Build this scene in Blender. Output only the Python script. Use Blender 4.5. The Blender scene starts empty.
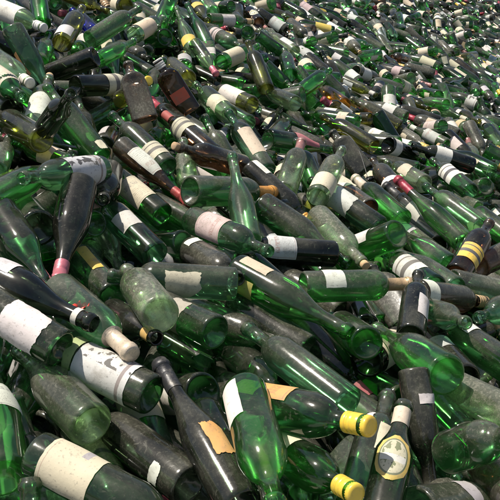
import bpy, math, random
import numpy as np

# ------------------------------------------------------------------ camera, light, exposure
scene = bpy.context.scene
COL = scene.collection
PITCH = math.radians(20.0)
CAM = np.array([0.0, 0.0, 1.7])
FOCAL = 800.0 / 500.0                      # focal length in frame widths
cam_data = bpy.data.cameras.new("camera")
cam_data.sensor_width = 36.0
cam_data.lens = 36.0 * FOCAL
cam_data.clip_start = 0.02
cam_data.clip_end = 2000.0
cam = bpy.data.objects.new("camera", cam_data)
cam.location = CAM
cam.rotation_euler = (math.pi / 2 - PITCH, 0, 0)
COL.objects.link(cam)
scene.camera = cam

SUN_TO = np.array([-0.40, 0.10, 0.90])
SUN_TO /= np.linalg.norm(SUN_TO)
world = bpy.data.worlds.new("World")
scene.world = world
world.use_nodes = True
wn = world.node_tree.nodes
sky = wn.new("ShaderNodeTexSky")
sky.sky_type = 'NISHITA'
sky.sun_disc = False
sky.sun_elevation = math.asin(SUN_TO[2])
sky.sun_rotation = math.atan2(SUN_TO[0], SUN_TO[1])
sky.air_density = 1.2
sky.dust_density = 2.5
wn["Background"].inputs["Strength"].default_value = 0.075
world.node_tree.links.new(sky.outputs[0], wn["Background"].inputs[0])

sun_data = bpy.data.lights.new("sun", 'SUN')
sun_data.energy = 5.0
sun_data.angle = math.radians(0.53)
sun_data.color = (1.0, 0.94, 0.84)
sun = bpy.data.objects.new("sun", sun_data)
COL.objects.link(sun)
from mathutils import Vector
sun.rotation_euler = Vector(SUN_TO).to_track_quat('Z', 'Y').to_euler()
sun.location = (-5, 3, 9)

vs = scene.view_settings
vs.view_transform = 'Standard'
vs.look = 'None'
vs.gamma = 1.0
vs.exposure = 0.34
scene.render.engine = 'CYCLES'
scene.cycles.max_bounces = 8
scene.cycles.transparent_max_bounces = 20
scene.cycles.diffuse_bounces = 3
scene.cycles.glossy_bounces = 3
scene.cycles.transmission_bounces = 4
scene.cycles.sample_clamp_indirect = 4.0
scene.cycles.use_denoising = True

# ------------------------------------------------------------------ shape of the heap
D0 = 0.0745                                # width of a wine bottle
RIGHT = np.array([1.0, 0, 0])
FWD = np.array([0, math.cos(PITCH), -math.sin(PITCH)])
UPV = np.array([0, math.sin(PITCH), math.cos(PITCH)])


def heap_point(x, y, sink=0.0):
    """A point of the heap's top surface seen under the angles x, y (500 = frame width), sunk along its normal."""
    def P(x, y):
        L = 19 + (.062 if y >= 0 else .045) * y
        R = 6.3 * math.log1p(math.exp((y + 5) / 70))
        t = min(max(x / 500, -.3), 1.5)
        s = max(L * (1 - t) + R * t, 2.2)
        return CAM + (RIGHT * (x - 250) - UPV * (y - 250) + FWD * 800) * (D0 / s)
    p = P(x, y)
    if sink:
        n = np.cross(P(x + 3, y) - P(x - 3, y), P(x, y - 3) - P(x, y + 3))
        n /= np.linalg.norm(n)
        if n @ (CAM - p) < 0:
            n = -n
        p = p - n * sink
    return p


# ------------------------------------------------------------------ materials
class NT:
    def __init__(self, name):
        self.mat = bpy.data.materials.new(name)
        self.mat.use_nodes = True
        self.t = self.mat.node_tree
        self.t.nodes.clear()
        self.out = self.t.nodes.new("ShaderNodeOutputMaterial")

    def n(self, kind, **inp):
        nd = self.t.nodes.new("ShaderNode" + kind)
        for k, v in inp.items():
            if k.startswith('_'):
                setattr(nd, k[1:], v)
            else:
                self.set(nd, k, v)
        return nd

    def set(self, nd, k, v):
        key = int(k[1:]) if k[0] == 'i' and k[1:].isdigit() else k.replace('_', ' ')
        s = nd.inputs[key]
        if isinstance(v, bpy.types.NodeSocket):
            self.t.links.new(v, s)
        else:
            s.default_value = v

    def m(self, op, a, b=0.0, clamp=False):
        nd = self.n("Math", _operation=op, _use_clamp=clamp, i0=a, i1=b)
        return nd.outputs[0]

    def mix(self, f, a, b):
        nd = self.n("Mix", _data_type='RGBA', i0=f, i6=a, i7=b)
        return nd.outputs[2]

    def smooth(self, v, lo, hi):
        nd = self.n("MapRange", _interpolation_type='SMOOTHSTEP', i0=v, i1=lo, i2=hi)
        return nd.outputs[0]

    def mixs(self, f, a, b):
        nd = self.n("MixShader", i0=f, i1=a, i2=b)
        return nd.outputs[0]

    def done(self, sh):
        self.t.links.new(sh, self.out.inputs[0])
        return self.mat


def source(t, single):
    """colour, alpha and texture space of one thing (object colour) or of the merged far bottles (attribute)"""
    if single:
        oi = t.n("ObjectInfo")
        tc = t.n("TexCoord").outputs["Object"]
        off = t.n("VectorMath", _operation='SCALE', i0=(1.0, 1.7, 2.3))
        t.set(off, 'Scale', t.m('MULTIPLY', oi.outputs["Random"], 20.0))
        vec = t.n("VectorMath", _operation='ADD', i0=tc, i1=off.outputs[0]).outputs[0]
        return oi.outputs["Color"], oi.outputs["Alpha"], vec
    at = t.n("Attribute", _attribute_name='tint')
    return at.outputs["Color"], at.outputs["Alpha"], t.n("TexCoord").outputs["Object"]


def glass_material(name, single):
    t = NT(name)
    tint, dust, vec = source(t, single)
    geo = t.n("NewGeometry")
    facing = t.n("LayerWeight", Blend=0.5).outputs["Facing"]
    # colour of the wall deepens with the path through it
    g = t.m('DIVIDE', 0.62, t.m('SUBTRACT', 1.14, facing))
    thick = t.n("TexNoise", Vector=vec, Scale=9.0, Detail=2.0).outputs[0]
    g = t.m('MULTIPLY', g, t.m('ADD', t.m('MULTIPLY', thick, 0.9), 0.55))
    wall = t.n("Gamma", Color=tint, Gamma=g).outputs[0]
    clear = t.n("BsdfTransparent", Color=wall).outputs[0]
    glow = t.n("BsdfTranslucent", Color=t.n("Gamma", Color=tint, Gamma=0.75).outputs[0]).outputs[0]
    body = t.mixs(0.16, clear, glow)
    # coats of dust, dried splashes and speckles
    n1 = t.n("TexNoise", Vector=vec, Scale=16.0, Detail=5.0, Roughness=0.62).outputs[0]
    n2 = t.n("TexNoise", Vector=vec, Scale=520.0, Detail=3.0, Roughness=0.7).outputs[0]
    n3 = t.n("TexNoise", Vector=vec, Scale=55.0, Detail=4.0, Roughness=0.7, Distortion=1.2).outputs[0]
    up = t.n("SeparateXYZ", Vector=geo.outputs["Normal"]).outputs[2]
    n4 = t.n("TexNoise", Vector=vec, Scale=7.0, Detail=2.0).outputs[0]
    n5 = t.n("TexNoise", Vector=vec, Scale=130.0, Detail=4.0, Roughness=0.75, Distortion=0.6).outputs[0]
    # smears drawn out along the bottle
    sv = t.n("VectorMath", _operation='MULTIPLY', i0=vec, i1=(60.0, 60.0, 9.0)).outputs[0]
    n6 = t.n("TexNoise", Vector=sv, Scale=1.0, Detail=4.0, Roughness=0.65, Distortion=0.5).outputs[0]
    lvl = t.m('ADD', t.m('MULTIPLY', n1, 0.6), t.m('MULTIPLY', dust, 0.85))
    lvl = t.m('ADD', lvl, t.m('MULTIPLY', t.m('SUBTRACT', n4, 0.5), 1.5))
    lvl = t.m('ADD', lvl, t.m('MULTIPLY', up, 0.30))  # dust settled on upward faces, weighted to paint milky highlights on top sides
    mott = t.smooth(t.m('ADD', n5, t.m('MULTIPLY', t.m('SUBTRACT', n6, .5), 0.9)), .30, .70)
    film = t.m('MULTIPLY', t.smooth(lvl, 0.48, 1.75), 0.54)
    film = t.m('MULTIPLY', film, t.m('ADD', 0.66, t.m('MULTIPLY', mott, 0.46)))
    speck = t.m('MULTIPLY', t.smooth(t.m('ADD', n5, t.m('MULTIPLY', lvl, 0.10)), 0.64, 0.76), 0.34)
    spot = t.m('MULTIPLY', t.smooth(t.m('ADD', n3, t.m('MULTIPLY', lvl, 0.10)), 0.65, 0.75), 0.42)
    fine = t.m('MULTIPLY', t.smooth(n2, .56, .70), 0.30)
    cover = t.m('ADD', film, t.m('MULTIPLY', t.m('ADD', speck, fine), t.m('MULTIPLY', dust, 0.9)))
    cover = t.m('MAXIMUM', cover, t.m('MULTIPLY', spot, t.m('ADD', dust, .2)))
    cover = t.m('MINIMUM', cover, 0.86)
    dcol = t.mix(n3, (0.19, 0.185, 0.14, 1), (0.38, 0.37, 0.295, 1))
    dcol = t.mix(t.m('MULTIPLY', t.smooth(n2, .35, .6), .5), dcol, (0.25, 0.235, 0.18, 1))
    ds = t.mixs(0.25, t.n("BsdfDiffuse", Color=dcol).outputs[0], t.n("BsdfTranslucent", Color=dcol).outputs[0])
    bump = t.n("Bump", Strength=0.12, Distance=0.002, Height=n1).outputs[0]
    rough = t.m('ADD', 0.09, t.m('MULTIPLY', cover, 0.38))
    gloss = t.n("BsdfGlossy", Roughness=rough, Normal=bump, Color=(1, 1, 1, 1)).outputs[0]
    fr = t.n("Fresnel", IOR=1.52, Normal=bump).outputs[0]
    body = t.mixs(cover, body, ds)
    fr = t.m('MULTIPLY', fr, t.m('SUBTRACT', 1.0, t.m('MULTIPLY', cover, 0.55)))
    return t.done(t.mixs(fr, body, gloss))


def paper_material(name, style, single=True):
    t = NT(name)
    col, a, vec = source(t, single)
    n1 = t.n("TexNoise", Vector=vec, Scale=22.0, Detail=5.0, Roughness=0.65).outputs[0]
    n2 = t.n("TexNoise", Vector=vec, Scale=160.0, Detail=3.0, Roughness=0.7).outputs[0]
    base = col
    if style != 'plain':
        uv = t.n("SeparateXYZ", Vector=t.n("UVMap", _uv_map='UVMap').outputs[0])
        u, v = uv.outputs[0], uv.outputs[1]

        def box(x, lo, hi):
            return t.m('MULTIPLY', t.m('GREATER_THAN', x, lo), t.m('LESS_THAN', x, hi))
        rnd = t.n("ObjectInfo").outputs["Random"]
        ink = (0.06, 0.05, 0.05, 1)
        if style == 'text':                                     # worn print: a heading block and lines of small type
            row = t.m('FLOOR', t.m('MULTIPLY', v, 17.0))
            inrow = box(t.m('FRACT', t.m('MULTIPLY', v, 17.0)), .30, .66)
            cv = t.n("CombineXYZ", X=t.m('MULTIPLY', u, 70.0), Y=t.m('MULTIPLY', row, 7.3), Z=t.m('MULTIPLY', rnd, 31.0)).outputs[0]
            ch = t.smooth(t.n("TexNoise", Vector=cv, Scale=1.0, Detail=2.0).outputs[0], 0.42, 0.60)
            wid = t.m('MULTIPLY', t.n("TexNoise", Vector=t.n("CombineXYZ", X=t.m('MULTIPLY', row, 3.7), Y=rnd, Z=0.0).outputs[0], Scale=1.0).outputs[0], 0.42)
            du = t.m('ABSOLUTE', t.m('SUBTRACT', u, .5))
            rows = t.m('MULTIPLY', t.m('LESS_THAN', du, t.m('ADD', wid, 0.12)), box(v, .10, .50))
            marks = t.m('MULTIPLY', t.m('MULTIPLY', inrow, ch), rows)
            hv = t.n("CombineXYZ", X=t.m('MULTIPLY', u, 30.0), Y=t.m('MULTIPLY', v, 11.0), Z=t.m('MULTIPLY', rnd, 17.0)).outputs[0]
            head = t.m('MULTIPLY', t.smooth(t.n("TexNoise", Vector=hv, Scale=1.0, Detail=3.0, Distortion=0.8).outputs[0], 0.46, 0.54),
                       t.m('MULTIPLY', box(u, .20, .80), box(v, .62, .78)))
            frame = t.m('MULTIPLY', t.m('SUBTRACT', 1.0, t.m('MULTIPLY', box(u, .06, .94), box(v, .055, .945))), t.m('MULTIPLY', box(u, .04, .96), box(v, .035, .965)))
            acc = t.mix(t.m('GREATER_THAN', rnd, .5), (0.07, 0.07, 0.10, 1), (0.28, 0.06, 0.05, 1))
            base = t.mix(t.m('MULTIPLY', marks, 0.5), base, ink)
            base = t.mix(t.m('MULTIPLY', t.m('MAXIMUM', head, frame), 0.5), base, acc)
        elif style == 'stripe':
            s1 = box(v, .36, .56)
            base = t.mix(s1, base, t.mix(t.m('GREATER_THAN', rnd, .35), (0.05, 0.05, 0.06, 1), (0.36, 0.04, 0.04, 1)))
            base = t.mix(box(v, .78, .84), base, ink)
        elif style == 'oval':
            du = t.m('MULTIPLY', t.m('SUBTRACT', u, .5), 2.0)
            dv = t.m('MULTIPLY', t.m('SUBTRACT', v, .5), 2.0)
            rr = t.m('SQRT', t.m('ADD', t.m('MULTIPLY', du, du), t.m('MULTIPLY', dv, dv)))
            base = t.mix(box(rr, .72, .80), base, (0.05, 0.10, 0.03, 1))
            base = t.mix(t.m('LESS_THAN', rr, .72), base, (0.62, 0.58, 0.40, 1))
            blob = t.n("TexNoise", Vector=t.n("CombineXYZ", X=t.m('MULTIPLY', u, 7.0), Y=t.m('MULTIPLY', v, 7.0), Z=rnd).outputs[0], Scale=1.0, Detail=2.0).outputs[0]
            base = t.mix(t.m('MULTIPLY', t.m('LESS_THAN', rr, .66), t.m('GREATER_THAN', blob, .53)), base, (0.10, 0.14, 0.04, 1))
            base = t.mix(t.m('MULTIPLY', box(v, .40, .54), t.m('LESS_THAN', rr, .70)), base, (0.75, 0.73, 0.66, 1))
        elif style == 'block':                                   # faded sheet with one small grey lilac panel
            base = t.mix(t.m('MULTIPLY', t.m('MULTIPLY', box(v, .60, .74), box(u, .16, .40)), .8), base, (0.30, 0.28, 0.36, 1))
            base = t.mix(t.m('MULTIPLY', t.m('MULTIPLY', box(v, .06, .075), box(u, .06, .94)), .6), base, (0.35, 0.2, 0.15, 1))
        else:                                                    # print: a dark figure on one side
            blob = t.n("TexNoise", Vector=t.n("CombineXYZ", X=t.m('MULTIPLY', u, 5.0), Y=t.m('MULTIPLY', v, 5.0), Z=t.m('MULTIPLY', rnd, 9.0)).outputs[0], Scale=1.0, Detail=3.0).outputs[0]
            base = t.mix(t.m('MULTIPLY', t.m('GREATER_THAN', blob, .55), box(u, .52, .9)), base, (0.04, 0.04, 0.05, 1))
            base = t.mix(t.m('MULTIPLY', box(v, .1, .16), box(u, .1, .9)), base, (0.25, 0.2, 0.2, 1))
    stain = t.smooth(n1, 0.50, 0.78)
    n7 = t.n("TexNoise", Vector=vec, Scale=8.0, Detail=3.0).outputs[0]
    base = t.mix(t.m('ADD', 0.10, t.m('MULTIPLY', t.smooth(n7, .35, .7), 0.30)), base, (0.33, 0.30, 0.23, 1))
    base = t.mix(t.m('MULTIPLY', stain, 0.6), base, (0.20, 0.17, 0.12, 1))
    base = t.mix(t.m('MULTIPLY', t.smooth(n2, 0.56, 0.70), 0.45), base, (0.12, 0.11, 0.09, 1))
    bump = t.n("Bump", Strength=0.35, Distance=0.002, Height=t.m('ADD', n1, t.m('MULTIPLY', n2, .4))).outputs[0]
    sh = t.n("BsdfPrincipled", Base_Color=base, Roughness=0.7, Normal=bump)
    return t.done(sh.outputs[0])


def foil_material(name, single=True, metal=0.25, rough=0.42, crumple=0.5, dirt=0.45):
    t = NT(name)
    col, a, vec = source(t, single)
    n1 = t.n("TexNoise", Vector=vec, Scale=60.0, Detail=4.0, Roughness=0.65).outputs[0]
    n2 = t.n("TexNoise", Vector=vec, Scale=260.0, Detail=2.0).outputs[0]
    base = t.mix(t.m('MULTIPLY', t.smooth(n1, .5, .72), dirt), col, (0.20, 0.18, 0.15, 1))
    base = t.mix(t.m('MULTIPLY', t.smooth(n2, .58, .7), dirt * .7), base, (0.08, 0.07, 0.06, 1))
    bump = t.n("Bump", Strength=crumple, Distance=0.0025, Height=n1).outputs[0]
    sh = t.n("BsdfPrincipled", Base_Color=base, Roughness=rough, Metallic=metal, Normal=bump)
    return t.done(sh.outputs[0])


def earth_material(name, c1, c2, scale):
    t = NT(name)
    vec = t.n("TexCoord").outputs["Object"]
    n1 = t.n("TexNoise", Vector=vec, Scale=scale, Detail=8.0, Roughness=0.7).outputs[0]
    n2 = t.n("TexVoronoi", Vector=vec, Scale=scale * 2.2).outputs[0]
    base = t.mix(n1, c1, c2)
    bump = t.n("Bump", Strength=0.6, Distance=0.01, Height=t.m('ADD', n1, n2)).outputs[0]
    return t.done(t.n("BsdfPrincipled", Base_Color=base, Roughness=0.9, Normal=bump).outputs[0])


GLASS = glass_material("bottle_glass", True)
GLASS_FAR = glass_material("far_bottle_glass", False)
PAPER = {s: paper_material("paper_" + s, s) for s in ('plain', 'text', 'stripe', 'oval', 'print', 'block')}
PAPER['torn'] = PAPER['plain']
PAPER_FAR = paper_material("far_paper", 'plain', False)
FOIL = foil_material("foil")
FOIL_FAR = foil_material("far_foil", False)
PLASTIC = foil_material("painted_cap", True, 0.0, 0.32, 0.12, 0.22)
CORK = foil_material("cork", True, 0.0, 0.85)
BED = earth_material("shade_dark_cullet", (0.012, 0.014, 0.010, 1), (0.05, 0.055, 0.045, 1), 40.0)  # unseen cullet bed, coloured near-black to put shade into the gaps
CONCRETE = earth_material("concrete", (0.20, 0.195, 0.19, 1), (0.34, 0.33, 0.32, 1), 6.0)

TINT = {'G': (.14, .54, .13), 'g': (.10, .33, .11), 'T': (.20, .47, .23), 'L': (.40, .60, .33), 'D': (.045, .070, .040),
        'O': (.30, .32, .07), 'N': (.17, .095, .05), 'B': (.05, .07, .45), 'C': (.74, .80, .75), 'A': (.50, .26, .06)}
PAINT = {'white': (.68, .66, .60), 'cream': (.62, .55, .40), 'beige': (.62, .50, .36), 'yellow': (.72, .50, .06), 'grey': (.42, .42, .42),
         'lilac': (.60, .59, .62), 'salmon': (.66, .36, .24), 'orange': (.66, .30, .06), 'pinkish': (.52, .40, .38), 'khaki': (.45, .38, .08),
         'lime': (.36, .48, .16), 'rose': (.62, .36, .32), 'pale': (.62, .63, .58), 'pink': (.48, .13, .17), 'torn': (.34, .30, .24),
         'vermilion': (.62, .09, .04), 'black': (.03, .03, .03), 'crimson': (.30, .03, .05), 'red': (.38, .06, .05), 'tan': (.50, .34, .19),
         'wine': (.20, .03, .05), 'gold': (.50, .36, .10), 'amber': (.55, .30, .06), 'brownpink': (.30, .14, .13)}

# ------------------------------------------------------------------ bottle shapes
# length, radius, end of the body, start of the neck (fractions), neck radius, curve of the shoulder
SHAPE = {'W': (.300, .0375, .62, .76, .0145, 'round'), 'B': (.295, .0400, .45, .80, .0150, 'slope'), 'C': (.312, .0425, .42, .82, .0155, 'slope'),
         'H': (.335, .0360, .40, .78, .0140, 'slope'), 'S': (.235, .0308, .56, .80, .0135, 'slope'), 'F': (.215, .0420, .66, .80, .0150, 'round'),
         'J': (.250, .0520, .50, .74, .0190, 'round'), 'K': (.285, .0385, .66, .76, .0150, 'round')}
NAME = {'W': 'wine_bottle', 'B': 'burgundy_bottle', 'C': 'sparkling_wine_bottle', 'H': 'slim_bottle', 'S': 'small_bottle',
        'F': 'flask_bottle', 'J': 'flagon', 'K': 'spirit_bottle'}


def radius_at(kind, f):
    L, r, be, ns, nr, sh = SHAPE[kind]
    if f <= be:
        if kind == 'J':
            return r * (1 - .10 * ((f - .28) / .28) ** 2)
        return r
    if f >= ns:
        return nr
    q = (f - be) / (ns - be)
    if sh == 'round':
        w = math.sqrt(max(0.0, 1 - q * q)) * .72 + (1 - q) * .28
        return nr + (r - nr) * w
    return nr + (r - nr) * (.5 + .5 * math.cos(math.pi * q ** .85))


def squash(kind, f, x, y):
    if kind != 'F':
        return x, y
    L, r, be, ns, nr, sh = SHAPE[kind]
    q = min(max((f - be) / (ns - be), 0), 1)
    a = math.atan2(y, x)
    R = math.hypot(x, y)
    sx = math.copysign(abs(math.cos(a)) ** .55, math.cos(a)) * R * .52
    sy = math.copysign(abs(math.sin(a)) ** .55, math.sin(a)) * R
    return sx * (1 - q) + x * q, sy * (1 - q) + y * q


def rings_mesh(kind, prof, seg, close_start=True, close_end=False, jag=0.0, rng=None):
    """lathe: prof is a list of (fraction of length, radius)"""
    L = SHAPE[kind][0]
    V, Fc = [], []
    for j, (f, r) in enumerate(prof):
        for i in range(seg):
            a = 2 * math.pi * i / seg
            x, y = squash(kind, f, r * math.cos(a), r * math.sin(a))
            z = f * L
            if jag and j == len(prof) - 1:
                z += rng.uniform(-jag, jag * .3)
            V.append((x, y, z))
    for j in range(len(prof) - 1):
        for i in range(seg):
            k = (i + 1) % seg
            Fc.append((j * seg + i, j * seg + k, (j + 1) * seg + k, (j + 1) * seg + i))
    if close_start:
        Fc.append(tuple(range(seg - 1, -1, -1)))
    if close_end:
        o = (len(prof) - 1) * seg
        Fc.append(tuple(range(o, o + seg)))
    return V, Fc


def glass_profile(kind, lo=False):
    L, r, be, ns, nr, sh = SHAPE[kind]
    if lo:
        p = [(.035, r * .45), (0, r * .82), (.02, r), (be, r)]
        p += [(be + (ns - be) * q, radius_at(kind, be + (ns - be) * q)) for q in (.4, .75)]
        p += [(ns, nr), (.95, nr), (.95, nr * 1.15), (1, nr * 1.12)]
        return p
    p = [(.075, r * .10), (.066, r * .34), (.035, r * .62), (.006, r * .80), (0, r * .87), (.006, r * .955), (.02, r * .995), (.035, r)]
    nb = 4
    p += [(.035 + (be - .035) * k / nb, radius_at(kind, .035 + (be - .035) * k / nb)) for k in range(1, nb + 1)]
    p += [(be + (ns - be) * q, radius_at(kind, be + (ns - be) * q)) for q in (.12, .28, .45, .6, .74, .87, .95)]
    p += [(ns, nr), ((ns + .945) / 2, nr), (.942, nr), (.946, nr + .0022), (.962, nr + .0027), (.978, nr + .0022), (.982, nr + .0008), (.998, nr + .0007),
          (1.0, nr - .001), (.995, nr - .0032), (.93, nr - .0036)]
    return p


CACHE = {}


def to_mesh(name, V, Fc, mat, uv=None):
    me = bpy.data.meshes.new(name)
    me.from_pydata(V, [], Fc)
    me.polygons.foreach_set('use_smooth', [True] * len(me.polygons))
    if uv:
        lay = me.uv_layers.new(name='UVMap')
        for lp in me.loops:
            lay.data[lp.index].uv = uv[lp.vertex_index]
    me.materials.append(mat)
    me.update()
    return me


def glass_geo(kind, lo=False, broken=0):
    if broken:
        rng = random.Random(broken * 31 + ord(kind))
        p = [q for q in glass_profile(kind, lo) if q[0] < (.50, .62, .74)[broken % 3]]
        f = (.50, .62, .74)[broken % 3]
        p.append((f, radius_at(kind, f)))
        return rings_mesh(kind, p, 12 if lo else 28, jag=.022, rng=rng)
    return rings_mesh(kind, glass_profile(kind, lo), 10 if lo else 28)


def label_geo(kind, a, b, arc, roll, torn, lo=False, seed=0, oval=False):
    """a curved sheet of paper stuck to the glass"""
    rng = random.Random(seed)
    L = SHAPE[kind][0]
    nu, nv = (8, 2) if lo else ((30, 16) if torn else (max(8, arc // 10), 6))
    V, Fc, uv = [], [], []
    ph = [rng.uniform(0, 6.28) for _ in range(8)]
    corner = rng.choice(((0, 0), (0, 1), (1, 0), (1, 1)))
    deep = rng.uniform(.1, .55)

    def wob(s, k):
        return .022 * math.sin(5 * s + ph[k]) + .014 * math.sin(13 * s + ph[k + 1]) + .010 * math.sin(31 * s + ph[k + 2]) + rng.uniform(-.008, .008)
    if torn:
        lo_u = [.04 + wob(j / nv, 0) + (max(0, deep - 1.3 * abs(j / nv - corner[1])) if corner[0] == 0 else 0) for j in range(nv + 1)]
        hi_u = [.96 + wob(j / nv, 2) - (max(0, deep - 1.3 * abs(j / nv - corner[1])) if corner[0] == 1 else 0) for j in range(nv + 1)]
        lo_v = [.04 + wob(i / nu, 3) for i in range(nu + 1)]
        hi_v = [.96 + wob(i / nu, 5) for i in range(nu + 1)]
    for j in range(nv + 1):
        for i in range(nu + 1):
            u, v = i / nu, j / nv
            if torn and not lo:
                u, v = lo_u[j] + (hi_u[j] - lo_u[j]) * u, lo_v[i] + (hi_v[i] - lo_v[i]) * v
            elif oval:
                u = .5 + (u - .5) * math.sqrt(max(.02, 1 - (2 * v - 1) ** 2 * .97))
            f = a + (b - a) * v
            th = math.radians(roll + (u - .5) * arc)
            r = radius_at(kind, f) + .0008
            if lo:
                r *= 1.03
            else:
                r += .0006 * math.sin(7 * u + ph[0]) * math.sin(5 * v + ph[1]) + .0005
                if (i in (0, nu) or j in (0, nv)) and not torn:
                    f += rng.uniform(-.002, .002)
                    th += rng.uniform(-.012, .012)
            x, y = squash(kind, f, r * math.cos(th), r * math.sin(th))
            V.append((x, y, f * L))
            uv.append((u, v))
    for j in range(nv):
        for i in range(nu):
            k = j * (nu + 1) + i
            Fc.append((k, k + 1, k + nu + 2, k + nu + 1))
    return V, Fc, uv


def top_geo(kind, what, lo=False):
    """what covers the neck: long foil, screw cap, cork, paper band"""
    L, r, be, ns, nr, sh = SHAPE[kind]
    seg = 10 if lo else 24
    if what == 'foil':
        f0 = ns - .008
        p = [(f0 + (ns - f0) * q, radius_at(kind, f0 + (ns - f0) * q) + .0009) for q in ((0, 1) if lo else (0, .5, 1))]
        p += [(.86, nr + .0010), (.885, nr + .0011), (.89, nr + .0003), (.90, nr + .0012), (.944, nr + .0010), (.948, nr + .0032), (.975, nr + .0034), (.982, nr + .0018), (1.002, nr + .0012), (1.004, nr * .6)]
        return rings_mesh(kind, p, seg, False, True)
    if what == 'cap':
        R = nr + .0026
        p = [(.845, R - .0012), (.847, R), (.870, R), (.872, R - .0013), (.880, R - .0013), (.882, R), (.905, R - .0001), (.907, R - .0009), (.911, R - .0001), (.950, R - .0002), (.952, R - .0008), (.956, R - .0002), (.992, R - .0003), (1.002, R - .0014), (1.004, nr * .7)]
        return rings_mesh(kind, p, seg, False, True)
    if what == 'cork':
        R = nr - .0038
        p = [(.90, R), (.96, R), (1.02, R + .0012), (1.05, R + .0014), (1.055, R - .001)]
        return rings_mesh(kind, p, seg, True, True)
    lo_f, hi_f = (.80, .935) if what == 'neck' else (.86, .90)
    p = [(lo_f + (hi_f - lo_f) * q, radius_at(kind, lo_f + (hi_f - lo_f) * q) + .0009) for q in (0, .5, 1)]
    return rings_mesh(kind, p, seg, False, False)


PART = {'foil': ('foil', FOIL), 'cap': ('screw_cap', PLASTIC), 'cork': ('cork', CORK), 'neck': ('neck_label', PAPER['plain']), 'band': ('neck_band', PAPER['plain'])}


def cached(key, make):
    if key not in CACHE:
        CACHE[key] = make()
    return CACHE[key]


def jitter(c, rng, amt=.12):
    k = 1 + rng.uniform(-amt, amt)
    return tuple(min(.95, v * k * (1 + rng.uniform(-.05, .05))) for v in c)


def link(name, mesh, parent=None, color=None):
    o = bpy.data.objects.new(name, mesh)
    COL.objects.link(o)
    if parent is not None:
        o.parent = parent
    if color is not None:
        o.color = color
    return o


def add_bottle(idx, row):
    kind, x, y, z, rx, ry, rz, k, gl, dust, broken, parts, label = row
    rng = random.Random(idx * 7 + 1)
    root = link(NAME[kind], None)
    root.empty_display_size = .05
    root.location = (x, y, z)
    root.rotation_euler = (math.radians(rx), math.radians(ry), math.radians(rz))
    root.scale = (k, k, k)
    root['label'] = label
    root['category'] = 'flask' if kind == 'F' else 'bottle'
    root['group'] = 'glass bottles heaped in the pile'
    me = cached(('glass', kind, broken), lambda: to_mesh(NAME[kind] + '_glass', *glass_geo(kind, False, broken), GLASS))
    link('glass', me, root, (*jitter(TINT[gl], rng), dust))
    for n, p in enumerate(parts.split(';')):
        w = p.split()
        if not w:
            continue
        if w[0] == 'lab':
            _, c, a, b, arc, roll, style = w
            torn = style == 'torn'
            V, Fc, uv = label_geo(kind, float(a), float(b), int(arc), int(roll), torn, False, idx * 5 + n, style == 'oval')
            link('paper_label', to_mesh('paper_label', V, Fc, PAPER[style], uv), root, (*jitter(PAINT[c], rng), 1))
        else:
            nm, mat = PART[w[0]]
            me = cached((w[0], kind), lambda: to_mesh(nm, *top_geo(kind, w[0]), mat))
            link(nm, me, root, (*jitter(PAINT[w[1]], rng), 1))
    return root


# ------------------------------------------------------------------ setting: ground and the packed core of the heap
def structure(name, V, Fc, mat, smooth=True):
    o = link(name, to_mesh(name, V, Fc, mat))
    o['kind'] = 'structure'
    return o


gs = 400.0
structure('ground', [(-gs, -gs, 0), (gs, -gs, 0), (gs, gs, 0), (-gs, gs, 0)], [(0, 1, 2, 3)], CONCRETE)


def heap_edge(x):
    return -24


nx, ny = 74, 60
V, Fc = [], []
rb = random.Random(4)
for j in range(ny + 1):
    for i in range(nx + 1):
        x = -170 + 920 * i / nx
        y0 = heap_edge(x)
        y = y0 + (620 - y0) * (j / ny) ** 1.5
        near = max(0.0, min(1.0, (y + (250 - x) * .3) / 200))
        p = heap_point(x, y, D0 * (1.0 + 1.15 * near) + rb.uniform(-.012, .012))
        V.append(tuple(p))
for j in range(ny):
    for i in range(nx):
        k = j * (nx + 1) + i
        Fc.append((k, k + nx + 1, k + nx + 2, k + 1))
# the heap's flanks run down to the ground
rim = [j * (nx + 1) for j in range(ny + 1)] + [ny * (nx + 1) + i for i in range(1, nx + 1)] \
    + [j * (nx + 1) + nx for j in range(ny - 1, -1, -1)] + [i for i in range(nx - 1, 0, -1)]
cx, cy = np.mean([V[r][0] for r in rim]), np.mean([V[r][1] for r in rim])
base = len(V)
for r in rim:
    px, py, pz = V[r]
    d = math.hypot(px - cx, py - cy)
    V.append((px + (px - cx) / d * pz * .9, py + (py - cy) / d * pz * .9, -.02))
for q in range(len(rim)):
    w = (q + 1) % len(rim)
    Fc.append((rim[q], rim[w], base + w, base + q))
structure('heap_core', V, Fc, BED)


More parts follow.
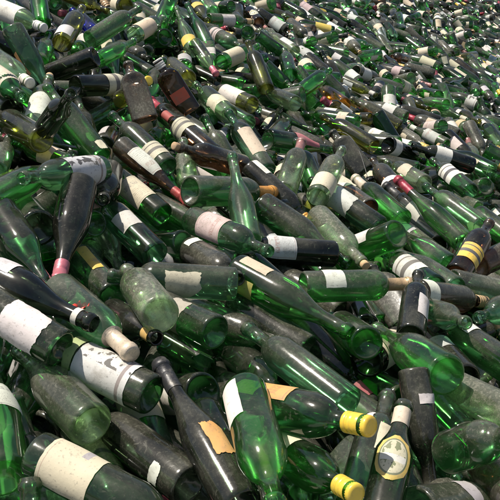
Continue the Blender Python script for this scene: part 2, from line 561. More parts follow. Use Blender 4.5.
# kind, base point, turn, scale, glass, dust, broken, papers and caps, label
BOTTLES = [  # gap-filling bottles mostly get dark glass, so shade between bottles sits in colour
('B',-0.2635,1.1504,0.9705,81.5,-57.5,-134.2,1.0,'L',0.55,0, '', 'big dusty pale green bottle with its round base facing the lower left corner'),
('C',-0.3772,1.0247,0.9571,-0.2,-76.5,-69.7,1.0,'G',0.2,0, 'lab white .38 .6 120 20 text', 'bright green bottle cut by the left edge, white label at its shoulder'),
('W',-0.3311,1.0531,0.982,-106.0,-45.6,-104.5,1.0,'T',0.3,0, 'lab beige .10 .40 175 -25 block', 'dark green bottle with large square beige label at the bottom left'),
('W',-0.0972,1.0721,0.9079,84.7,-51.4,-132.3,1.0,'D',0.5,0, 'lab white .12 .2 60 -30 torn', 'black speckled dusty bottle right of the beige-labelled green bottle'),
('W',-0.1705,1.2254,0.9845,79.4,-40.1,-114.6,1.0,'g',0.45,0, 'lab white .12 .52 200 10 print;lab lime .53 .62 150 20 torn', 'dark bottle with large torn white label and green leaf print'),
('W',-0.3345,1.2699,1.0506,65.7,-39.5,-100.6,1.0,'g',0.6,0, 'lab white .10 .40 150 0 torn', 'grey dusty bottle with torn white label near the left edge'),
('C',-0.5505,1.4625,1.1328,-102.5,-36.4,-111.4,1.0,'D',0.11,0, 'lab lilac .22 .38 70 -60 plain;lab cream .1 .25 90 35 plain;band white', 'shiny black sparkling wine bottle, bare neck pointing to the lower right'),
('W',-0.3878,1.5003,1.0691,-97.1,-51.0,-137.5,1.0,'T',0.45,0, 'foil cream', 'teal green bottle with a cream foil neck pointing down right'),
('C',-0.406,1.8479,1.1948,149.3,-57.8,-55.3,1.0,'D',0.32,0, 'foil pink', 'dark pear-shaped bottle with pink foil neck hanging downward'),
('W',-0.2999,1.6103,1.0023,72.9,-55.3,-132.9,1.0,'g',0.6,0, 'lab yellow .25 .6 40 30 plain', 'grey green bottle with narrow yellowish label strip and dark base showing'),
('B',-0.4247,2.0596,1.073,-138.2,-60.2,-110.1,1.0,'L',0.45,0, 'lab rose .02 .2 100 -20 torn', 'clear olive bottle with ripped pinkish paper, neck pointing down'),
('W',-0.288,1.8465,0.9952,-111.0,-10.4,-45.1,1.0,'D',0.36,0, 'lab grey .08 .32 190 -20 text', 'black bottle with silvery grey label lying behind the dusty pale base'),
('K',-0.0318,1.6611,1.0138,82.3,-21.5,-79.3,1.0,'T',0.35,0, 'lab cream .28 .58 110 -20 torn', 'pale green bottle lying level with a long white glint and cream label'),
('W',-0.1655,1.3461,1.0822,97.4,-58.9,-165.9,1.0,'L',0.95,0, '', 'stubby looking chalky bottle whose dusty grey base faces the viewer'),
('W',-0.0692,1.4578,0.9919,90.4,-36.4,-136.8,1.0,'g',0.6,0, 'lab torn .25 .5 150 -10 torn', 'speckled dark green bottle with shredded label and dark round base'),
('S',-0.2884,1.5304,1.0043,-77.8,-40.5,-157.9,1.0,'D',0.29,0, 'neck amber', 'small black bottle with an amber neck band and open black mouth'),
('B',-0.033,1.7353,1.0168,-103.4,-33.2,-121.9,1.1,'G',0.15,0, 'lab khaki .06 .26 60 40 plain;lab beige .06 .30 40 -50 plain', 'large bright green burgundy bottle with two yellowish label scraps'),
('W',0.1243,1.5668,0.8957,72.1,-36.2,-118.0,1.0,'g',0.6,0, '', 'long dusty green bottle tucked under the large bright green bottle'),
('W',0.2469,1.5201,0.9363,107.4,-36.5,179.3,1.0,'G',0.35,0, '', 'bright green bottle with grey dusty top and glowing base near the centre'),
('W',0.1804,1.288,0.9263,76.5,-42.6,-130.9,1.0,'T',0.35,0, '', 'plain dark teal bottle, its thin neck pointing up left'),
('W',-0.0258,1.2416,0.9662,-73.6,-28.6,-142.7,1.0,'g',0.3,0, 'lab orange .08 .5 60 -50 text;cap yellow', 'dark green bottle with yellow screw cap and orange label strip'),
('W',-0.0092,1.1741,1.0233,-95.7,-76.9,-166.0,1.0,'G',0.25,0, 'lab white .05 .38 60 45 plain;cork tan', 'green bottle standing neck down with a beige cork and white label'),
('H',-0.0137,1.005,0.9209,55.4,-60.9,-121.1,1.0,'D',0.32,0, 'lab orange .22 .45 60 40 torn;foil black', 'black burgundy bottle with an orange label scrap, neck up left'),
('W',0.0203,1.1829,0.9214,-72.3,-39.7,-162.4,0.92,'G',0.25,0, 'lab cream .25 .45 80 -30 plain;cap yellow', 'green bottle with yellow cap at the bottom edge'),
('W',0.0839,1.6997,0.9251,-122.2,-40.3,-115.9,1.0,'D',0.29,0, 'neck crimson', 'dark bottle with red and white lettered wrapper round its neck'),
('W',0.1663,1.0361,0.8821,-44.3,-76.4,-63.1,1.0,'g',0.25,0, 'lab cream .38 .6 70 35 plain;lab white .62 .7 80 -60 torn', 'dark green upright bottle with a curved cream label'),
('S',0.1874,0.9628,0.9083,-15.2,-65.1,-92.3,1.0,'g',0.2,0, 'lab yellow .3 .66 110 0 oval;neck cream', 'green beer bottle with a yellow oval label and cream neck label'),
('S',0.3179,1.3836,0.9487,-165.6,-36.7,-105.5,1.0,'D',0.4,0, 'lab white .22 .3 70 -40 plain', 'slim black speckled bottle with one small white sticker'),
('C',0.3796,1.3684,0.9443,99.5,-37.2,-168.5,1.0,'G',0.5,0, '', 'frosted green bottle with a big bright green base facing right'),
('W',0.4276,1.4668,0.8599,-77.5,-32.1,-164.9,1.0,'L',0.95,0, '', 'grey dust-covered bottle at the right edge below the big bright green base'),
('J',0.3425,1.1755,0.9013,-48.8,-1.2,-153.0,0.72,'g',0.55,0, '', 'rounded dusty green flagon with its neck out of the right edge'),
('B',0.2551,1.015,0.9029,-114.1,-32.7,-40.4,1.0,'T',0.7,0, 'lab grey .3 .42 80 -40 torn', 'chalky green bottle at the bottom right corner'),
('W',0.4238,1.2136,0.8455,-64.5,-42.0,162.2,1.0,'N',0.5,0, '', 'brown dusty bottle in the bottom right corner'),
('K',0.1254,1.7617,0.9648,-94.8,-22.3,-73.2,1.0,'G',0.55,0, 'lab white .16 .34 110 -50 plain;foil tan', 'dusty green bottle lying level with small white label and tan foil'),
('W',0.3477,1.5624,0.9329,-10.8,-78.5,-93.0,0.85,'D',0.32,0, 'lab white .2 .5 70 50 plain', 'dark upright bottle with white side label and black base below'),
('W',0.2553,1.5586,0.8737,-103.0,-42.9,-22.8,1.0,'D',0.14,0, 'lab cream .1 .5 170 10 plain;foil wine', 'blue-black bottle with large cream label and wine red foil'),
('W',0.4142,1.8333,0.9167,-109.3,-12.2,-49.1,1.0,'N',0.5,0, 'lab white .02 .16 120 -30 plain;cap tan', 'dark brown bottle lying level with a white label at its base'),
('S',0.4284,1.7855,0.8974,-72.4,-21.3,-177.0,1.0,'T',0.5,0, '', 'small dusty green bottle with its open mouth facing right'),
('W',0.5694,1.5237,0.8671,90.7,-36.9,-158.6,1.0,'g',0.35,0, 'lab white .48 .68 60 50 plain', 'dark green bottle near the right edge, small white label on top'),
('H',0.4642,1.5239,0.8487,94.1,-50.1,-175.8,1.0,'D',0.4,0, 'lab grey .3 .5 80 20 text', 'thin dark bottle with faint grey print'),
('W',0.7671,2.0108,0.8228,79.7,-33.9,-38.1,1.0,'T',0.4,0, '', 'pale teal bottle at the right edge with its ringed neck facing left'),
('H',0.5496,1.9746,0.8694,84.6,-34.7,-150.9,1.0,'T',0.5,0, '', 'slim grey green bottle, lower of a parallel pair'),
('H',0.5699,2.1318,0.8744,87.8,-36.3,-160.7,1.0,'g',0.5,0, '', 'slim dark bottle, upper of a parallel pair'),
('W',0.48,1.9184,0.8951,90.6,-37.6,-163.2,1.0,'T',0.3,0, 'lab white .2 .55 120 10 stripe', 'green bottle with a red and white striped label'),
('W',0.5527,2.0306,0.8678,-108.6,-13.1,-67.4,1.0,'L',0.8,0, '', 'pale grey chalky bottle lying at the right edge'),
('W',0.5774,2.0755,0.8689,-57.1,-61.2,-61.8,1.0,'N',0.3,0, 'lab yellow .15 .4 120 10 stripe', 'dark brown bottle with a yellow striped label near the right edge'),
('W',0.6837,2.2215,0.8436,-80.9,-36.0,-61.6,1.0,'N',0.75,0, '', 'light brown dusty bottle at the right edge'),
('W',0.4128,2.1205,0.9769,120.9,2.1,-138.4,1.12,'G',0.15,0, 'lab white .25 .5 70 55 plain', 'vivid green bottle with wide open base and a white label on top'),
('W',0.4019,2.3456,0.9184,67.3,-28.7,-121.8,1.0,'T',0.4,0, 'lab pale .35 .7 170 10 torn', 'light green bottle with big torn whitish label'),
('W',0.202,2.2788,0.9796,-102.7,-46.0,-150.8,1.0,'L',0.95,0, 'cork tan', 'chalk grey bottle with a tan cork at its lower end'),
('W',-0.0028,2.4661,1.0744,-119.8,-32.6,-117.4,1.0,'D',0.43,0, 'lab white .02 .25 40 -60 plain;cap orange', 'black rough bottle with orange cap pointing down right'),
('B',0.0331,2.2312,1.0254,-112.8,-30.2,-117.5,1.1,'g',0.5,0, '', 'broad dark green bottle without label below the orange-capped black bottle'),
('H',-0.0043,1.9287,1.0207,20.4,-59.7,-104.1,1.0,'T',0.35,0, '', 'slender pale green bottle standing upright with a long thin neck'),
('W',-0.1643,2.1031,1.1057,-102.1,-10.3,-42.4,1.15,'g',0.55,0, 'foil orange', 'dark green flat-based bottle lying level with orange foil neck'),
('W',-0.1542,2.0218,1.049,-92.1,-29.3,-136.5,1.0,'T',0.5,0, 'lab pinkish .2 .5 130 -10 text', 'green bottle with greyish pink label and flat left end'),
('W',-0.1515,1.9243,0.9982,-82.8,-37.0,-159.2,1.0,'D',0.54,0, 'lab white .08 .2 60 -40 plain', 'dusty dark grey bottle with small white sticker on its top'),
('W',0.2297,2.0478,0.943,79.6,-17.4,-69.6,1.0,'D',0.22,0, 'lab pale .42 .68 130 30 text;foil white', 'black bottle lying level with a white rectangular label'),
('W',-0.2431,2.2949,1.1204,59.0,-37.8,-116.1,1.0,'g',0.4,0, 'lab cream .1 .3 150 10 stripe', 'dark green bottle with cream and red label and shining base'),
('W',-0.237,2.056,1.0487,63.3,-37.8,-115.8,1.0,'G',0.25,0, 'lab cream .18 .5 120 10 text', 'bright green bottle with a cream label and glowing round base'),
('W',-0.228,1.8091,1.0274,63.9,-44.8,-120.3,1.0,'T',0.3,0, 'lab white .3 .5 90 20 plain', 'green bottle with white label below the cream-labelled bright green bottle'),
('H',-0.3802,2.3034,1.1879,-120.6,-33.3,-110.4,0.9,'N',0.35,0, 'lab white .2 .55 80 -30 text;foil red', 'brown slim bottle with long white label and red foil neck'),
('W',-0.0245,2.5157,1.0721,68.6,2.7,-43.4,1.0,'N',0.6,0, 'cork tan', 'dark brown bottle with a corked neck pointing left'),
('S',-0.1827,2.2782,1.0724,11.7,-67.3,-95.0,1.0,'L',0.8,0, '', 'small grey dome-shaped bottle end beside a flat-based green bottle'),
('W',-0.1129,2.4984,1.1078,64.4,-35.2,-122.7,1.0,'N',0.3,0, 'lab cream .45 .65 200 0 stripe;neck red', 'dark bottle with a red and cream banded label'),
('W',0.0529,2.5316,1.0472,44.9,-41.9,-115.6,1.0,'T',0.4,0, 'lab beige .2 .6 80 30 plain', 'grey green bottle with a long pale beige label'),
('W',0.1089,2.4068,1.0155,-40.0,-63.1,-60.7,1.0,'L',0.7,0, 'foil brownpink', 'grey bottle with a brownish pink foil neck pointing up'),
('W',0.2283,2.5189,0.9601,39.6,-53.1,-121.7,1.0,'g',0.4,0, '', 'round dark green bottle end near the brownish pink foil neck'),
('W',0.208,2.3754,1.009,-54.3,-58.9,-52.6,1.0,'L',0.75,0, 'lab cream .05 .3 150 0 plain', 'dusty grey bottle with a cream label at its base'),
('H',0.383,2.4541,0.9455,83.6,-35.8,-153.6,1.0,'N',0.65,0, 'lab white .4 .65 60 50 plain', 'dusty brown slim bottle with white label strip'),
('F',0.4192,2.8566,0.9638,48.3,-31.5,-116.6,1.0,'D',0.5,0, '', 'flat dark grey flask bottle behind a looped wire'),
('W',0.4868,2.4323,0.9151,72.4,-38.6,-143.7,1.0,'G',0.3,0, 'foil cream', 'green bottle with a cream foil neck pointing up left'),
('W',0.5142,3.2564,0.9677,70.1,-24.4,-126.1,1.0,'O',0.35,0, '', 'olive bottle with a pale base end'),
('C',0.0636,2.8649,1.0824,-104.0,-4.9,-55.8,1.0,'g',0.3,0, 'lab pink .35 .75 90 -50 plain', 'dark green bottle wrapped in bright pink paper'),
('W',0.5883,3.3623,0.9536,-114.1,10.1,-51.8,1.0,'D',0.22,0, 'lab white .03 .2 300 0 plain', 'black bottle with a white label ring round its dark base'),
('W',0.9847,3.4576,0.8371,70.8,-5.9,-81.2,1.0,'D',0.22,0, 'lab white .4 .65 140 20 plain', 'black bottle lying level with a bright white label on the right'),
('W',0.8607,3.0156,0.8429,75.1,-36.4,-152.0,1.0,'g',0.4,0, 'lab white .3 .6 120 10 stripe', 'green bottle with a small red and white label'),
('W',0.6621,2.9426,0.8954,86.1,-30.3,-158.1,1.0,'L',0.5,0, 'lab cream .25 .5 100 30 torn', 'pale bottle with a dark round base facing right'),
('H',0.6556,2.3164,0.8816,61.5,-33.6,-129.9,1.0,'G',0.3,0, 'foil crimson', 'long bright green slim bottle with dark red foil tip'),
('W',0.6296,2.4153,0.8616,63.3,-31.5,-127.4,1.0,'C',0.3,0, 'lab white .35 .55 120 20 plain;foil black', 'clear grey bottle with white label and black foil'),
('W',0.5871,2.3593,0.8541,-114.7,3.7,-47.6,1.0,'D',0.22,0, 'lab cream .04 .2 280 0 stripe', 'black bottle whose ringed base faces left, cream stripes round it'),
('W',0.7889,2.6025,0.8393,73.2,-32.1,-141.1,1.0,'T',0.45,0, '', 'teal green dusty bottle right of the long bright green slim bottle'),
('W',0.8278,2.7739,0.8295,-106.9,-33.5,-144.4,1.0,'G',0.4,0, '', 'green bottle leaving the right edge above the light brown bottle'),
('W',0.5623,2.3344,0.8402,78.6,-37.2,-148.6,1.0,'L',0.7,0, 'lab grey .3 .5 80 20 torn', 'smoky grey bottle below the clear grey bottle'),
('W',0.5354,2.751,0.9044,72.0,-48.5,-154.3,1.0,'N',0.3,0, 'lab white .2 .3 180 10 plain', 'brown bottle with one thin white label band'),
('H',-0.5785,1.7069,1.1961,-86.6,-27.8,-20.4,1.0,'G',0.3,0, '', 'green bottle at left, its bare neck pointing up right'),
('W',-0.3805,1.988,1.1945,80.6,-11.0,-23.5,1.0,'T',0.2,0, 'lab lilac .1 .55 190 10 print', 'green bottle with large pale lilac label and dark figure'),
('W',-0.3878,2.1566,1.1452,85.5,-73.2,10.5,1.0,'D',0.54,0, '', 'dusty bottle seen down its open black mouth'),
('C',-0.473,1.6976,1.1331,90.2,-57.6,-152.9,1.0,'D',0.29,0, '', 'dark purple-black bottle end beside the big green bottle at left'),
('B',-0.5623,1.7156,1.1692,-129.4,-57.5,-109.9,1.0,'g',0.2,0, '', 'big dark green bottle at the left edge, neck pointing down right'),
('W',-0.5152,2.0884,1.092,91.2,-34.9,-12.2,1.0,'g',0.5,0, '', 'dark green bottle under the up-pointing green bottle at left'),
('W',-0.4292,2.2536,1.1622,42.0,-36.0,-98.4,1.0,'G',0.4,0, 'lab cream .0 .12 40 40 torn', 'bright teal green bottle in the upper left, clean and shining'),
('S',-0.5578,2.1601,1.2642,-50.1,34.7,-119.0,1.0,'D',0.22,0, '', 'small black bottle with its open neck pointing up right'),
('W',-0.5628,2.1344,1.2381,81.0,-36.3,-134.2,1.0,'O',0.4,0, '', 'olive brown bottle with round base facing the viewer at left'),
('W',-0.6148,2.267,1.2401,-42.7,-60.7,-40.0,1.0,'L',0.6,0, 'lab white .1 .5 200 0 plain;cork tan', 'pale bottle with white label and a cork in its neck, upper left'),
('B',-0.8238,2.864,1.4744,-152.0,-23.2,-83.7,1.0,'T',0.5,0, 'lab orange .3 .6 30 60 plain', 'tall smoky green bottle in the upper left, orange strip on its side'),
('W',-0.5503,2.9219,1.373,110.6,0.1,-96.6,1.0,'D',0.43,0, '', 'rough black bottle with its round base facing right, upper left'),
('W',-0.6851,2.9916,1.4102,-56.2,-48.5,-32.5,1.0,'O',0.25,0, 'lab pale .05 .25 120 -40 plain', 'olive bottle with a wide green base facing the viewer, upper left'),
('W',-0.6266,3.2186,1.4011,-67.0,-21.1,-47.5,1.0,'g',0.75,0, '', 'grey dusty bottle slanting up right at the upper left'),
('S',-0.5659,3.0363,1.3462,-76.5,-23.1,-34.1,1.0,'G',0.25,0, '', 'small vivid green bottle with its neck pointing right, upper left'),
('W',-0.5889,2.7185,1.2978,-95.2,-6.4,-38.3,1.0,'D',0.18,0, 'lab cream .4 .7 220 0 stripe', 'dark bottle with a cream label and broad red stripe'),
('F',-0.3342,2.5436,1.2151,18.0,-35.7,-90.4,1.0,'N',0.7,0, '', 'flat dark brown flask covered with dust, neck up'),
('F',-0.2118,2.8376,1.1867,31.2,-6.2,-83.2,1.0,'N',0.2,0, 'lab vermilion .22 .42 60 0 plain;cap white', 'flat brown spirit flask with white cap and red diamond label'),
('S',-0.4517,2.7952,1.2387,-64.7,22.9,-134.4,1.0,'O',0.4,0, 'cap yellow', 'small olive bottle with a yellow cap between the two brown flasks'),
('W',-0.249,3.2596,1.2454,76.8,-39.3,-146.2,1.0,'O',0.3,0, '', 'olive bottle with a black neck and shiny base'),
('W',-0.1276,3.691,1.2611,-80.3,-22.1,-37.9,1.0,'G',0.2,0, 'lab cream .08 .45 200 -10 plain', 'green bottle with a cream label and green base facing left'),
('W',-0.0775,2.9854,1.1499,69.8,-39.2,-137.1,1.0,'L',0.3,0, 'lab cream .15 .4 150 20 torn', 'pale clear green bottle with torn label and dark green base'),
('W',0.009,3.2396,1.1443,81.0,-23.3,-136.6,1.0,'O',0.4,0, 'lab white .2 .6 140 30 plain', 'olive bottle with a bright white label beside a dark green base'),
('S',-0.2481,3.681,1.3444,-130.6,-41.6,-120.1,1.0,'L',0.4,0, 'foil pink', 'small pale bottle with a dull pink foil neck'),
('H',-0.1961,3.8475,1.3151,39.8,-46.4,-115.4,1.0,'T',0.3,0, '', 'pale green slim bottle pointing up'),
('H',-0.2558,3.6797,1.3064,33.5,-51.1,-111.0,1.0,'L',0.4,0, 'lab yellow .1 .25 120 0 plain', 'grey slim bottle with a yellow label band'),
('W',-0.4188,3.8519,1.4058,-35.9,-45.4,-58.5,1.0,'G',0.3,0, '', 'light bright green bottle near the top edge'),
('W',-0.4969,3.5296,1.3934,-78.8,-26.0,-25.5,1.0,'L',0.4,0, 'lab beige .08 .5 200 -20 plain', 'bottle with a beige label and dark green base facing left'),
('H',-0.7925,3.159,1.4651,6.2,-54.4,-80.7,1.0,'G',0.1,0, '', 'clean vivid green bottle standing at the top left edge'),
('W',-0.9692,3.1337,1.5342,-103.8,-20.8,-121.8,1.0,'L',0.5,0, 'lab white .1 .6 180 -20 plain;cap white', 'pale bottle with long white label and white cap, top left'),
('S',-0.6315,3.3471,1.421,64.7,-41.0,-129.2,1.0,'B',0.2,0, '', 'small cobalt blue bottle near the upper left'),
('W',-0.839,2.6371,1.4063,-103.0,-36.3,-133.4,1.0,'L',0.5,0, 'cap white', 'grey bottle with white cap at the left edge'),
('W',-0.8104,2.4933,1.3806,-101.5,-40.5,-136.8,1.0,'g',0.4,0, 'lab cream .1 .7 200 -10 plain', 'bottle with long cream label at the left edge'),
('W',-0.702,2.3575,1.2815,81.0,-47.8,-142.7,1.0,'D',0.29,0, '', 'black round bottle base at the left edge below the long cream label'),
('W',-0.1882,2.6557,1.134,67.8,-37.9,-129.2,1.0,'g',0.4,0, 'foil crimson', 'dark green bottle with a crimson foil neck pointing up left'),
('W',0.0707,3.5297,1.1631,31.1,-44.9,-110.8,1.0,'O',0.35,0, '', 'upright mid green bottle with dark ring base, top centre'),
('W',0.2293,3.7109,1.123,-73.7,-34.2,-42.7,1.0,'G',0.2,0, '', 'vivid green bottle in the distance with an amber one behind it'),
('W',0.4443,3.7804,1.0514,78.7,-33.9,-153.1,1.0,'A',0.3,0, '', 'amber bottle beside the distant vivid green bottle'),
('W',0.2471,4.4884,1.22,71.0,-26.3,-135.5,1.0,'L',0.6,0, 'lab pale .1 .4 60 50 plain', 'pale dusty brown bottle lying level at the top centre'),
('W',0.1956,3.9656,1.1661,39.9,-66.9,-128.4,1.0,'g',0.3,0, '', 'dark green bottle upright beside the upright green bottle top centre'),
('B',-0.0935,1.2601,0.8028,74.4,-45.0,-112.9,1.045,'T',0.52,0, '', 'teal green sloping bottle left of the black bottle with orange scrap'),
('W',-0.1918,1.4691,0.8858,-115.7,-67.8,23.5,1.028,'T',0.73,0, 'lab cream 0.2 0.54 110 30 text', 'dusty teal green bottle below and right of the amber-necked bottle'),
('S',0.3366,1.8824,0.8095,77.9,-57.7,-159.3,1.032,'G',0.3,0, '', 'bright green small bottle above and right of the glowing green base'),
('W',-0.4181,1.4885,0.9862,-106.4,-19.6,-45.7,0.975,'T',0.35,0, '', 'teal green bottle left of the cream-necked teal bottle'),
('B',-0.0173,1.3134,0.8713,107.4,-71.0,174.3,1.05,'g',0.29,0, '', 'dark green sloping bottle below and right of the shredded-label bottle'),
('W',-0.3765,1.2593,0.8932,-75.6,-44.5,-39.4,0.946,'D',0.59,0, '', 'black bottle below and left of the dusty pale green bottle'),
('K',-0.4672,2.8474,1.2075,103.1,-26.2,-36.4,0.938,'g',0.27,0, '', 'dark green square-shouldered bottle above and right of the bright teal bottle'),
('C',-0.6862,2.3063,1.152,62.8,-3.8,-54.8,0.962,'D',0.34,0, '', 'black stout bottle below the olive brown base'),
('W',-0.3001,1.0676,0.7491,11.7,-35.4,-72.9,1.02,'g',0.32,0, '', 'dark green bottle above and right of the green bottle at the left edge'),
('S',0.6432,1.9418,0.7592,93.7,-34.0,-67.6,1.021,'D',0.4,0, 'lab pinkish 0.2 0.48 140 10 text', 'black small bottle right of the small open-mouthed green bottle'),
('B',0.3268,1.5069,0.8049,97.0,-36.6,-154.0,0.955,'g',0.45,0, '', 'dark green sloping bottle below the wine-red-foiled bottle'),
('W',0.1978,1.4545,0.8399,-106.3,-40.3,-124.4,0.951,'T',0.29,0, '', 'teal green bottle above the beer bottle with oval label'),
('W',-0.2286,1.3694,0.9214,-147.1,-66.8,-104.2,1.034,'G',0.4,0, 'lab cream 0.08 0.36 170 10 plain', 'bright green bottle with cream label below and right of the big white-labelled dark bottle'),
('W',-0.1684,1.91,1.0219,105.6,-11.9,-135.9,0.946,'T',0.08,0, '', 'clean teal green bottle above and left of the glinting pale green bottle'),
('W',-0.4323,1.7411,1.078,101.8,-17.7,-84.3,0.975,'g',0.32,0, '', 'dark green bottle below and right of the big green bottle at left'),
('W',-0.0572,1.6587,0.8667,-85.6,-48.3,-157.5,0.967,'T',0.36,0, '', 'teal green bottle left of the plain teal bottle'),
('B',-0.0188,2.572,1.0132,80.3,-20.0,-112.0,0.957,'G',0.08,0, '', 'clean bright green sloping bottle above and left of the slender upright bottle'),
('W',0.3055,2.4723,0.8956,81.8,-28.1,-134.7,0.991,'D',0.61,0, 'lab yellow 0.16 0.5 110 -20 text', 'black bottle with yellow label above and left of the tan-corked grey bottle'),
('H',0.1766,1.2782,0.8599,101.6,-55.0,-175.7,0.99,'D',0.18,0, '', 'clean black slim bottle below and right of the yellow-capped green bottle'),
('S',0.0886,1.1169,0.855,117.9,-70.0,160.0,0.982,'g',0.33,0, '', 'dark green small bottle below and left of the lower yellow-capped bottle'),
('W',-0.4071,1.918,0.9989,129.7,-68.2,-36.0,0.97,'T',0.89,0, '', 'dusty teal green bottle below and right of the pink-necked dark bottle'),
('H',-0.4559,2.4571,1.1495,-88.5,-58.7,1.0,0.969,'D',0.48,0, 'lab grey 0.12 0.46 80 -70 text', 'black slim bottle with grey label right of the bright teal bottle'),
('B',-0.3282,2.2553,0.9797,-89.7,-29.5,-138.3,1.035,'G',0.52,0, '', 'bright green sloping bottle below and right of the cream-labelled bright green bottle'),
('K',0.2574,1.328,0.8405,-146.3,-49.8,-113.8,0.942,'g',0.57,0, '', 'dark green square-shouldered bottle below and right of the beer bottle with oval label'),
('B',-0.4226,1.4459,0.9403,100.4,-65.8,-7.9,1.0,'g',0.36,0, '', 'dark green sloping bottle left of the dusty pale green bottle'),
('H',-0.3837,1.883,1.0851,110.0,0.2,-140.4,0.959,'g',0.59,0, '', 'dark green slim bottle right of the pink-necked dark bottle'),
('S',-0.5068,2.5525,1.1107,20.0,-46.9,-90.6,1.017,'g',0.56,0, 'lab cream 0.08 0.24 170 70 plain', 'dark green small bottle above the bright teal bottle'),
('F',0.193,2.2582,0.8442,-81.2,-19.3,-132.3,1.049,'G',0.43,0, '', 'bright green flat flask above and right of the tan-foiled green bottle'),
('W',-0.2837,0.785,0.7602,-5.8,-45.7,-70.5,1.025,'g',0.48,0, '', 'dark green bottle below and right of the green bottle at the left edge'),
('S',0.2791,1.7352,0.8747,95.0,-62.6,179.3,1.008,'D',0.08,2, '', 'broken clean black small bottle above the glowing green base'),
('S',-0.4959,2.3278,1.1471,86.4,-17.3,-109.3,0.962,'g',0.57,0, '', 'dark green small bottle below and left of the bright teal bottle'),
('H',0.2283,1.845,0.8587,71.8,-35.1,-123.4,1.027,'D',0.72,0, '', 'dusty black slim bottle right of the large bright green bottle'),
('W',-0.0862,1.2898,0.9518,117.2,-13.3,-150.6,1.035,'g',0.37,0, 'lab white 0.2 0.48 140 -40 torn', 'dark green bottle with torn white label above the black bottle with orange scrap'),
('F',0.1642,1.2521,0.8491,-94.5,-49.5,-146.6,0.939,'T',0.55,0, '', 'teal green flat flask above and right of the lower yellow-capped bottle'),
('K',0.3539,1.4868,0.8444,-108.0,-45.5,-138.8,0.999,'T',0.36,0, '', 'teal green square-shouldered bottle right of the slim black speckled bottle'),
('S',-0.3078,2.4132,1.106,-119.8,-43.4,-121.5,1.007,'G',0.12,0, '', 'clean bright green small bottle above and right of the cream-labelled bright green bottle'),
('S',-0.5019,2.168,1.1622,75.9,-26.6,-112.8,0.948,'G',0.4,0, 'lab beige 0.2 0.42 200 40 plain', 'bright green small bottle with beige label below and right of the olive brown base'),
('F',0.3967,1.8587,0.8235,56.2,-51.1,-135.0,1.026,'D',0.58,0, '', 'black flat flask below and left of the striped-label bottle'),
('W',-0.2845,2.7914,1.1026,77.1,2.3,-8.4,0.982,'G',0.23,0, '', 'bright green bottle above and right of the red-foiled brown bottle'),
('S',-0.6593,2.0237,1.1807,-66.3,-61.9,-15.1,0.937,'T',0.6,0, '', 'teal green small bottle below and left of the olive brown base'),
('W',-0.3102,1.2568,0.8999,-122.0,-70.3,-121.9,0.999,'g',0.59,2, '', 'broken dark green bottle above and right of the beige-labelled green bottle'),
('S',-0.4263,1.1145,0.8885,-89.6,-46.6,-119.6,0.959,'g',0.85,0, '', 'dusty dark green small bottle below and left of the beige-labelled green bottle'),
('S',0.4381,2.181,0.8532,91.7,-25.2,-141.6,0.933,'g',0.18,0, 'lab cream 0.12 0.34 200 0 plain', 'clean dark green small bottle with cream label below the vivid green bottle'),
('W',-0.151,1.7008,0.9349,-91.9,-32.2,-126.1,0.939,'g',0.66,0, 'lab pale 0.12 0.34 140 40 plain', 'dusty dark green bottle right of the shredded-label bottle'),
('B',-0.4749,1.587,1.0301,123.3,-62.7,-29.5,0.946,'g',0.21,0, '', 'dark green sloping bottle below and left of the grey bottle with torn white label'),
('S',-0.1784,1.5146,0.9443,-102.7,-39.1,-118.6,0.94,'g',0.23,3, '', 'broken dark green small bottle below and left of the shredded-label bottle'),
('H',-0.09,1.29,0.9127,-117.2,-66.0,-133.0,1.026,'g',0.25,0, '', 'dark green slim bottle above the black bottle with orange scrap'),
('C',0.102,2.0394,0.915,62.3,-37.7,-120.1,1.003,'D',0.36,0, 'lab grey 0.12 0.28 80 30 plain', 'black stout bottle below the slender upright bottle'),
('S',-0.1595,2.0913,1.0216,71.7,-29.6,-113.5,0.966,'g',0.52,0, '', 'dark green small bottle right of the cream-labelled bright green bottle'),
('H',-0.0033,1.8561,0.993,-126.5,-28.3,-100.1,0.945,'g',0.32,0, '', 'dark green slim bottle above and left of the large bright green bottle'),
('H',-0.5968,3.3963,1.3908,-155.8,-56.0,-99.3,1.004,'g',0.11,0, 'lab cream 0.16 0.38 80 0 text', 'clean dark green slim bottle with cream label right of the rough black bottle'),
('H',-0.2049,3.0979,1.1342,96.8,-25.6,-170.0,1.049,'D',0.52,0, '', 'black slim bottle below and right of the white-capped brown flask'),
('W',0.7652,3.3002,0.8295,83.9,-25.3,-30.8,1.048,'D',0.39,0, '', 'black bottle below and left of the white-labelled black bottle on the right'),
('S',-0.4573,3.8714,1.3012,-85.3,-3.7,-145.7,0.965,'D',0.4,0, '', 'black small bottle above the white-capped brown flask'),
('H',0.2482,3.4478,0.9718,60.0,-45.3,-135.8,1.026,'D',0.54,0, '', 'black slim bottle above the pink-wrapped bottle'),
('C',-0.4773,2.9489,1.1492,63.7,4.7,-49.8,0.972,'D',0.49,0, '', 'black stout bottle above the bright teal bottle'),
('H',0.0667,3.7294,1.1647,83.2,-7.4,-83.9,0.989,'D',0.27,0, '', 'black slim bottle below and left of the upright green bottle top centre'),
('K',0.0822,3.1299,1.0255,-81.8,-47.5,-23.7,0.965,'g',0.4,0, '', 'dark green square-shouldered bottle above and left of the pink-wrapped bottle'),
('K',0.2377,3.6064,1.1305,103.6,-4.4,-114.3,1.033,'g',0.62,0, '', 'dark green square-shouldered bottle below and right of the upright green bottle top centre'),
('H',0.0367,3.5644,1.0553,-98.3,-18.6,-126.9,0.981,'g',0.62,0, 'lab cream 0.12 0.34 110 60 text', 'dark green slim bottle with cream label above the pink-wrapped bottle'),
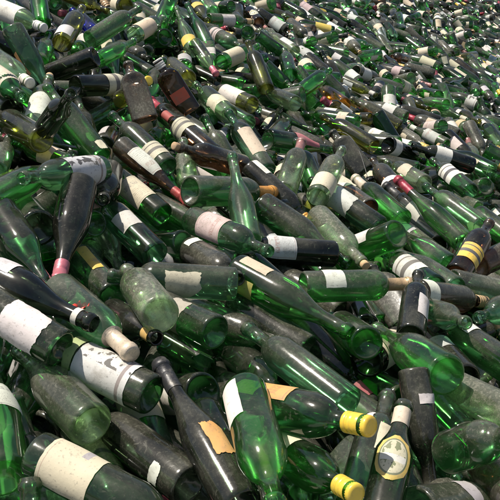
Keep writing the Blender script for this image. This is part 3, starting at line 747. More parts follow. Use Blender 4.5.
('F',0.8642,2.9232,0.7924,91.7,-26.4,-163.4,1.014,'G',0.79,0, '', 'dusty bright green flat flask above and right of the long bright green slim bottle'),
('H',-0.2628,2.9935,1.1304,-108.9,-28.2,-122.5,0.979,'T',0.5,0, '', 'teal green slim bottle below and right of the white-capped brown flask'),
('S',0.1663,3.3021,1.0217,-108.0,-20.0,-115.2,0.979,'D',0.6,0, '', 'black small bottle right of the pink-wrapped bottle'),
('H',-0.7152,3.2424,1.4133,98.5,-5.2,-75.8,1.038,'D',0.33,0, 'lab grey 0.16 0.38 80 -40 text', 'black slim bottle above and right of the smoky green bottle'),
('C',0.7039,3.2721,0.8619,83.6,-15.7,-114.5,0.964,'g',0.31,1, '', 'broken dark green stout bottle left of the white-labelled black bottle on the right'),
('H',-0.399,3.288,1.257,68.2,-24.4,-116.8,0.98,'g',0.43,0, '', 'dark green slim bottle above the dusty brown flask'),
('W',0.5961,3.77,1.0136,-144.3,-16.8,-103.8,1.006,'g',0.24,0, '', 'dark green bottle below and right of the amber bottle'),
('K',0.9561,3.1357,0.8337,113.5,8.8,-160.9,0.972,'g',0.68,0, '', 'dusty dark green square-shouldered bottle below and right of the white-labelled black bottle on the right'),
('H',-0.0057,3.1071,1.0941,79.6,-30.1,-141.5,1.033,'T',0.13,0, '', 'clean teal green slim bottle below the upright green bottle top centre'),
('W',0.6218,3.554,0.926,84.3,-20.5,-140.6,0.974,'g',0.64,0, 'lab pale 0.12 0.34 170 0 text', 'dusty dark green bottle with pale label below and right of the amber bottle'),
('S',0.033,3.5738,1.1502,95.6,-6.8,-136.3,0.973,'g',0.36,0, '', 'dark green small bottle below the upright green bottle top centre'),
('W',0.6574,3.4683,0.9331,92.5,-12.3,-124.2,0.991,'g',0.58,0, '', 'dark green bottle left of the white-labelled black bottle on the right'),
('S',-0.8418,3.6227,1.5183,90.1,-18.9,-159.0,1.007,'g',0.27,0, 'lab grey 0.12 0.4 110 20 plain', 'dark green small bottle above and left of the wide green base upper left'),
('F',0.421,3.3849,0.935,62.2,-27.5,-121.8,0.984,'g',0.17,0, 'lab cream 0.2 0.42 110 30 torn', 'clean dark green flat flask right of the pink-wrapped bottle'),
('W',-0.0343,2.6925,0.9537,32.0,-34.0,-100.7,1.024,'g',0.55,0, 'lab pale 0.16 0.38 200 -20 torn', 'dark green bottle below and right of the white-capped brown flask'),
('W',-0.7081,3.3446,1.3408,-77.4,42.0,-155.9,0.97,'G',0.39,0, 'lab white 0.16 0.38 140 30 text', 'bright green bottle above the rough black bottle'),
('B',0.0675,3.9497,1.2145,-131.6,-7.9,-92.0,0.943,'G',0.16,0, '', 'clean bright green sloping bottle right of the upright green bottle top centre'),
('W',-0.4108,3.0898,1.158,-38.3,-47.8,-56.7,0.988,'g',0.44,0, '', 'dark green bottle above and left of the white-capped brown flask'),
('S',-0.1402,3.5193,1.199,74.9,-21.6,-124.7,0.96,'D',0.51,0, '', 'black small bottle above and right of the white-capped brown flask'),
('W',-0.8282,2.933,1.3891,64.7,-16.4,-94.8,1.042,'D',0.15,0, '', 'clean black bottle left of the smoky green bottle'),
('S',0.0572,3.3109,1.0082,-54.8,-49.7,-51.2,0.956,'D',0.16,0, 'lab cream 0.12 0.4 110 -70 plain', 'clean black small bottle with cream label above and left of the pink-wrapped bottle'),
('W',-0.3743,3.6396,1.3743,98.3,5.8,-148.7,1.044,'g',0.26,0, '', 'dark green bottle above the white-capped brown flask'),
('S',-0.0402,3.5636,1.1834,86.9,-11.4,-119.9,1.013,'G',0.29,3, '', 'broken bright green small bottle below and left of the upright green bottle top centre'),
('K',-0.5704,3.6147,1.3331,-96.4,-23.6,-142.6,0.943,'D',0.52,0, '', 'black square-shouldered bottle above the dusty brown flask'),
('W',-0.2162,3.727,1.1688,32.8,-28.9,-99.6,0.957,'D',0.19,0, '', 'clean black bottle above the white-capped brown flask'),
('S',-0.7585,2.9599,1.3429,-43.8,-61.1,-38.0,1.044,'G',0.37,0, '', 'bright green small bottle right of the smoky green bottle'),
('W',0.9758,4.111,0.9056,73.4,-8.9,-97.1,0.966,'D',0.25,0, 'cork tan', 'black bottle above and left of the white-labelled black bottle on the right'),
('S',0.2328,4.0077,1.1866,-129.4,-32.2,-119.9,1.002,'G',0.48,0, 'foil black', 'bright green small bottle with black foil neck above and left of the amber bottle'),
('W',-0.0133,4.1927,1.3503,-146.6,67.7,-57.4,0.971,'g',0.13,0, 'lab cream 0.08 0.3 110 -70 text', 'clean dark green bottle above the upright green bottle top centre'),
('W',0.25,5.2153,1.3197,-108.3,-34.0,-146.8,0.977,'D',0.74,0, '', 'dusty black bottle above and right of the upright green bottle top centre'),
('K',1.1368,3.7954,0.8367,-115.5,-11.0,-103.9,0.964,'G',0.38,0, 'neck cream', 'bright green square-shouldered bottle right of the white-labelled black bottle on the right'),
('W',-0.5579,3.7508,1.5016,90.2,-10.2,-156.0,1.016,'O',0.31,0, 'lab cream 0.08 0.42 200 -60 plain', 'olive bottle with cream label above and right of the wide green base upper left'),
('W',1.4554,4.698,0.6702,24.0,-17.5,-109.8,0.97,'g',0.37,0, 'lab white 0.25 0.47 200 60 text', 'dark green bottle above and right of the white-labelled black bottle on the right'),
('K',0.2109,4.9536,1.2914,59.9,-14.1,-107.9,1.031,'D',0.5,0, 'lab pale 0.08 0.36 140 30 text;neck white', 'black square-shouldered bottle with pale label above the upright green bottle top centre'),
('W',0.871,4.6577,0.9442,-94.0,-21.1,-155.8,0.956,'O',0.22,0, 'lab pinkish 0.16 0.38 110 -60 text', 'olive bottle with pink grey label right of the amber bottle'),
('S',0.9238,3.7021,0.8798,74.8,-21.5,-131.6,0.98,'G',0.77,0, 'lab grey 0.2 0.54 200 40 text;neck white', 'dusty bright green small bottle with grey label above the long bright green slim bottle'),
('B',-0.3064,4.552,1.4595,-106.0,-44.3,-151.0,1.022,'O',0.15,0, 'lab yellow 0.25 0.47 80 -30 plain', 'clean olive sloping bottle with yellow label above the white-capped brown flask'),
('W',-0.8735,3.7654,1.5736,-109.3,-13.5,-106.3,0.942,'O',0.08,0, '', 'clean olive bottle above and right of the wide green base upper left'),
('S',0.7185,4.446,1.0467,107.4,-56.5,-34.9,0.964,'D',0.25,0, 'lab pinkish 0.25 0.47 200 -40 print', 'black small bottle with pink grey label right of the amber bottle'),
('W',0.5961,4.584,1.1044,-107.0,11.7,-43.9,0.986,'D',0.69,0, 'lab white 0.08 0.42 200 10 torn', 'dusty black bottle with torn white label above and right of the amber bottle'),
('S',0.0407,4.3952,1.3182,-124.4,-5.9,-91.8,1.044,'g',0.32,0, 'foil wine', 'dark green small bottle above and right of the upright green bottle top centre'),
('W',0.5198,4.3924,1.0118,36.5,-25.5,-108.7,0.952,'D',0.31,0, '', 'black bottle above the amber bottle'),
('H',-0.1007,4.6078,1.4533,97.0,3.2,-136.6,0.942,'g',0.31,0, 'lab cream 0.25 0.59 200 20 text', 'dark green slim bottle above and left of the upright green bottle top centre'),
('W',1.5605,4.5803,0.7397,68.0,-12.1,-110.9,0.994,'G',0.5,0, '', 'bright green bottle above and right of the white-labelled black bottle on the right'),
('W',-0.3775,3.9992,1.4277,69.8,-18.7,-118.1,0.973,'G',0.18,0, 'lab grey 0.16 0.38 200 -10 oval', 'clean bright green bottle with oval grey label above the white-capped brown flask'),
('W',0.5799,4.7427,1.1086,64.7,-15.6,-113.9,1.045,'G',0.3,0, 'lab white 0.2 0.36 80 10 plain', 'bright green bottle with white label above the amber bottle'),
('K',-0.2003,4.2251,1.344,-101.0,-22.2,-139.5,0.964,'T',0.43,0, 'lab pinkish 0.12 0.34 200 0 stripe;cork tan', 'teal green square-shouldered bottle with banded pink grey label in the top centre of the heap'),
('H',1.0491,4.7099,0.8986,-99.7,-20.1,-142.0,0.954,'L',0.1,0, 'neck cream', 'clean pale green slim bottle with cream neck band above the long bright green slim bottle'),
('B',1.0691,3.4395,0.8164,77.3,-22.8,-136.8,1.019,'T',0.13,0, 'lab beige 0.2 0.36 140 -40 plain;cork tan', 'clean teal green sloping bottle with beige label above the yellow-striped brown bottle'),
('W',0.3453,4.0798,1.1682,-131.0,-19.6,-108.4,0.979,'g',0.25,0, 'neck amber', 'dark green bottle with amber neck band above the amber bottle'),
('S',0.8328,4.8617,1.0253,70.7,-35.1,-148.8,1.031,'g',0.09,0, 'lab beige 0.12 0.28 170 -20 text', 'clean dark green small bottle with beige label above and right of the amber bottle'),
('F',-0.2039,3.8093,1.3292,-170.4,-56.8,-94.5,0.944,'G',0.46,0, 'lab white 0.25 0.47 200 -30 text', 'bright green flat flask with white label left of the upright green bottle top centre'),
('B',0.3092,4.1636,1.1524,74.3,-51.3,-158.7,0.999,'G',0.16,0, 'lab cream 0.12 0.4 140 20 text', 'clean bright green sloping bottle with cream label above and left of the amber bottle'),
('W',0.8344,4.5978,1.0316,-107.6,17.8,-38.3,1.044,'G',0.58,0, 'lab cream 0.08 0.42 170 10 text', 'bright green bottle with cream label right of the amber bottle'),
('B',0.9498,3.8338,0.8933,-118.4,-33.3,-136.6,1.034,'D',0.32,2, 'lab pinkish 0.2 0.42 140 30 plain', 'broken black sloping bottle with pink grey label above the long bright green slim bottle'),
('W',0.5682,4.8275,1.1702,83.6,-10.4,-124.3,1.047,'g',0.68,0, 'lab cream 0.25 0.47 80 -50 torn', 'dusty dark green bottle above the amber bottle'),
('H',0.3066,4.4363,1.1964,-119.1,-25.2,-123.0,1.03,'D',0.37,0, 'cap white', 'black slim bottle above and left of the amber bottle'),
('S',0.5025,4.353,1.0872,-106.5,-18.6,-125.9,0.945,'O',0.61,0, 'lab pale 0.08 0.36 80 30 plain;neck white', 'olive small bottle with pale label right of the amber bottle'),
('B',-0.528,3.8995,1.4502,-168.6,-68.5,-92.7,0.985,'G',0.35,0, 'lab cream 0.12 0.34 200 -10 plain;cap white', 'bright green sloping bottle with cream label right of the wide green base upper left'),
('B',-0.2002,4.5671,1.4271,63.4,-40.4,-136.6,0.941,'T',0.66,0, '', 'dusty teal green sloping bottle above and left of the upright green bottle top centre'),
('W',-0.2229,4.4663,1.3922,-94.1,-2.1,-56.3,0.954,'g',0.72,0, 'lab white 0.25 0.53 200 40 plain;cap tan', 'dusty dark green bottle with white label above and right of the white-capped brown flask'),
('H',1.0845,4.4271,0.941,94.2,-9.2,-149.5,0.979,'G',0.62,0, 'lab cream 0.08 0.42 80 -70 torn', 'bright green slim bottle with torn cream label above the white-labelled black bottle on the right'),
('W',0.9662,4.8526,1.0316,105.4,8.6,-155.1,0.931,'G',0.8,0, 'foil tan', 'dusty bright green bottle right of the amber bottle'),
('W',1.0936,4.6626,0.951,93.0,-13.5,-166.4,0.979,'G',0.24,0, 'lab cream 0.16 0.38 140 -60 text', 'bright green bottle with cream label above the white-labelled black bottle on the right'),
('S',0.3607,4.6882,1.2604,103.5,8.8,-145.9,0.971,'G',0.53,0, 'lab white 0.12 0.28 170 70 torn;neck white', 'bright green small bottle above and left of the amber bottle'),
('B',0.7166,4.1868,1.0661,-171.4,-51.3,-105.7,0.96,'G',0.42,0, 'lab pale 0.25 0.47 200 -60 text;cap white', 'bright green sloping bottle with pale label right of the amber bottle'),
('K',-0.4025,3.9505,1.403,65.3,-17.5,-109.9,0.94,'G',0.5,0, '', 'bright green square-shouldered bottle right of the wide green base upper left'),
('W',1.1365,4.1251,0.8903,-131.4,-49.0,-139.8,0.935,'D',0.65,0, '', 'dusty black bottle above and right of the white-labelled black bottle on the right'),
('H',0.9112,3.749,0.9571,104.8,1.3,-155.2,0.93,'g',0.38,0, 'lab pinkish 0.08 0.36 80 30 text', 'dark green slim bottle with pink grey label above the white-labelled black bottle on the right'),
('W',0.4634,3.4244,1.037,87.8,-13.0,-123.4,0.933,'G',0.11,0, 'lab cream 0.16 0.32 140 70 text', 'clean bright green bottle with cream label below the amber bottle'),
('S',0.7297,3.8722,0.9102,-101.4,-29.8,-149.6,1.004,'D',0.94,0, 'lab cream 0.16 0.44 140 60 torn;foil gold', 'dusty black small bottle with torn cream label above the long bright green slim bottle'),
('H',0.1932,3.3988,1.1228,85.3,-22.1,-146.9,0.98,'L',0.41,0, 'cork tan', 'pale green slim bottle below and right of the upright green bottle top centre'),
('K',0.7219,3.8446,0.9334,63.4,-14.8,-108.0,0.986,'O',0.69,0, '', 'dusty olive square-shouldered bottle right of the amber bottle'),
('B',0.7699,3.9401,0.9582,76.0,-15.6,-119.2,0.993,'g',0.75,0, 'lab pale 0.2 0.42 140 70 plain', 'dusty dark green sloping bottle with pale label right of the amber bottle'),
('S',0.5624,3.7179,0.998,97.6,-7.8,-128.7,0.987,'O',0.28,0, 'lab yellow 0.2 0.48 170 -20 print', 'olive small bottle below and right of the amber bottle'),
('B',1.2065,4.6816,0.8497,-89.3,-19.7,-167.0,0.948,'O',0.21,0, 'lab white 0.2 0.36 170 40 text', 'olive sloping bottle above and right of the white-labelled black bottle on the right'),
('K',0.0513,4.7737,1.3528,67.6,-43.3,-145.8,0.954,'N',0.12,0, 'lab pale 0.16 0.44 80 30 oval', 'clean brown square-shouldered bottle with oval pale label above the upright green bottle top centre'),
('F',0.4821,3.6567,0.9856,53.0,1.9,-80.1,0.933,'O',0.08,0, 'lab pale 0.25 0.59 110 70 plain;foil wine', 'clean olive flat flask with pale label below the amber bottle'),
('J',0.8441,4.5833,0.988,71.9,-0.3,-73.4,0.974,'g',0.57,2, 'lab grey 0.2 0.42 200 -70 plain', 'broken dark green flagon right of the amber bottle'),
('K',1.3287,4.1676,0.7659,68.2,-45.4,-157.8,1.036,'L',0.17,0, 'cap white', 'clean pale green square-shouldered bottle with white screw cap above the yellow-striped brown bottle'),
('W',1.1732,4.9562,0.9593,-136.9,-51.7,-135.7,0.99,'G',0.5,0, '', 'bright green bottle above the white-labelled black bottle on the right'),
('W',0.506,4.8974,1.2678,105.3,6.1,-134.6,0.964,'g',0.29,0, 'lab cream 0.12 0.4 170 -70 torn;foil brownpink', 'dark green bottle with torn cream label above the amber bottle'),
('W',-0.2799,3.4523,1.2638,-6.8,-83.6,-78.7,0.959,'G',0.35,0, 'lab grey 0.08 0.42 110 10 text;neck white', 'bright green bottle with grey label above the white-capped brown flask'),
('K',0.5977,4.4412,1.0567,61.0,-23.8,-122.7,0.989,'G',0.48,0, 'lab white 0.08 0.3 110 30 plain;neck gold', 'bright green square-shouldered bottle with white label above and right of the amber bottle'),
('F',0.3051,3.7617,1.0394,57.6,-26.8,-118.4,0.999,'G',0.55,0, '', 'bright green flat flask left of the amber bottle'),
('W',1.034,3.9413,0.8714,74.5,-15.2,-117.1,1.036,'D',0.73,0, 'lab beige 0.2 0.54 170 -30 plain;foil crimson', 'dusty black bottle with beige label above the long bright green slim bottle'),
('K',0.2801,5.3483,1.3189,69.4,-5.7,-97.2,1.033,'O',0.4,0, '', 'olive square-shouldered bottle above and right of the upright green bottle top centre'),
('H',0.6181,5.4313,1.231,71.1,-20.9,-133.3,0.994,'G',0.62,0, 'lab white 0.16 0.44 110 0 text', 'bright green slim bottle with white label above the amber bottle'),
('K',1.0834,5.6581,1.0411,79.4,9.2,-33.2,0.953,'N',0.39,0, 'lab cream 0.08 0.24 140 -30 torn', 'brown square-shouldered bottle above and right of the amber bottle'),
('W',0.4725,5.7101,1.3164,61.7,-18.1,-118.9,1.029,'g',0.54,0, 'lab pinkish 0.25 0.53 170 10 text;cork tan', 'dark green bottle with pink grey label above the amber bottle'),
('W',1.5772,6.2465,0.9603,-120.5,-21.1,-126.7,1.009,'N',0.53,0, 'cork tan', 'brown bottle above the white-labelled black bottle on the right'),
('B',1.4941,5.7173,0.8871,69.3,-25.1,-140.2,1.009,'g',0.22,0, '', 'dark green sloping bottle above the white-labelled black bottle on the right'),
('C',1.5062,5.9288,0.9367,-118.6,2.2,-87.1,0.983,'T',0.3,0, '', 'teal green stout bottle above the white-labelled black bottle on the right'),
('W',0.9656,4.9787,1.0311,84.2,-12.8,-134.6,0.983,'D',0.47,0, 'lab pinkish 0.12 0.34 140 20 torn;neck gold', 'black bottle with torn pink grey label above and right of the amber bottle'),
('W',1.3467,5.0431,0.902,79.6,-10.6,-114.5,0.967,'g',0.27,0, 'foil brownpink', 'dark green bottle with brownpink foil neck above the white-labelled black bottle on the right'),
('W',0.5367,5.3154,1.2553,76.8,-2.6,-86.4,1.037,'g',0.21,0, 'lab yellow 0.08 0.42 170 -10 plain;cap yellow', 'dark green bottle with yellow label above the amber bottle'),
('W',0.986,5.7307,1.0595,44.6,-35.0,-124.8,0.938,'L',0.67,0, '', 'dusty pale green bottle above and right of the amber bottle'),
('W',1.2095,6.365,1.1127,-114.2,-25.2,-136.6,0.953,'g',0.33,0, '', 'dark green bottle above the white-labelled black bottle on the right'),
('W',0.8246,5.2588,1.1259,90.2,-11.5,-41.8,0.932,'G',0.4,0, 'lab white 0.2 0.48 80 -50 plain;cork tan', 'bright green bottle with white label above and right of the amber bottle'),
('W',1.0563,6.4238,1.2096,-123.4,-43.3,-142.1,1.022,'g',0.08,1, '', 'broken clean dark green bottle above and right of the amber bottle'),
('W',0.8727,5.8653,1.1637,60.3,-15.5,-115.7,1.029,'D',0.31,0, 'foil tan', 'black bottle above and right of the upright green bottle top centre'),
('B',1.3226,5.6999,0.9782,72.0,-10.4,-113.1,1.042,'G',0.49,0, 'lab cream 0.12 0.46 200 20 plain;neck cream', 'bright green sloping bottle with cream label right of the amber bottle'),
('W',0.2228,5.6572,1.4123,-110.2,-20.4,-130.3,0.987,'L',0.2,0, '', 'pale green bottle above and right of the upright green bottle top centre'),
('S',1.592,5.5621,0.8675,-119.2,-37.9,-145.8,1.015,'G',0.67,0, 'lab grey 0.12 0.34 110 -50 plain', 'dusty bright green small bottle with grey label right of the amber bottle'),
('B',1.3684,6.0107,1.0717,104.8,-1.1,-121.2,0.934,'G',0.32,0, 'lab cream 0.2 0.48 200 40 plain;cap black', 'bright green sloping bottle with cream label above and right of the amber bottle'),
('K',1.2063,5.3214,0.986,78.2,-9.0,-109.9,0.947,'D',0.8,0, 'foil gold', 'dusty black square-shouldered bottle with gold foil neck right of the amber bottle'),
('C',0.9397,6.3006,1.2417,-124.3,-40.6,-138.8,0.967,'C',0.56,0, 'lab cream 0.25 0.47 170 10 torn', 'clear stout bottle with torn cream label above and right of the amber bottle'),
('W',0.646,5.4255,1.1889,-98.6,-40.3,-167.4,1.04,'O',0.82,0, 'lab pale 0.12 0.4 200 -60 text;cork tan', 'dusty olive bottle with pale label above the amber bottle'),
('S',0.6585,5.7809,1.2506,61.1,-13.2,-111.7,1.042,'D',0.28,0, 'lab pale 0.2 0.36 170 -70 plain', 'black small bottle above the amber bottle'),
('W',1.133,5.8343,1.0997,88.8,-7.5,-132.2,0.97,'g',0.3,0, 'lab pale 0.08 0.36 110 -50 text;cork tan', 'dark green bottle above and right of the amber bottle'),
('W',1.2654,6.6568,1.1676,-129.5,-18.9,-117.4,0.963,'D',0.62,0, '', 'black bottle above and right of the amber bottle'),
('B',0.1461,5.1927,1.4467,107.1,5.7,-118.2,1.045,'G',0.57,0, 'lab cream 0.08 0.36 140 -20 text;cap gold', 'bright green sloping bottle with cream label above the upright green bottle top centre'),
('C',1.4121,4.8962,0.8507,76.0,-14.6,-124.3,1.002,'g',0.43,0, 'lab pale 0.08 0.3 170 20 print', 'dark green stout bottle with pale label above the white-labelled black bottle on the right'),
('H',0.8997,5.5654,1.1166,65.8,-18.2,-123.6,1.007,'G',0.4,0, '', 'bright green slim bottle above and right of the amber bottle'),
('W',0.4355,5.9515,1.3675,-107.7,-2.4,-91.7,0.97,'g',0.21,0, 'lab yellow 0.2 0.42 80 0 torn', 'dark green bottle above the amber bottle'),
('H',1.4047,6.5776,1.0939,-126.9,-9.7,-108.1,0.955,'g',0.53,0, 'cork tan', 'dark green slim bottle above and right of the amber bottle'),
]
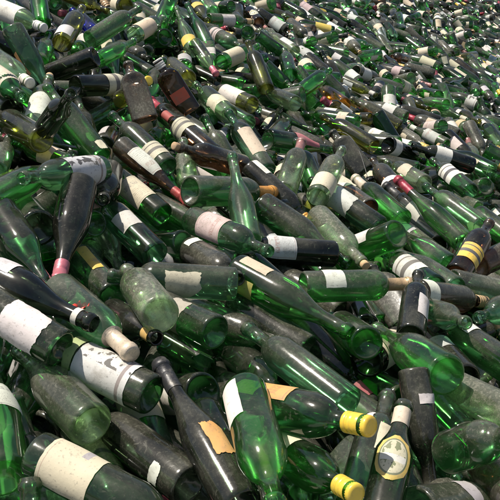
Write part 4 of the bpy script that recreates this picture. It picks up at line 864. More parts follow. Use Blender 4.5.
FAR = """W,429,1555,782,-92,-54,-38,100,L,90
W,542,2565,863,62,-27,-118,100,D,22
B,-353,2466,1100,100,-12,-94,105,G,34
S,-488,1837,974,56,-51,-111,103,G,52
S,-179,2285,958,86,-47,-152,101,G,55
W,1083,1948,613,82,-26,-115,101,g,27
W,544,1191,732,93,-38,-100,99,g,64
F,1262,2512,573,-100,-24,-128,98,D,20
W,-840,1940,1079,35,-39,-82,101,D,40
W,-806,1683,1156,-116,16,-4,103,g,53
C,-543,1371,981,122,-32,-59,101,g,46
W,74,2187,931,76,-24,-107,102,g,61
W,366,1155,750,-106,-48,-134,98,T,9
B,-326,1201,819,55,-54,-101,98,g,70
F,-846,2220,1212,111,-28,-36,103,g,53
K,-595,2352,1011,-81,-13,-99,104,D,41
W,-738,1416,958,-33,-61,-40,98,g,54
H,-383,1565,899,-95,-27,-45,97,g,33
S,-385,1357,844,-96,-55,-132,103,D,36
W,-449,2394,1143,174,-64,-74,96,g,70
W,495,897,772,79,-51,-149,97,g,18
W,-551,2580,1104,84,-13,-28,95,D,50
K,-521,1314,954,-153,-54,-82,96,g,14
B,1219,1942,613,100,-25,-168,94,D,66
W,1124,2356,621,-109,-22,-115,100,D,50
W,-1190,2219,1247,-81,-10,-66,103,T,20
C,-236,1216,766,-79,-36,-106,99,g,49
S,-309,2326,1003,-91,-34,-16,98,D,35
S,46,1117,847,89,-53,-146,94,g,63
C,-115,2078,982,-129,36,-35,104,g,67
W,-486,1650,969,93,-26,-48,99,g,24
W,-616,1243,967,-129,-48,-88,96,D,47
H,332,792,777,112,-51,-179,105,T,32
K,233,2006,844,65,-54,-141,101,g,29
C,657,1455,683,50,-42,-127,98,g,9
W,165,2210,779,-79,-20,-118,101,D,8
H,-789,1800,1138,-87,-22,-29,100,G,73
S,670,1764,654,-72,-35,173,97,g,36
B,970,1389,670,98,-31,-152,95,D,36
K,-825,2462,1212,92,-17,-25,98,g,26
W,236,787,804,97,-59,-164,101,g,44
B,978,2555,628,-90,-39,-171,103,D,42
S,-439,2111,1038,148,-59,-55,102,g,80
W,208,1281,810,-121,-68,-143,97,T,23
K,-792,1876,1175,62,-44,-108,95,D,16
W,-45,1963,948,-148,-27,-93,102,D,50
W,695,1087,700,90,-41,-149,97,g,34
B,626,1292,711,179,-80,66,99,g,49
S,1272,2332,643,86,-33,-59,94,g,21
W,616,2462,710,-96,-34,-148,101,g,89
C,353,1541,657,35,-44,-111,104,D,48
W,872,2377,722,-108,-18,-100,98,g,68
S,983,1834,572,44,-43,-133,97,g,37
H,-1340,2633,1396,-93,-6,-72,94,D,66
B,-365,2144,1003,-122,-29,-98,105,g,49
W,197,1526,769,79,-29,-75,101,g,36
W,20,2556,870,50,-81,38,104,g,63
S,151,1775,777,58,-57,-133,95,g,33
H,905,1118,771,96,-34,-118,103,D,27
H,-133,1694,877,-78,-89,173,103,g,77
W,529,1298,709,80,-42,-138,99,D,84
K,733,2109,694,87,-38,-50,97,G,24
W,462,1340,693,71,-30,-71,104,g,52
H,344,2634,849,-108,-73,-164,104,T,45
B,-687,2550,1217,-110,-26,-108,100,g,24
W,147,1146,768,67,-68,-146,98,D,48
S,1040,2006,666,99,-24,-156,102,D,67
W,-525,2243,1140,79,-28,-119,101,D,52
W,936,2120,659,68,-11,-56,97,G,62
W,-8,994,847,95,-59,-155,94,D,87
W,92,2225,850,49,-84,37,94,D,88
H,827,1058,736,78,-34,-107,100,D,43
S,617,1734,679,71,-54,-155,93,D,36
S,754,1744,635,61,-41,-133,104,g,32
B,678,1507,728,-88,-31,-132,100,T,34
S,-276,1829,883,34,-56,-102,96,g,27
W,523,980,780,120,-29,178,97,G,50
S,-64,896,771,90,-56,-132,105,D,14
W,190,1608,798,-117,-45,-124,97,g,45
H,889,1788,657,90,-35,-158,100,T,31
W,-943,2054,1230,-62,-52,-17,102,T,62
W,779,1942,717,-105,-55,-166,101,D,70
F,-567,2136,1072,77,-38,-124,102,D,76
W,-228,1861,944,-105,-36,-118,102,g,31
W,919,1820,599,-77,-26,-148,101,g,47
W,-440,822,817,163,-84,136,104,T,35
H,-509,2780,1136,-176,-72,-84,94,g,66
W,495,2482,806,-116,-12,-84,96,D,52
W,-1274,2551,1336,-79,0,-107,100,g,57
W,-344,998,884,116,-36,-146,101,D,25
H,-145,854,800,63,-76,-130,94,D,35
C,806,1752,740,-112,-28,-118,100,D,51
W,164,1831,856,119,-53,-56,103,T,8
W,730,1425,808,-138,-38,-126,97,g,88
B,709,2378,634,-77,-19,-146,104,T,70
H,830,2465,742,-108,-14,-82,98,g,83
C,-684,2147,1071,-106,-43,-123,99,g,24
W,749,1524,714,81,-45,-160,98,T,89
W,1109,2636,593,-91,-28,-154,105,D,51
W,-232,2778,1084,-174,-51,-89,97,g,70
W,1461,2391,632,93,-21,-116,93,g,36
B,1012,2238,654,-85,-29,-164,105,g,52
S,286,1756,753,70,-40,-126,94,T,37
C,1087,1826,615,58,11,-55,102,T,19
B,50,2449,959,-136,-51,-119,98,g,16
H,407,1671,781,105,-38,-179,102,T,52
W,13,1191,774,70,-63,-137,96,G,22
H,590,1444,704,85,-37,-135,94,G,8
B,-954,2429,1314,90,-9,-47,96,G,83
K,-836,2534,1231,-82,-15,-47,95,g,14
W,71,2518,926,83,-28,-134,103,g,31
B,626,2202,756,82,-26,-50,95,D,23
W,-872,2378,1342,92,-21,-143,96,T,44
C,113,2266,996,109,-8,-129,95,D,9
W,-760,1862,1057,-101,-24,-92,94,g,12
C,557,812,730,89,-62,178,104,g,49
H,347,1211,794,-93,-67,-175,101,D,72
W,1362,2092,613,105,-21,-136,102,D,73
H,-456,1447,857,43,-31,-74,97,G,71
S,334,1523,776,-82,-30,-117,95,D,24
W,1252,2029,530,44,-37,-132,95,g,37
B,-502,1000,840,-94,-48,-104,101,g,39
B,-589,1618,1121,-138,-2,-55,100,g,85
W,-944,2343,1145,-39,-35,-51,97,G,9
S,650,2633,691,-61,-5,-135,95,D,61
H,534,2443,743,-98,-40,-154,98,g,36
S,1061,2587,646,-115,-38,-142,104,D,23
B,406,2509,860,-113,-46,-142,101,g,41
B,-931,2632,1370,-108,3,-41,96,D,61
W,575,1569,660,59,-42,-128,94,g,36
B,-617,1417,1087,-149,-23,-68,102,T,64
W,626,1227,788,97,-35,-152,99,G,64
K,969,1883,739,99,-24,-124,94,T,53
S,573,1228,737,80,-35,-113,96,g,39
S,1233,2184,677,147,56,-156,101,D,73
W,544,2178,726,76,-26,-112,99,g,44
W,-61,2348,879,45,-24,-94,97,T,48
W,738,994,758,82,-36,-112,101,g,39
S,-636,2361,1112,-119,-37,-109,98,g,62
H,-222,2457,1078,-122,-13,-83,95,g,63
B,774,2471,708,-114,-37,-136,95,g,30
W,1396,2279,613,82,-24,-133,96,g,64
C,-90,2509,880,37,-10,-82,102,g,32
W,-878,2584,1367,84,-9,-90,104,D,26
W,793,2164,720,78,-28,-128,94,D,25
H,805,1230,627,61,-59,-158,98,D,43
S,258,1422,739,63,-29,-89,97,G,21
K,-405,1846,924,-95,-31,-116,98,T,70
S,-14,1542,795,-40,-59,-65,101,D,58
S,1197,2308,675,98,-20,-143,96,D,48
S,376,1895,759,-100,-31,-43,94,D,72
F,1011,1550,661,80,-28,-98,98,G,34
B,-32,980,768,-68,-39,-131,105,G,42
S,-814,2185,1254,-143,-45,-92,96,D,57
H,727,881,788,123,-28,-156,94,g,8
W,1141,1839,596,53,-28,-122,98,D,10
B,796,2252,736,93,-31,-163,95,D,75
S,-356,1067,811,-60,-40,-159,97,D,51
H,-724,2452,1261,-131,-20,-85,97,G,70
H,409,1822,790,-87,-60,-32,103,D,60
S,711,2140,750,81,-29,-133,97,g,29
H,120,2091,892,-108,-44,-137,96,D,32
W,-791,1704,1026,-84,-20,-68,96,D,60
C,918,2276,680,-81,-27,-170,99,D,33
S,-2,1914,966,153,-56,-73,97,D,53
W,396,2493,694,12,-47,-104,96,g,73
W,-497,2318,1099,105,-65,-11,93,g,48
S,643,1626,730,58,-67,-156,105,G,85
W,-1254,2388,1415,-102,-11,-83,104,D,55
W,1119,1985,575,74,-48,-164,100,T,20
W,245,2368,882,76,-37,-139,94,T,41
W,1469,2351,523,82,-30,-150,101,T,27
W,-1252,2892,1546,145,-27,-51,94,g,30
S,-382,2306,1066,-131,-74,-125,97,D,53
W,1316,2042,663,83,-23,-118,99,g,21
W,749,1207,791,96,-35,-160,104,D,8
W,853,2267,771,-104,-39,-153,97,G,8
W,-674,1877,1215,95,-14,-69,95,D,62
W,1244,1873,634,71,-29,-134,105,G,82
W,-739,1139,1030,-96,-26,-42,98,g,24
B,-19,848,826,67,-68,-132,94,D,11
W,-972,2335,1377,111,-41,-15,98,g,14
W,1166,1694,696,82,-28,-136,93,g,27
W,-735,1997,1286,101,-2,-136,101,g,21
B,755,1931,790,-106,-50,-161,99,G,8
B,1102,2170,748,95,-21,-125,98,g,8
B,274,910,795,80,-55,-144,101,g,19
F,-929,2269,1275,-108,-12,-73,101,T,8
W,648,1305,819,103,-30,-158,99,g,50
H,-407,1997,1177,99,-11,-120,104,T,10
B,-366,2811,1165,117,-48,-36,98,g,31
S,-934,2552,1244,-108,-25,-105,105,g,27
W,-827,2617,1329,-112,-28,-111,95,G,45
W,-541,1737,1111,76,-25,-96,94,g,45
H,934,1492,807,119,-18,-143,94,G,9
K,-417,841,872,48,-69,-96,101,G,19
S,1052,2578,751,-116,-18,-110,93,g,26
S,-89,1864,935,-59,-66,-40,100,T,61
F,840,1183,689,88,-35,-116,102,T,48
S,326,1890,801,-43,-83,125,94,g,27
W,130,2764,1003,126,-74,-43,97,D,35
S,320,890,849,109,-52,176,100,D,86
S,-825,1970,1207,37,-54,-94,94,D,55
S,-407,2424,976,-74,-23,-61,100,G,64
W,1033,1438,722,82,-32,-141,102,g,44
S,601,1362,673,67,-36,-116,96,D,39
S,286,2646,902,-91,-26,-145,99,g,60
S,-336,2342,997,87,-22,-30,97,T,19
S,869,1991,798,104,-18,-138,94,g,17
B,811,1868,740,-89,-25,-118,102,T,58
B,548,847,856,107,-40,-173,94,G,24
W,1073,2411,729,87,-28,-154,95,g,69
K,-999,1915,1279,-157,-18,-66,101,G,85
H,1543,2402,585,84,-22,-126,94,D,35
S,863,2267,738,71,-35,-141,96,G,90
H,820,2671,708,-70,-5,-164,94,D,55
H,763,1807,599,47,-44,-130,96,g,68
H,1198,2540,665,-95,-20,-97,98,g,33
S,788,1405,791,101,-38,177,97,g,41
H,-949,1670,1225,-131,-25,-73,98,T,66
S,-388,2103,1075,50,-44,-108,93,g,65
K,632,1109,861,-128,-63,-154,105,g,36
W,1169,1807,656,62,-24,-119,98,G,41
W,804,3328,763,-99,-20,-32,102,g,29
W,967,4208,763,62,-57,-154,94,g,76
C,38,3499,976,-90,-13,-116,98,g,77
W,1769,3264,528,92,-18,-143,103,D,63
C,-916,3553,1473,-121,-3,-74,102,D,87
W,900,2674,688,-100,-22,-48,101,D,53
W,26,4694,1145,-63,-33,-51,98,D,56
W,-336,3603,1228,76,-23,-126,95,g,29
K,-90,3559,1046,-86,-18,-156,97,D,41
C,2187,4208,420,75,-12,-104,105,G,39
W,990,3635,774,-106,-61,-170,97,T,38
B,1080,3796,741,-118,-31,-133,104,g,52
S,2502,4728,356,77,-21,-142,102,T,58
W,1468,3387,575,-103,-20,-125,105,g,37
K,16,5037,1346,-149,-31,-105,100,g,24
K,250,3128,948,-157,-69,-114,99,D,9
W,1596,4081,574,-104,-19,-127,101,g,8
W,1369,4220,647,72,-27,-140,93,D,22
W,430,4815,1108,84,-14,-133,99,D,54
W,1494,5037,622,-82,-9,-138,100,G,59
W,-482,3892,1243,28,-36,-98,100,g,75
W,-469,4495,1494,63,-24,-119,103,D,41
W,820,4694,886,-110,-10,-101,98,g,80
W,608,3449,831,74,-32,-141,97,g,25
W,-434,3872,1376,73,-18,-118,104,T,79
W,-44,3791,1063,34,-49,-113,97,D,66
W,680,3166,708,-79,-18,-96,105,D,52
S,195,4355,1077,-105,-6,-86,94,g,51
J,957,3992,786,-118,-14,-107,104,g,36
B,696,4135,813,55,16,-62,103,D,12
W,-25,3914,1199,139,-57,-56,105,g,9
H,-262,4101,1331,-123,0,-79,100,D,19
W,1392,4068,698,88,-38,-179,93,D,48
S,1921,4562,509,73,-20,-131,94,g,86
W,1325,4032,573,-66,10,-163,102,G,17
W,616,4361,921,70,-2,-75,94,G,20
C,604,3752,817,-88,-17,-147,93,D,20
H,1080,4482,818,71,-23,-132,96,g,51
W,485,4588,1047,84,-7,-31,102,T,20
W,1164,4573,762,-107,-48,-163,94,G,39
C,-522,3733,1304,38,-33,-102,103,D,59
W,1091,4451,832,77,-2,-62,100,D,47
B,616,4264,956,60,-9,-97,103,T,25
S,1607,4144,559,76,-3,-30,99,D,53
W,1937,3790,439,63,-6,-94,95,g,9
K,600,3377,853,83,-19,-126,97,D,17
W,-339,3581,1143,-87,-13,-149,94,T,42
H,1620,3457,563,84,-17,-119,104,g,20
S,1226,2961,651,91,-18,-102,99,g,45
C,2238,4294,390,71,-26,-144,100,g,32
K,-763,2900,1332,90,-7,-86,97,D,65
W,1195,2564,661,78,-24,-129,105,D,93
C,-358,3795,1269,82,-41,-156,97,g,59
W,429,3162,834,59,-28,-117,95,D,26
H,-453,4432,1268,-76,-3,-93,103,G,38
K,-846,3442,1414,-166,-67,-89,103,D,76
W,-572,3199,1268,78,-34,-138,96,g,63
K,880,3665,704,40,-48,-128,102,D,23
W,-895,3388,1447,51,-30,-103,94,G,10
B,1479,3975,694,-157,-41,-121,94,G,76
B,1454,4320,677,-125,-46,-145,95,g,8
W,185,3086,901,43,-58,-125,94,D,54
S,316,3622,920,54,-18,-103,99,g,40
W,465,2949,881,72,-72,-165,98,D,10
W,691,4350,966,-146,58,-66,102,g,46
W,1709,4144,528,72,-41,-160,94,g,87
S,-123,3618,1127,72,8,-40,102,T,37
W,1103,2825,673,62,-43,-147,94,D,65
W,1734,3409,556,95,-16,-143,102,D,8
W,-160,5274,1404,63,5,-71,96,g,54
K,1626,3852,620,-111,0,-72,99,g,29
C,-619,2928,1207,25,-69,-100,94,D,59
B,-254,4547,1384,-101,9,-33,103,G,77
K,-1009,3132,1440,-92,-9,0,94,D,72
W,2096,4724,395,15,-62,-126,105,D,31
W,2355,4605,394,80,-22,-149,102,g,36
W,1641,4783,625,-107,-32,-152,99,T,18
B,805,3225,778,91,-24,-158,93,G,90
S,2110,4401,450,-73,0,-172,103,T,63
W,-224,3277,1063,-95,-19,-129,103,D,17
W,1482,3397,610,73,-2,-41,104,G,42
W,1500,3646,592,-102,-13,-98,94,g,69
B,1757,3998,557,80,-36,-167,95,G,79
C,234,4683,1071,-81,-14,-62,102,D,65
W,1515,2826,565,87,-22,-142,97,g,68
W,1304,2813,628,-114,-10,-91,101,G,37
S,-520,3267,1244,-87,-11,-144,101,g,32
W,2370,4812,447,75,-8,-95,95,D,52
B,1570,3192,478,43,-1,-98,97,g,52
W,1858,4747,540,71,-12,-110,100,g,27
W,-692,3831,1319,22,-35,-91,94,T,37
W,522,4935,996,48,-13,-101,97,g,52
C,180,4974,1198,-43,-80,-50,101,g,36
H,1148,2852,658,-82,-20,-164,101,g,61
S,1930,4298,448,49,-40,-139,95,D,36
W,1927,4189,485,-103,-15,-115,94,T,48
W,-485,3274,1205,32,-69,-110,96,D,16
W,422,2658,857,-120,-5,-76,96,T,66
W,-646,3739,1436,-154,-28,-92,100,g,14
W,1057,3683,770,-139,-45,-130,98,g,73
W,-1048,2865,1482,-124,-15,-85,101,g,42
W,1140,3621,600,-63,17,-165,100,G,62
J,2518,4702,421,77,-10,-97,96,D,59
C,-310,3175,1180,-173,-79,87,94,D,47
W,-839,4002,1444,-68,-19,-46,96,g,28
W,-57,3589,1113,-90,-27,-161,95,g,66
F,1148,4693,836,-103,-38,-161,100,T,34
W,1860,4415,519,66,-27,-138,98,g,16
H,1963,3645,470,72,-32,-153,99,g,33
W,272,3613,1031,-164,-52,-105,95,g,12
H,862,3240,800,81,-28,-149,100,g,30
H,1474,3065,543,73,-30,-144,104,G,49
W,1877,3463,425,57,-35,-142,95,D,45
S,570,3763,927,83,-22,-143,104,g,39
W,1089,3187,720,95,-16,-118,100,g,58
B,-120,3326,1108,-126,-21,-102,104,g,47
W,712,3286,793,77,-9,-65,94,D,67
W,346,5149,1286,-147,-25,-106,94,T,25
B,363,4171,1061,77,-32,-149,95,T,89
W,1853,4192,552,94,-14,-142,99,g,9
S,1387,3331,564,52,-64,-155,96,D,55
W,1287,4351,746,75,-41,-162,102,D,46
H,1884,4745,584,-101,-28,-156,97,D,32
B,-366,4308,1379,41,-79,-125,101,G,54
W,686,5085,1050,88,-39,-13,105,g,24
H,117,4014,1103,-117,2,-71,102,g,33
W,-410,3408,1191,48,-59,-123,104,g,9
S,1483,4862,691,84,-21,-151,99,D,58
W,1057,3327,604,-69,-3,-153,99,G,52
F,-66,2942,1030,-127,-33,-113,105,g,37
H,-60,4806,1202,-82,-10,-64,95,g,75
C,-832,3204,1351,-102,-30,-132,104,D,71
J,380,3678,890,46,-31,-114,100,T,35
W,61,5209,1303,-100,-18,-140,97,D,71
S,-296,2991,1071,35,-56,-110,104,G,34
W,-559,2964,1132,6,-48,-83,93,g,34
S,800,4742,968,174,-79,-94,99,D,62
C,720,2998,785,-114,-20,-112,96,T,20
H,-159,3014,1002,-95,-13,-90,99,D,64
W,240,3840,1033,79,-18,-125,97,g,78
K,291,3823,941,-14,-67,-82,94,g,25
K,1404,3731,610,-78,-11,-139,99,G,61
W,2035,4697,462,64,-17,-119,96,g,56
C,294,3892,1030,-101,-22,-136,96,g,38
W,-997,3581,1536,-116,-30,-117,105,D,28
S,1217,3427,705,-149,-48,-128,98,D,40
H,1310,3658,669,-94,-41,-176,104,D,45
C,-47,3071,1088,-122,-46,-130,96,T,78
W,161,3385,963,-103,-33,-143,96,g,29
S,37,3768,1129,-144,-19,-98,95,g,19
W,1459,3550,632,81,-23,-142,104,g,40
H,1589,4238,460,12,35,-101,104,g,58
C,-343,2986,1197,-171,-47,-89,103,g,50
W,782,2937,831,98,-17,-99,100,D,31
W,1307,4064,735,108,-1,-150,96,g,59
S,1686,3209,600,91,-18,-139,96,g,51
K,263,4642,1149,79,0,-56,99,G,65
W,762,4307,966,-133,-56,-137,98,g,33
S,1381,3161,664,119,-31,-90,102,g,19
K,-271,3687,1243,88,-9,-116,96,D,79
W,-360,4594,1398,-98,-17,-138,97,g,42
K,1431,3928,664,71,-10,-98,99,g,93
K,118,3950,1111,76,-22,-131,97,g,12
K,1984,4234,543,63,-85,1,101,T,43
K,1955,4571,618,-135,-13,-114,97,g,35
S,831,3627,783,-88,-19,-153,100,T,69
C,1343,5038,782,-160,-71,-123,101,g,33
H,-434,4035,1398,-129,-35,-116,101,G,25
S,2096,4934,403,-14,40,-124,95,T,50
W,436,3246,925,88,-31,-26,101,G,47
H,1534,3308,616,-92,-38,-180,101,g,42
F,145,2842,966,-179,-61,-94,102,G,43
S,262,4312,1153,84,-12,-125,103,D,26
W,2226,4628,474,72,-27,-147,98,g,32
K,1015,2770,729,95,-27,-172,101,g,32
K,114,2996,903,44,-39,-113,96,g,58
K,293,4650,1154,94,-7,-160,97,g,68
W,-700,3646,1358,60,-28,-112,100,g,89
B,-182,2964,982,16,71,-70,104,G,51
W,-443,2946,1132,1,-56,-82,102,g,18
S,2125,4570,496,79,-15,-121,99,D,69
W,935,4089,848,-103,-43,-162,96,g,62
W,1827,4785,617,81,-20,-143,96,D,39
W,676,4480,993,75,-15,-118,99,D,31
W,-284,2950,1220,-125,53,-31,96,g,8
H,403,3762,884,20,-64,-112,94,g,73
F,37,4496,1238,-95,-3,-30,94,g,72
W,1596,3847,548,-98,-17,-123,95,D,56
W,1207,2973,603,-85,-27,-171,96,T,32
W,-76,4916,1436,-168,-47,-97,93,g,34
W,920,2705,748,88,-41,-174,104,D,86
W,2158,4121,479,82,-22,-46,99,D,43
W,298,3322,959,-118,-8,-87,96,g,65
B,609,4755,1054,94,-10,-76,93,g,52
W,1576,4714,657,-93,-14,-131,101,g,24
K,-690,3813,1425,83,7,-11,97,T,8
S,352,3585,954,51,-33,-119,105,G,25
H,1698,4455,636,-116,-13,-111,98,G,36
K,1523,3103,639,86,-18,-83,101,g,19
W,335,5096,1083,30,-14,-98,100,g,22
W,1543,3760,573,-105,-16,-114,99,D,52
B,1009,4962,892,-109,-55,-163,93,D,65
H,566,4158,1009,-127,-24,-116,94,g,38
W,1521,4242,619,88,-33,-174,101,D,28
S,159,4120,1061,58,-48,-137,103,g,44
F,1343,2614,597,63,-54,-162,94,g,63
B,1624,2848,582,83,-19,-123,101,T,26
W,1159,2974,714,-106,-33,-149,97,g,57
C,404,2951,901,-96,-51,-168,94,G,66
S,1230,2967,655,-82,-19,-165,97,D,45
C,1476,4559,699,107,21,178,103,T,40
S,2113,4783,492,-65,33,-179,101,g,35
H,579,4441,1013,-108,-32,-144,98,D,76
B,1010,3177,716,-105,-47,-162,96,g,38
S,213,3782,1057,68,-19,-114,101,G,51
H,-734,4394,1546,-102,-35,-148,104,g,26
W,-205,5036,1378,-117,-57,-144,101,g,28
S,-724,3816,1470,88,-4,-26,97,g,27
S,107,3582,984,46,-26,-106,95,T,83
H,304,4210,1033,68,-19,-116,102,g,40
W,1640,4199,666,104,1,176,96,G,92
S,1058,4237,772,-115,-32,-138,102,D,8
F,921,3925,789,49,-20,-112,94,T,54
S,1450,4381,641,77,-29,-150,101,D,32
W,1082,4532,782,-84,-10,-147,103,g,17
S,-629,3313,1347,62,-43,-126,98,G,48
W,-575,4901,1571,-135,-50,-120,103,D,28
W,1637,4359,696,117,11,-155,100,G,63
S,839,4985,996,-121,-38,-138,96,g,49
S,1316,4744,811,102,-17,-81,102,D,22
S,2182,4437,479,88,-65,163,101,g,52
W,977,3490,674,-87,-16,-137,94,T,14
B,1920,4287,565,-107,2,-56,96,D,61
B,1218,3821,778,143,34,-138,99,g,9
W,-849,3114,1409,-161,-43,-86,94,D,59
W,1074,3531,718,-75,-22,160,101,g,24
H,-791,4264,1600,177,-73,-77,94,G,95
W,258,5077,1260,-143,-56,-124,94,G,30
S,-150,3128,1105,42,-59,-121,98,g,62
W,279,4118,923,22,-15,-96,95,T,49
S,-132,4531,1338,107,16,-140,100,G,67
S,394,2891,945,91,-15,-89,94,g,32
W,-280,4062,1396,97,-3,-98,103,D,35
W,1720,4439,487,40,-27,-122,98,G,43
S,220,4116,1106,68,-10,-96,97,D,8
K,-470,3020,1258,-168,-60,-91,95,g,85
C,684,4881,1022,-112,-14,-112,93,g,67
W,1561,4415,703,108,-30,-71,94,D,73
W,1989,4727,558,80,-37,-169,101,g,18
S,771,3497,755,58,-17,-106,98,T,16
W,250,2732,924,98,-21,-163,96,g,39
H,1776,3714,584,80,-15,-114,100,G,27
S,617,3818,974,95,-10,-135,98,D,39
S,57,4444,1238,172,-73,-83,96,g,50
W,1854,4511,583,80,-39,-171,95,g,37
K,1582,4517,670,71,-6,-90,102,D,39
W,-457,5101,1592,-119,-35,-129,94,g,38
B,1606,2920,520,74,-21,-125,98,g,18
S,-443,3507,1324,-93,-37,5,101,g,74
S,-362,4670,1392,-6,-45,-82,100,T,41
C,1711,3632,482,-83,-16,-156,97,G,10
S,1166,4694,826,91,-15,-153,94,g,67
C,2374,4467,420,72,-29,-151,102,D,90
H,-180,3993,1286,-123,-13,-98,104,g,26
S,70,2981,984,-94,-26,-144,93,D,9
S,1623,3674,581,64,-11,-104,94,T,62
W,1654,3894,610,85,-38,-176,95,G,83
W,1604,3923,554,41,-32,-126,93,g,43
H,-796,3786,1462,40,-31,-99,98,T,80
W,1140,2683,556,-61,-20,-116,102,D,30
B,669,2766,742,67,-18,-101,94,D,21
C,-1135,2875,1528,83,-12,-116,97,g,15
B,-49,4612,1222,-104,-2,-71,95,g,33
W,1394,4021,657,61,-6,-94,95,D,22
S,1761,5015,624,-99,-20,-144,103,G,15
W,1174,3661,722,-99,-29,-154,96,T,55
H,486,4201,1052,175,-75,-92,104,D,68
S,-120,2926,1035,-60,-61,-37,96,g,44
W,898,3935,864,-115,-49,-153,104,g,23
S,2054,4383,438,61,-21,-126,94,g,78
W,1432,2833,613,95,-19,-146,104,g,75
H,1769,4135,668,-138,-28,-127,103,G,16
H,1016,3286,636,-78,-13,-160,95,g,69
H,2128,4666,385,-76,-8,-150,101,g,93
S,-130,4865,1446,99,2,-121,95,g,52
S,216,3016,952,54,-54,-135,100,D,33
F,1319,4206,718,56,-75,-160,95,D,25
H,887,5152,873,-61,22,-146,100,D,53
S,493,4652,1030,-91,-8,-102,98,D,35
S,407,3585,932,40,-43,-120,100,G,56
S,1398,4777,655,46,-53,-140,102,G,47
W,148,4463,1234,-132,0,-85,103,g,14
S,-959,3338,1535,156,-48,-56,95,g,23
S,1329,3391,557,19,-60,-125,96,D,62
W,1894,3648,494,62,-39,-151,100,G,16
W,1788,3361,565,91,-28,-176,98,g,43
S,1285,3786,725,120,29,-165,94,D,17
W,1291,4949,835,-107,-38,-158,93,g,65
K,1249,3141,691,87,-20,-136,101,g,19
S,1604,4908,734,-113,-39,-153,96,g,19
S,89,2814,1023,84,-16,-112,100,g,59
S,446,4726,1178,100,1,-138,95,g,31
W,794,3891,875,64,-14,-106,100,g,52
S,1305,3169,602,81,-45,-171,93,T,62
K,770,3939,892,70,-48,-155,94,D,16
S,116,3803,999,-89,-11,-118,94,g,48
H,1466,2843,682,95,-17,-128,94,D,9
W,82,4145,1217,83,-4,-65,95,g,20
K,-179,4710,1271,-96,-19,-145,101,G,76
H,1067,3994,850,87,-16,-141,105,G,40
W,75,5163,1329,69,17,-46,95,T,80
W,268,4691,1259,-158,-35,-105,97,T,55
F,158,4164,1126,38,-53,-121,94,g,24
C,1799,3734,640,-129,-40,-143,105,T,11
W,451,4194,1042,79,-3,-58,96,g,28
C,1611,3071,523,39,-45,-138,103,D,67
S,-689,2806,1274,-96,-6,-48,97,G,64
S,392,2827,806,47,-41,-121,94,G,21
W,199,4718,1186,52,-12,-99,95,G,56
H,1433,3138,749,117,-23,-100,97,g,58
F,1575,4137,651,91,-28,-176,95,D,52
S,156,4767,1251,65,-44,-143,97,T,93
H,-352,4538,1490,91,-2,-127,102,D,11
S,-53,5011,1431,91,-4,-146,99,D,30
B,819,4529,956,-120,-68,-155,101,D,12
S,1931,3914,458,74,-48,-172,100,g,10
S,-568,2945,1222,-4,-51,-77,94,D,30
H,803,3632,858,-105,-38,-154,96,G,53
S,1854,4226,487,-84,-17,-168,97,T,23
K,1044,4240,886,-132,-41,-133,97,D,65
W,-98,4472,1321,-103,5,-48,96,D,40
K,1282,3032,662,-94,-18,-117,100,D,26
B,-25,4165,1206,58,-23,-113,96,D,33
W,382,2708,907,70,-28,-124,101,g,35
F,1691,4450,640,68,-20,-128,97,g,34
S,862,2806,687,64,-24,-117,98,D,75
W,1015,4659,894,86,-23,-160,98,T,40
H,1683,3293,666,116,-7,-136,98,D,19
S,1690,3484,624,88,-19,-74,99,D,72
W,-43,3661,1066,-96,-40,-157,98,g,15
S,-848,3377,1453,94,-19,-8,103,D,10
F,2070,3906,424,69,0,-68,102,D,53
S,1273,4142,774,85,-13,-114,94,g,58
S,1959,3921,515,-75,-3,177,94,g,48
C,1808,4990,567,-102,-17,-129,98,g,27
S,923,3619,717,35,-36,-118,94,T,59
S,1180,3713,753,85,-28,-159,103,D,14
S,564,4781,1033,39,-38,-118,94,g,52
S,756,3524,897,89,-16,-141,97,T,16
W,1256,4850,873,93,-11,-158,99,G,35
W,771,2812,815,-106,-49,-160,105,g,31
W,1624,2916,645,106,-8,-166,94,G,73
S,839,4404,886,-129,-51,-139,104,g,8
K,2095,4327,537,89,-62,162,97,g,55
S,1618,3433,595,-98,-21,-139,94,g,34
S,1590,3630,632,-97,-16,-117,100,L,56
F,1479,4298,724,-101,-9,-87,100,G,64
W,456,4146,1120,83,-6,-77,95,G,19
B,1884,4490,649,83,-25,-161,102,g,22
C,2273,4268,527,79,-10,-89,96,O,15
W,1099,3547,809,-104,-6,-68,105,N,15
W,1689,3982,672,96,-24,175,99,T,13
S,2020,3940,588,108,13,170,103,G,68
W,917,5136,1013,-104,-19,-135,102,g,46
H,1064,3698,795,72,-67,-171,97,G,74
W,1630,3846,666,78,-10,-37,103,g,53
S,1109,3445,783,86,-23,-152,94,G,58
S,228,4647,1170,-10,-58,-85,99,G,8
B,1610,3368,659,78,-17,-124,98,g,30
W,1908,4140,596,84,-20,-148,97,D,41
W,1601,3996,701,-107,-18,-125,103,G,31
S,967,4168,920,106,-72,153,101,g,41
B,376,4474,1150,63,-24,-124,98,g,70
W,1476,4297,720,70,21,-41,98,G,69
W,1544,3785,677,120,-11,-118,94,D,36
H,413,4629,1176,79,-28,-151,97,g,25
S,-584,3715,1453,81,-19,-135,95,G,15
S,1496,4401,774,-118,-12,-109,95,g,14
H,2249,4300,597,109,3,-167,94,L,11
W,49,5213,1384,-105,-16,-127,94,G,8
S,1413,3962,715,77,-25,-145,98,T,48
S,696,4494,1038,-110,-17,-119,94,G,26
H,1142,4171,862,95,-16,-174,101,G,85
W,1786,3974,608,-92,-16,-77,100,D,55
F,1654,3806,667,-99,-25,-153,100,T,8
H,1723,4573,721,99,-7,-172,101,G,40
W,1076,5109,936,-111,-37,-150,103,A,42
F,1909,4787,672,102,-3,-162,96,G,8
K,1209,3461,794,-111,10,-51,98,G,40
H,520,4565,1097,-87,-22,-32,101,G,80
K,-17,4567,1320,59,-42,-133,94,g,33
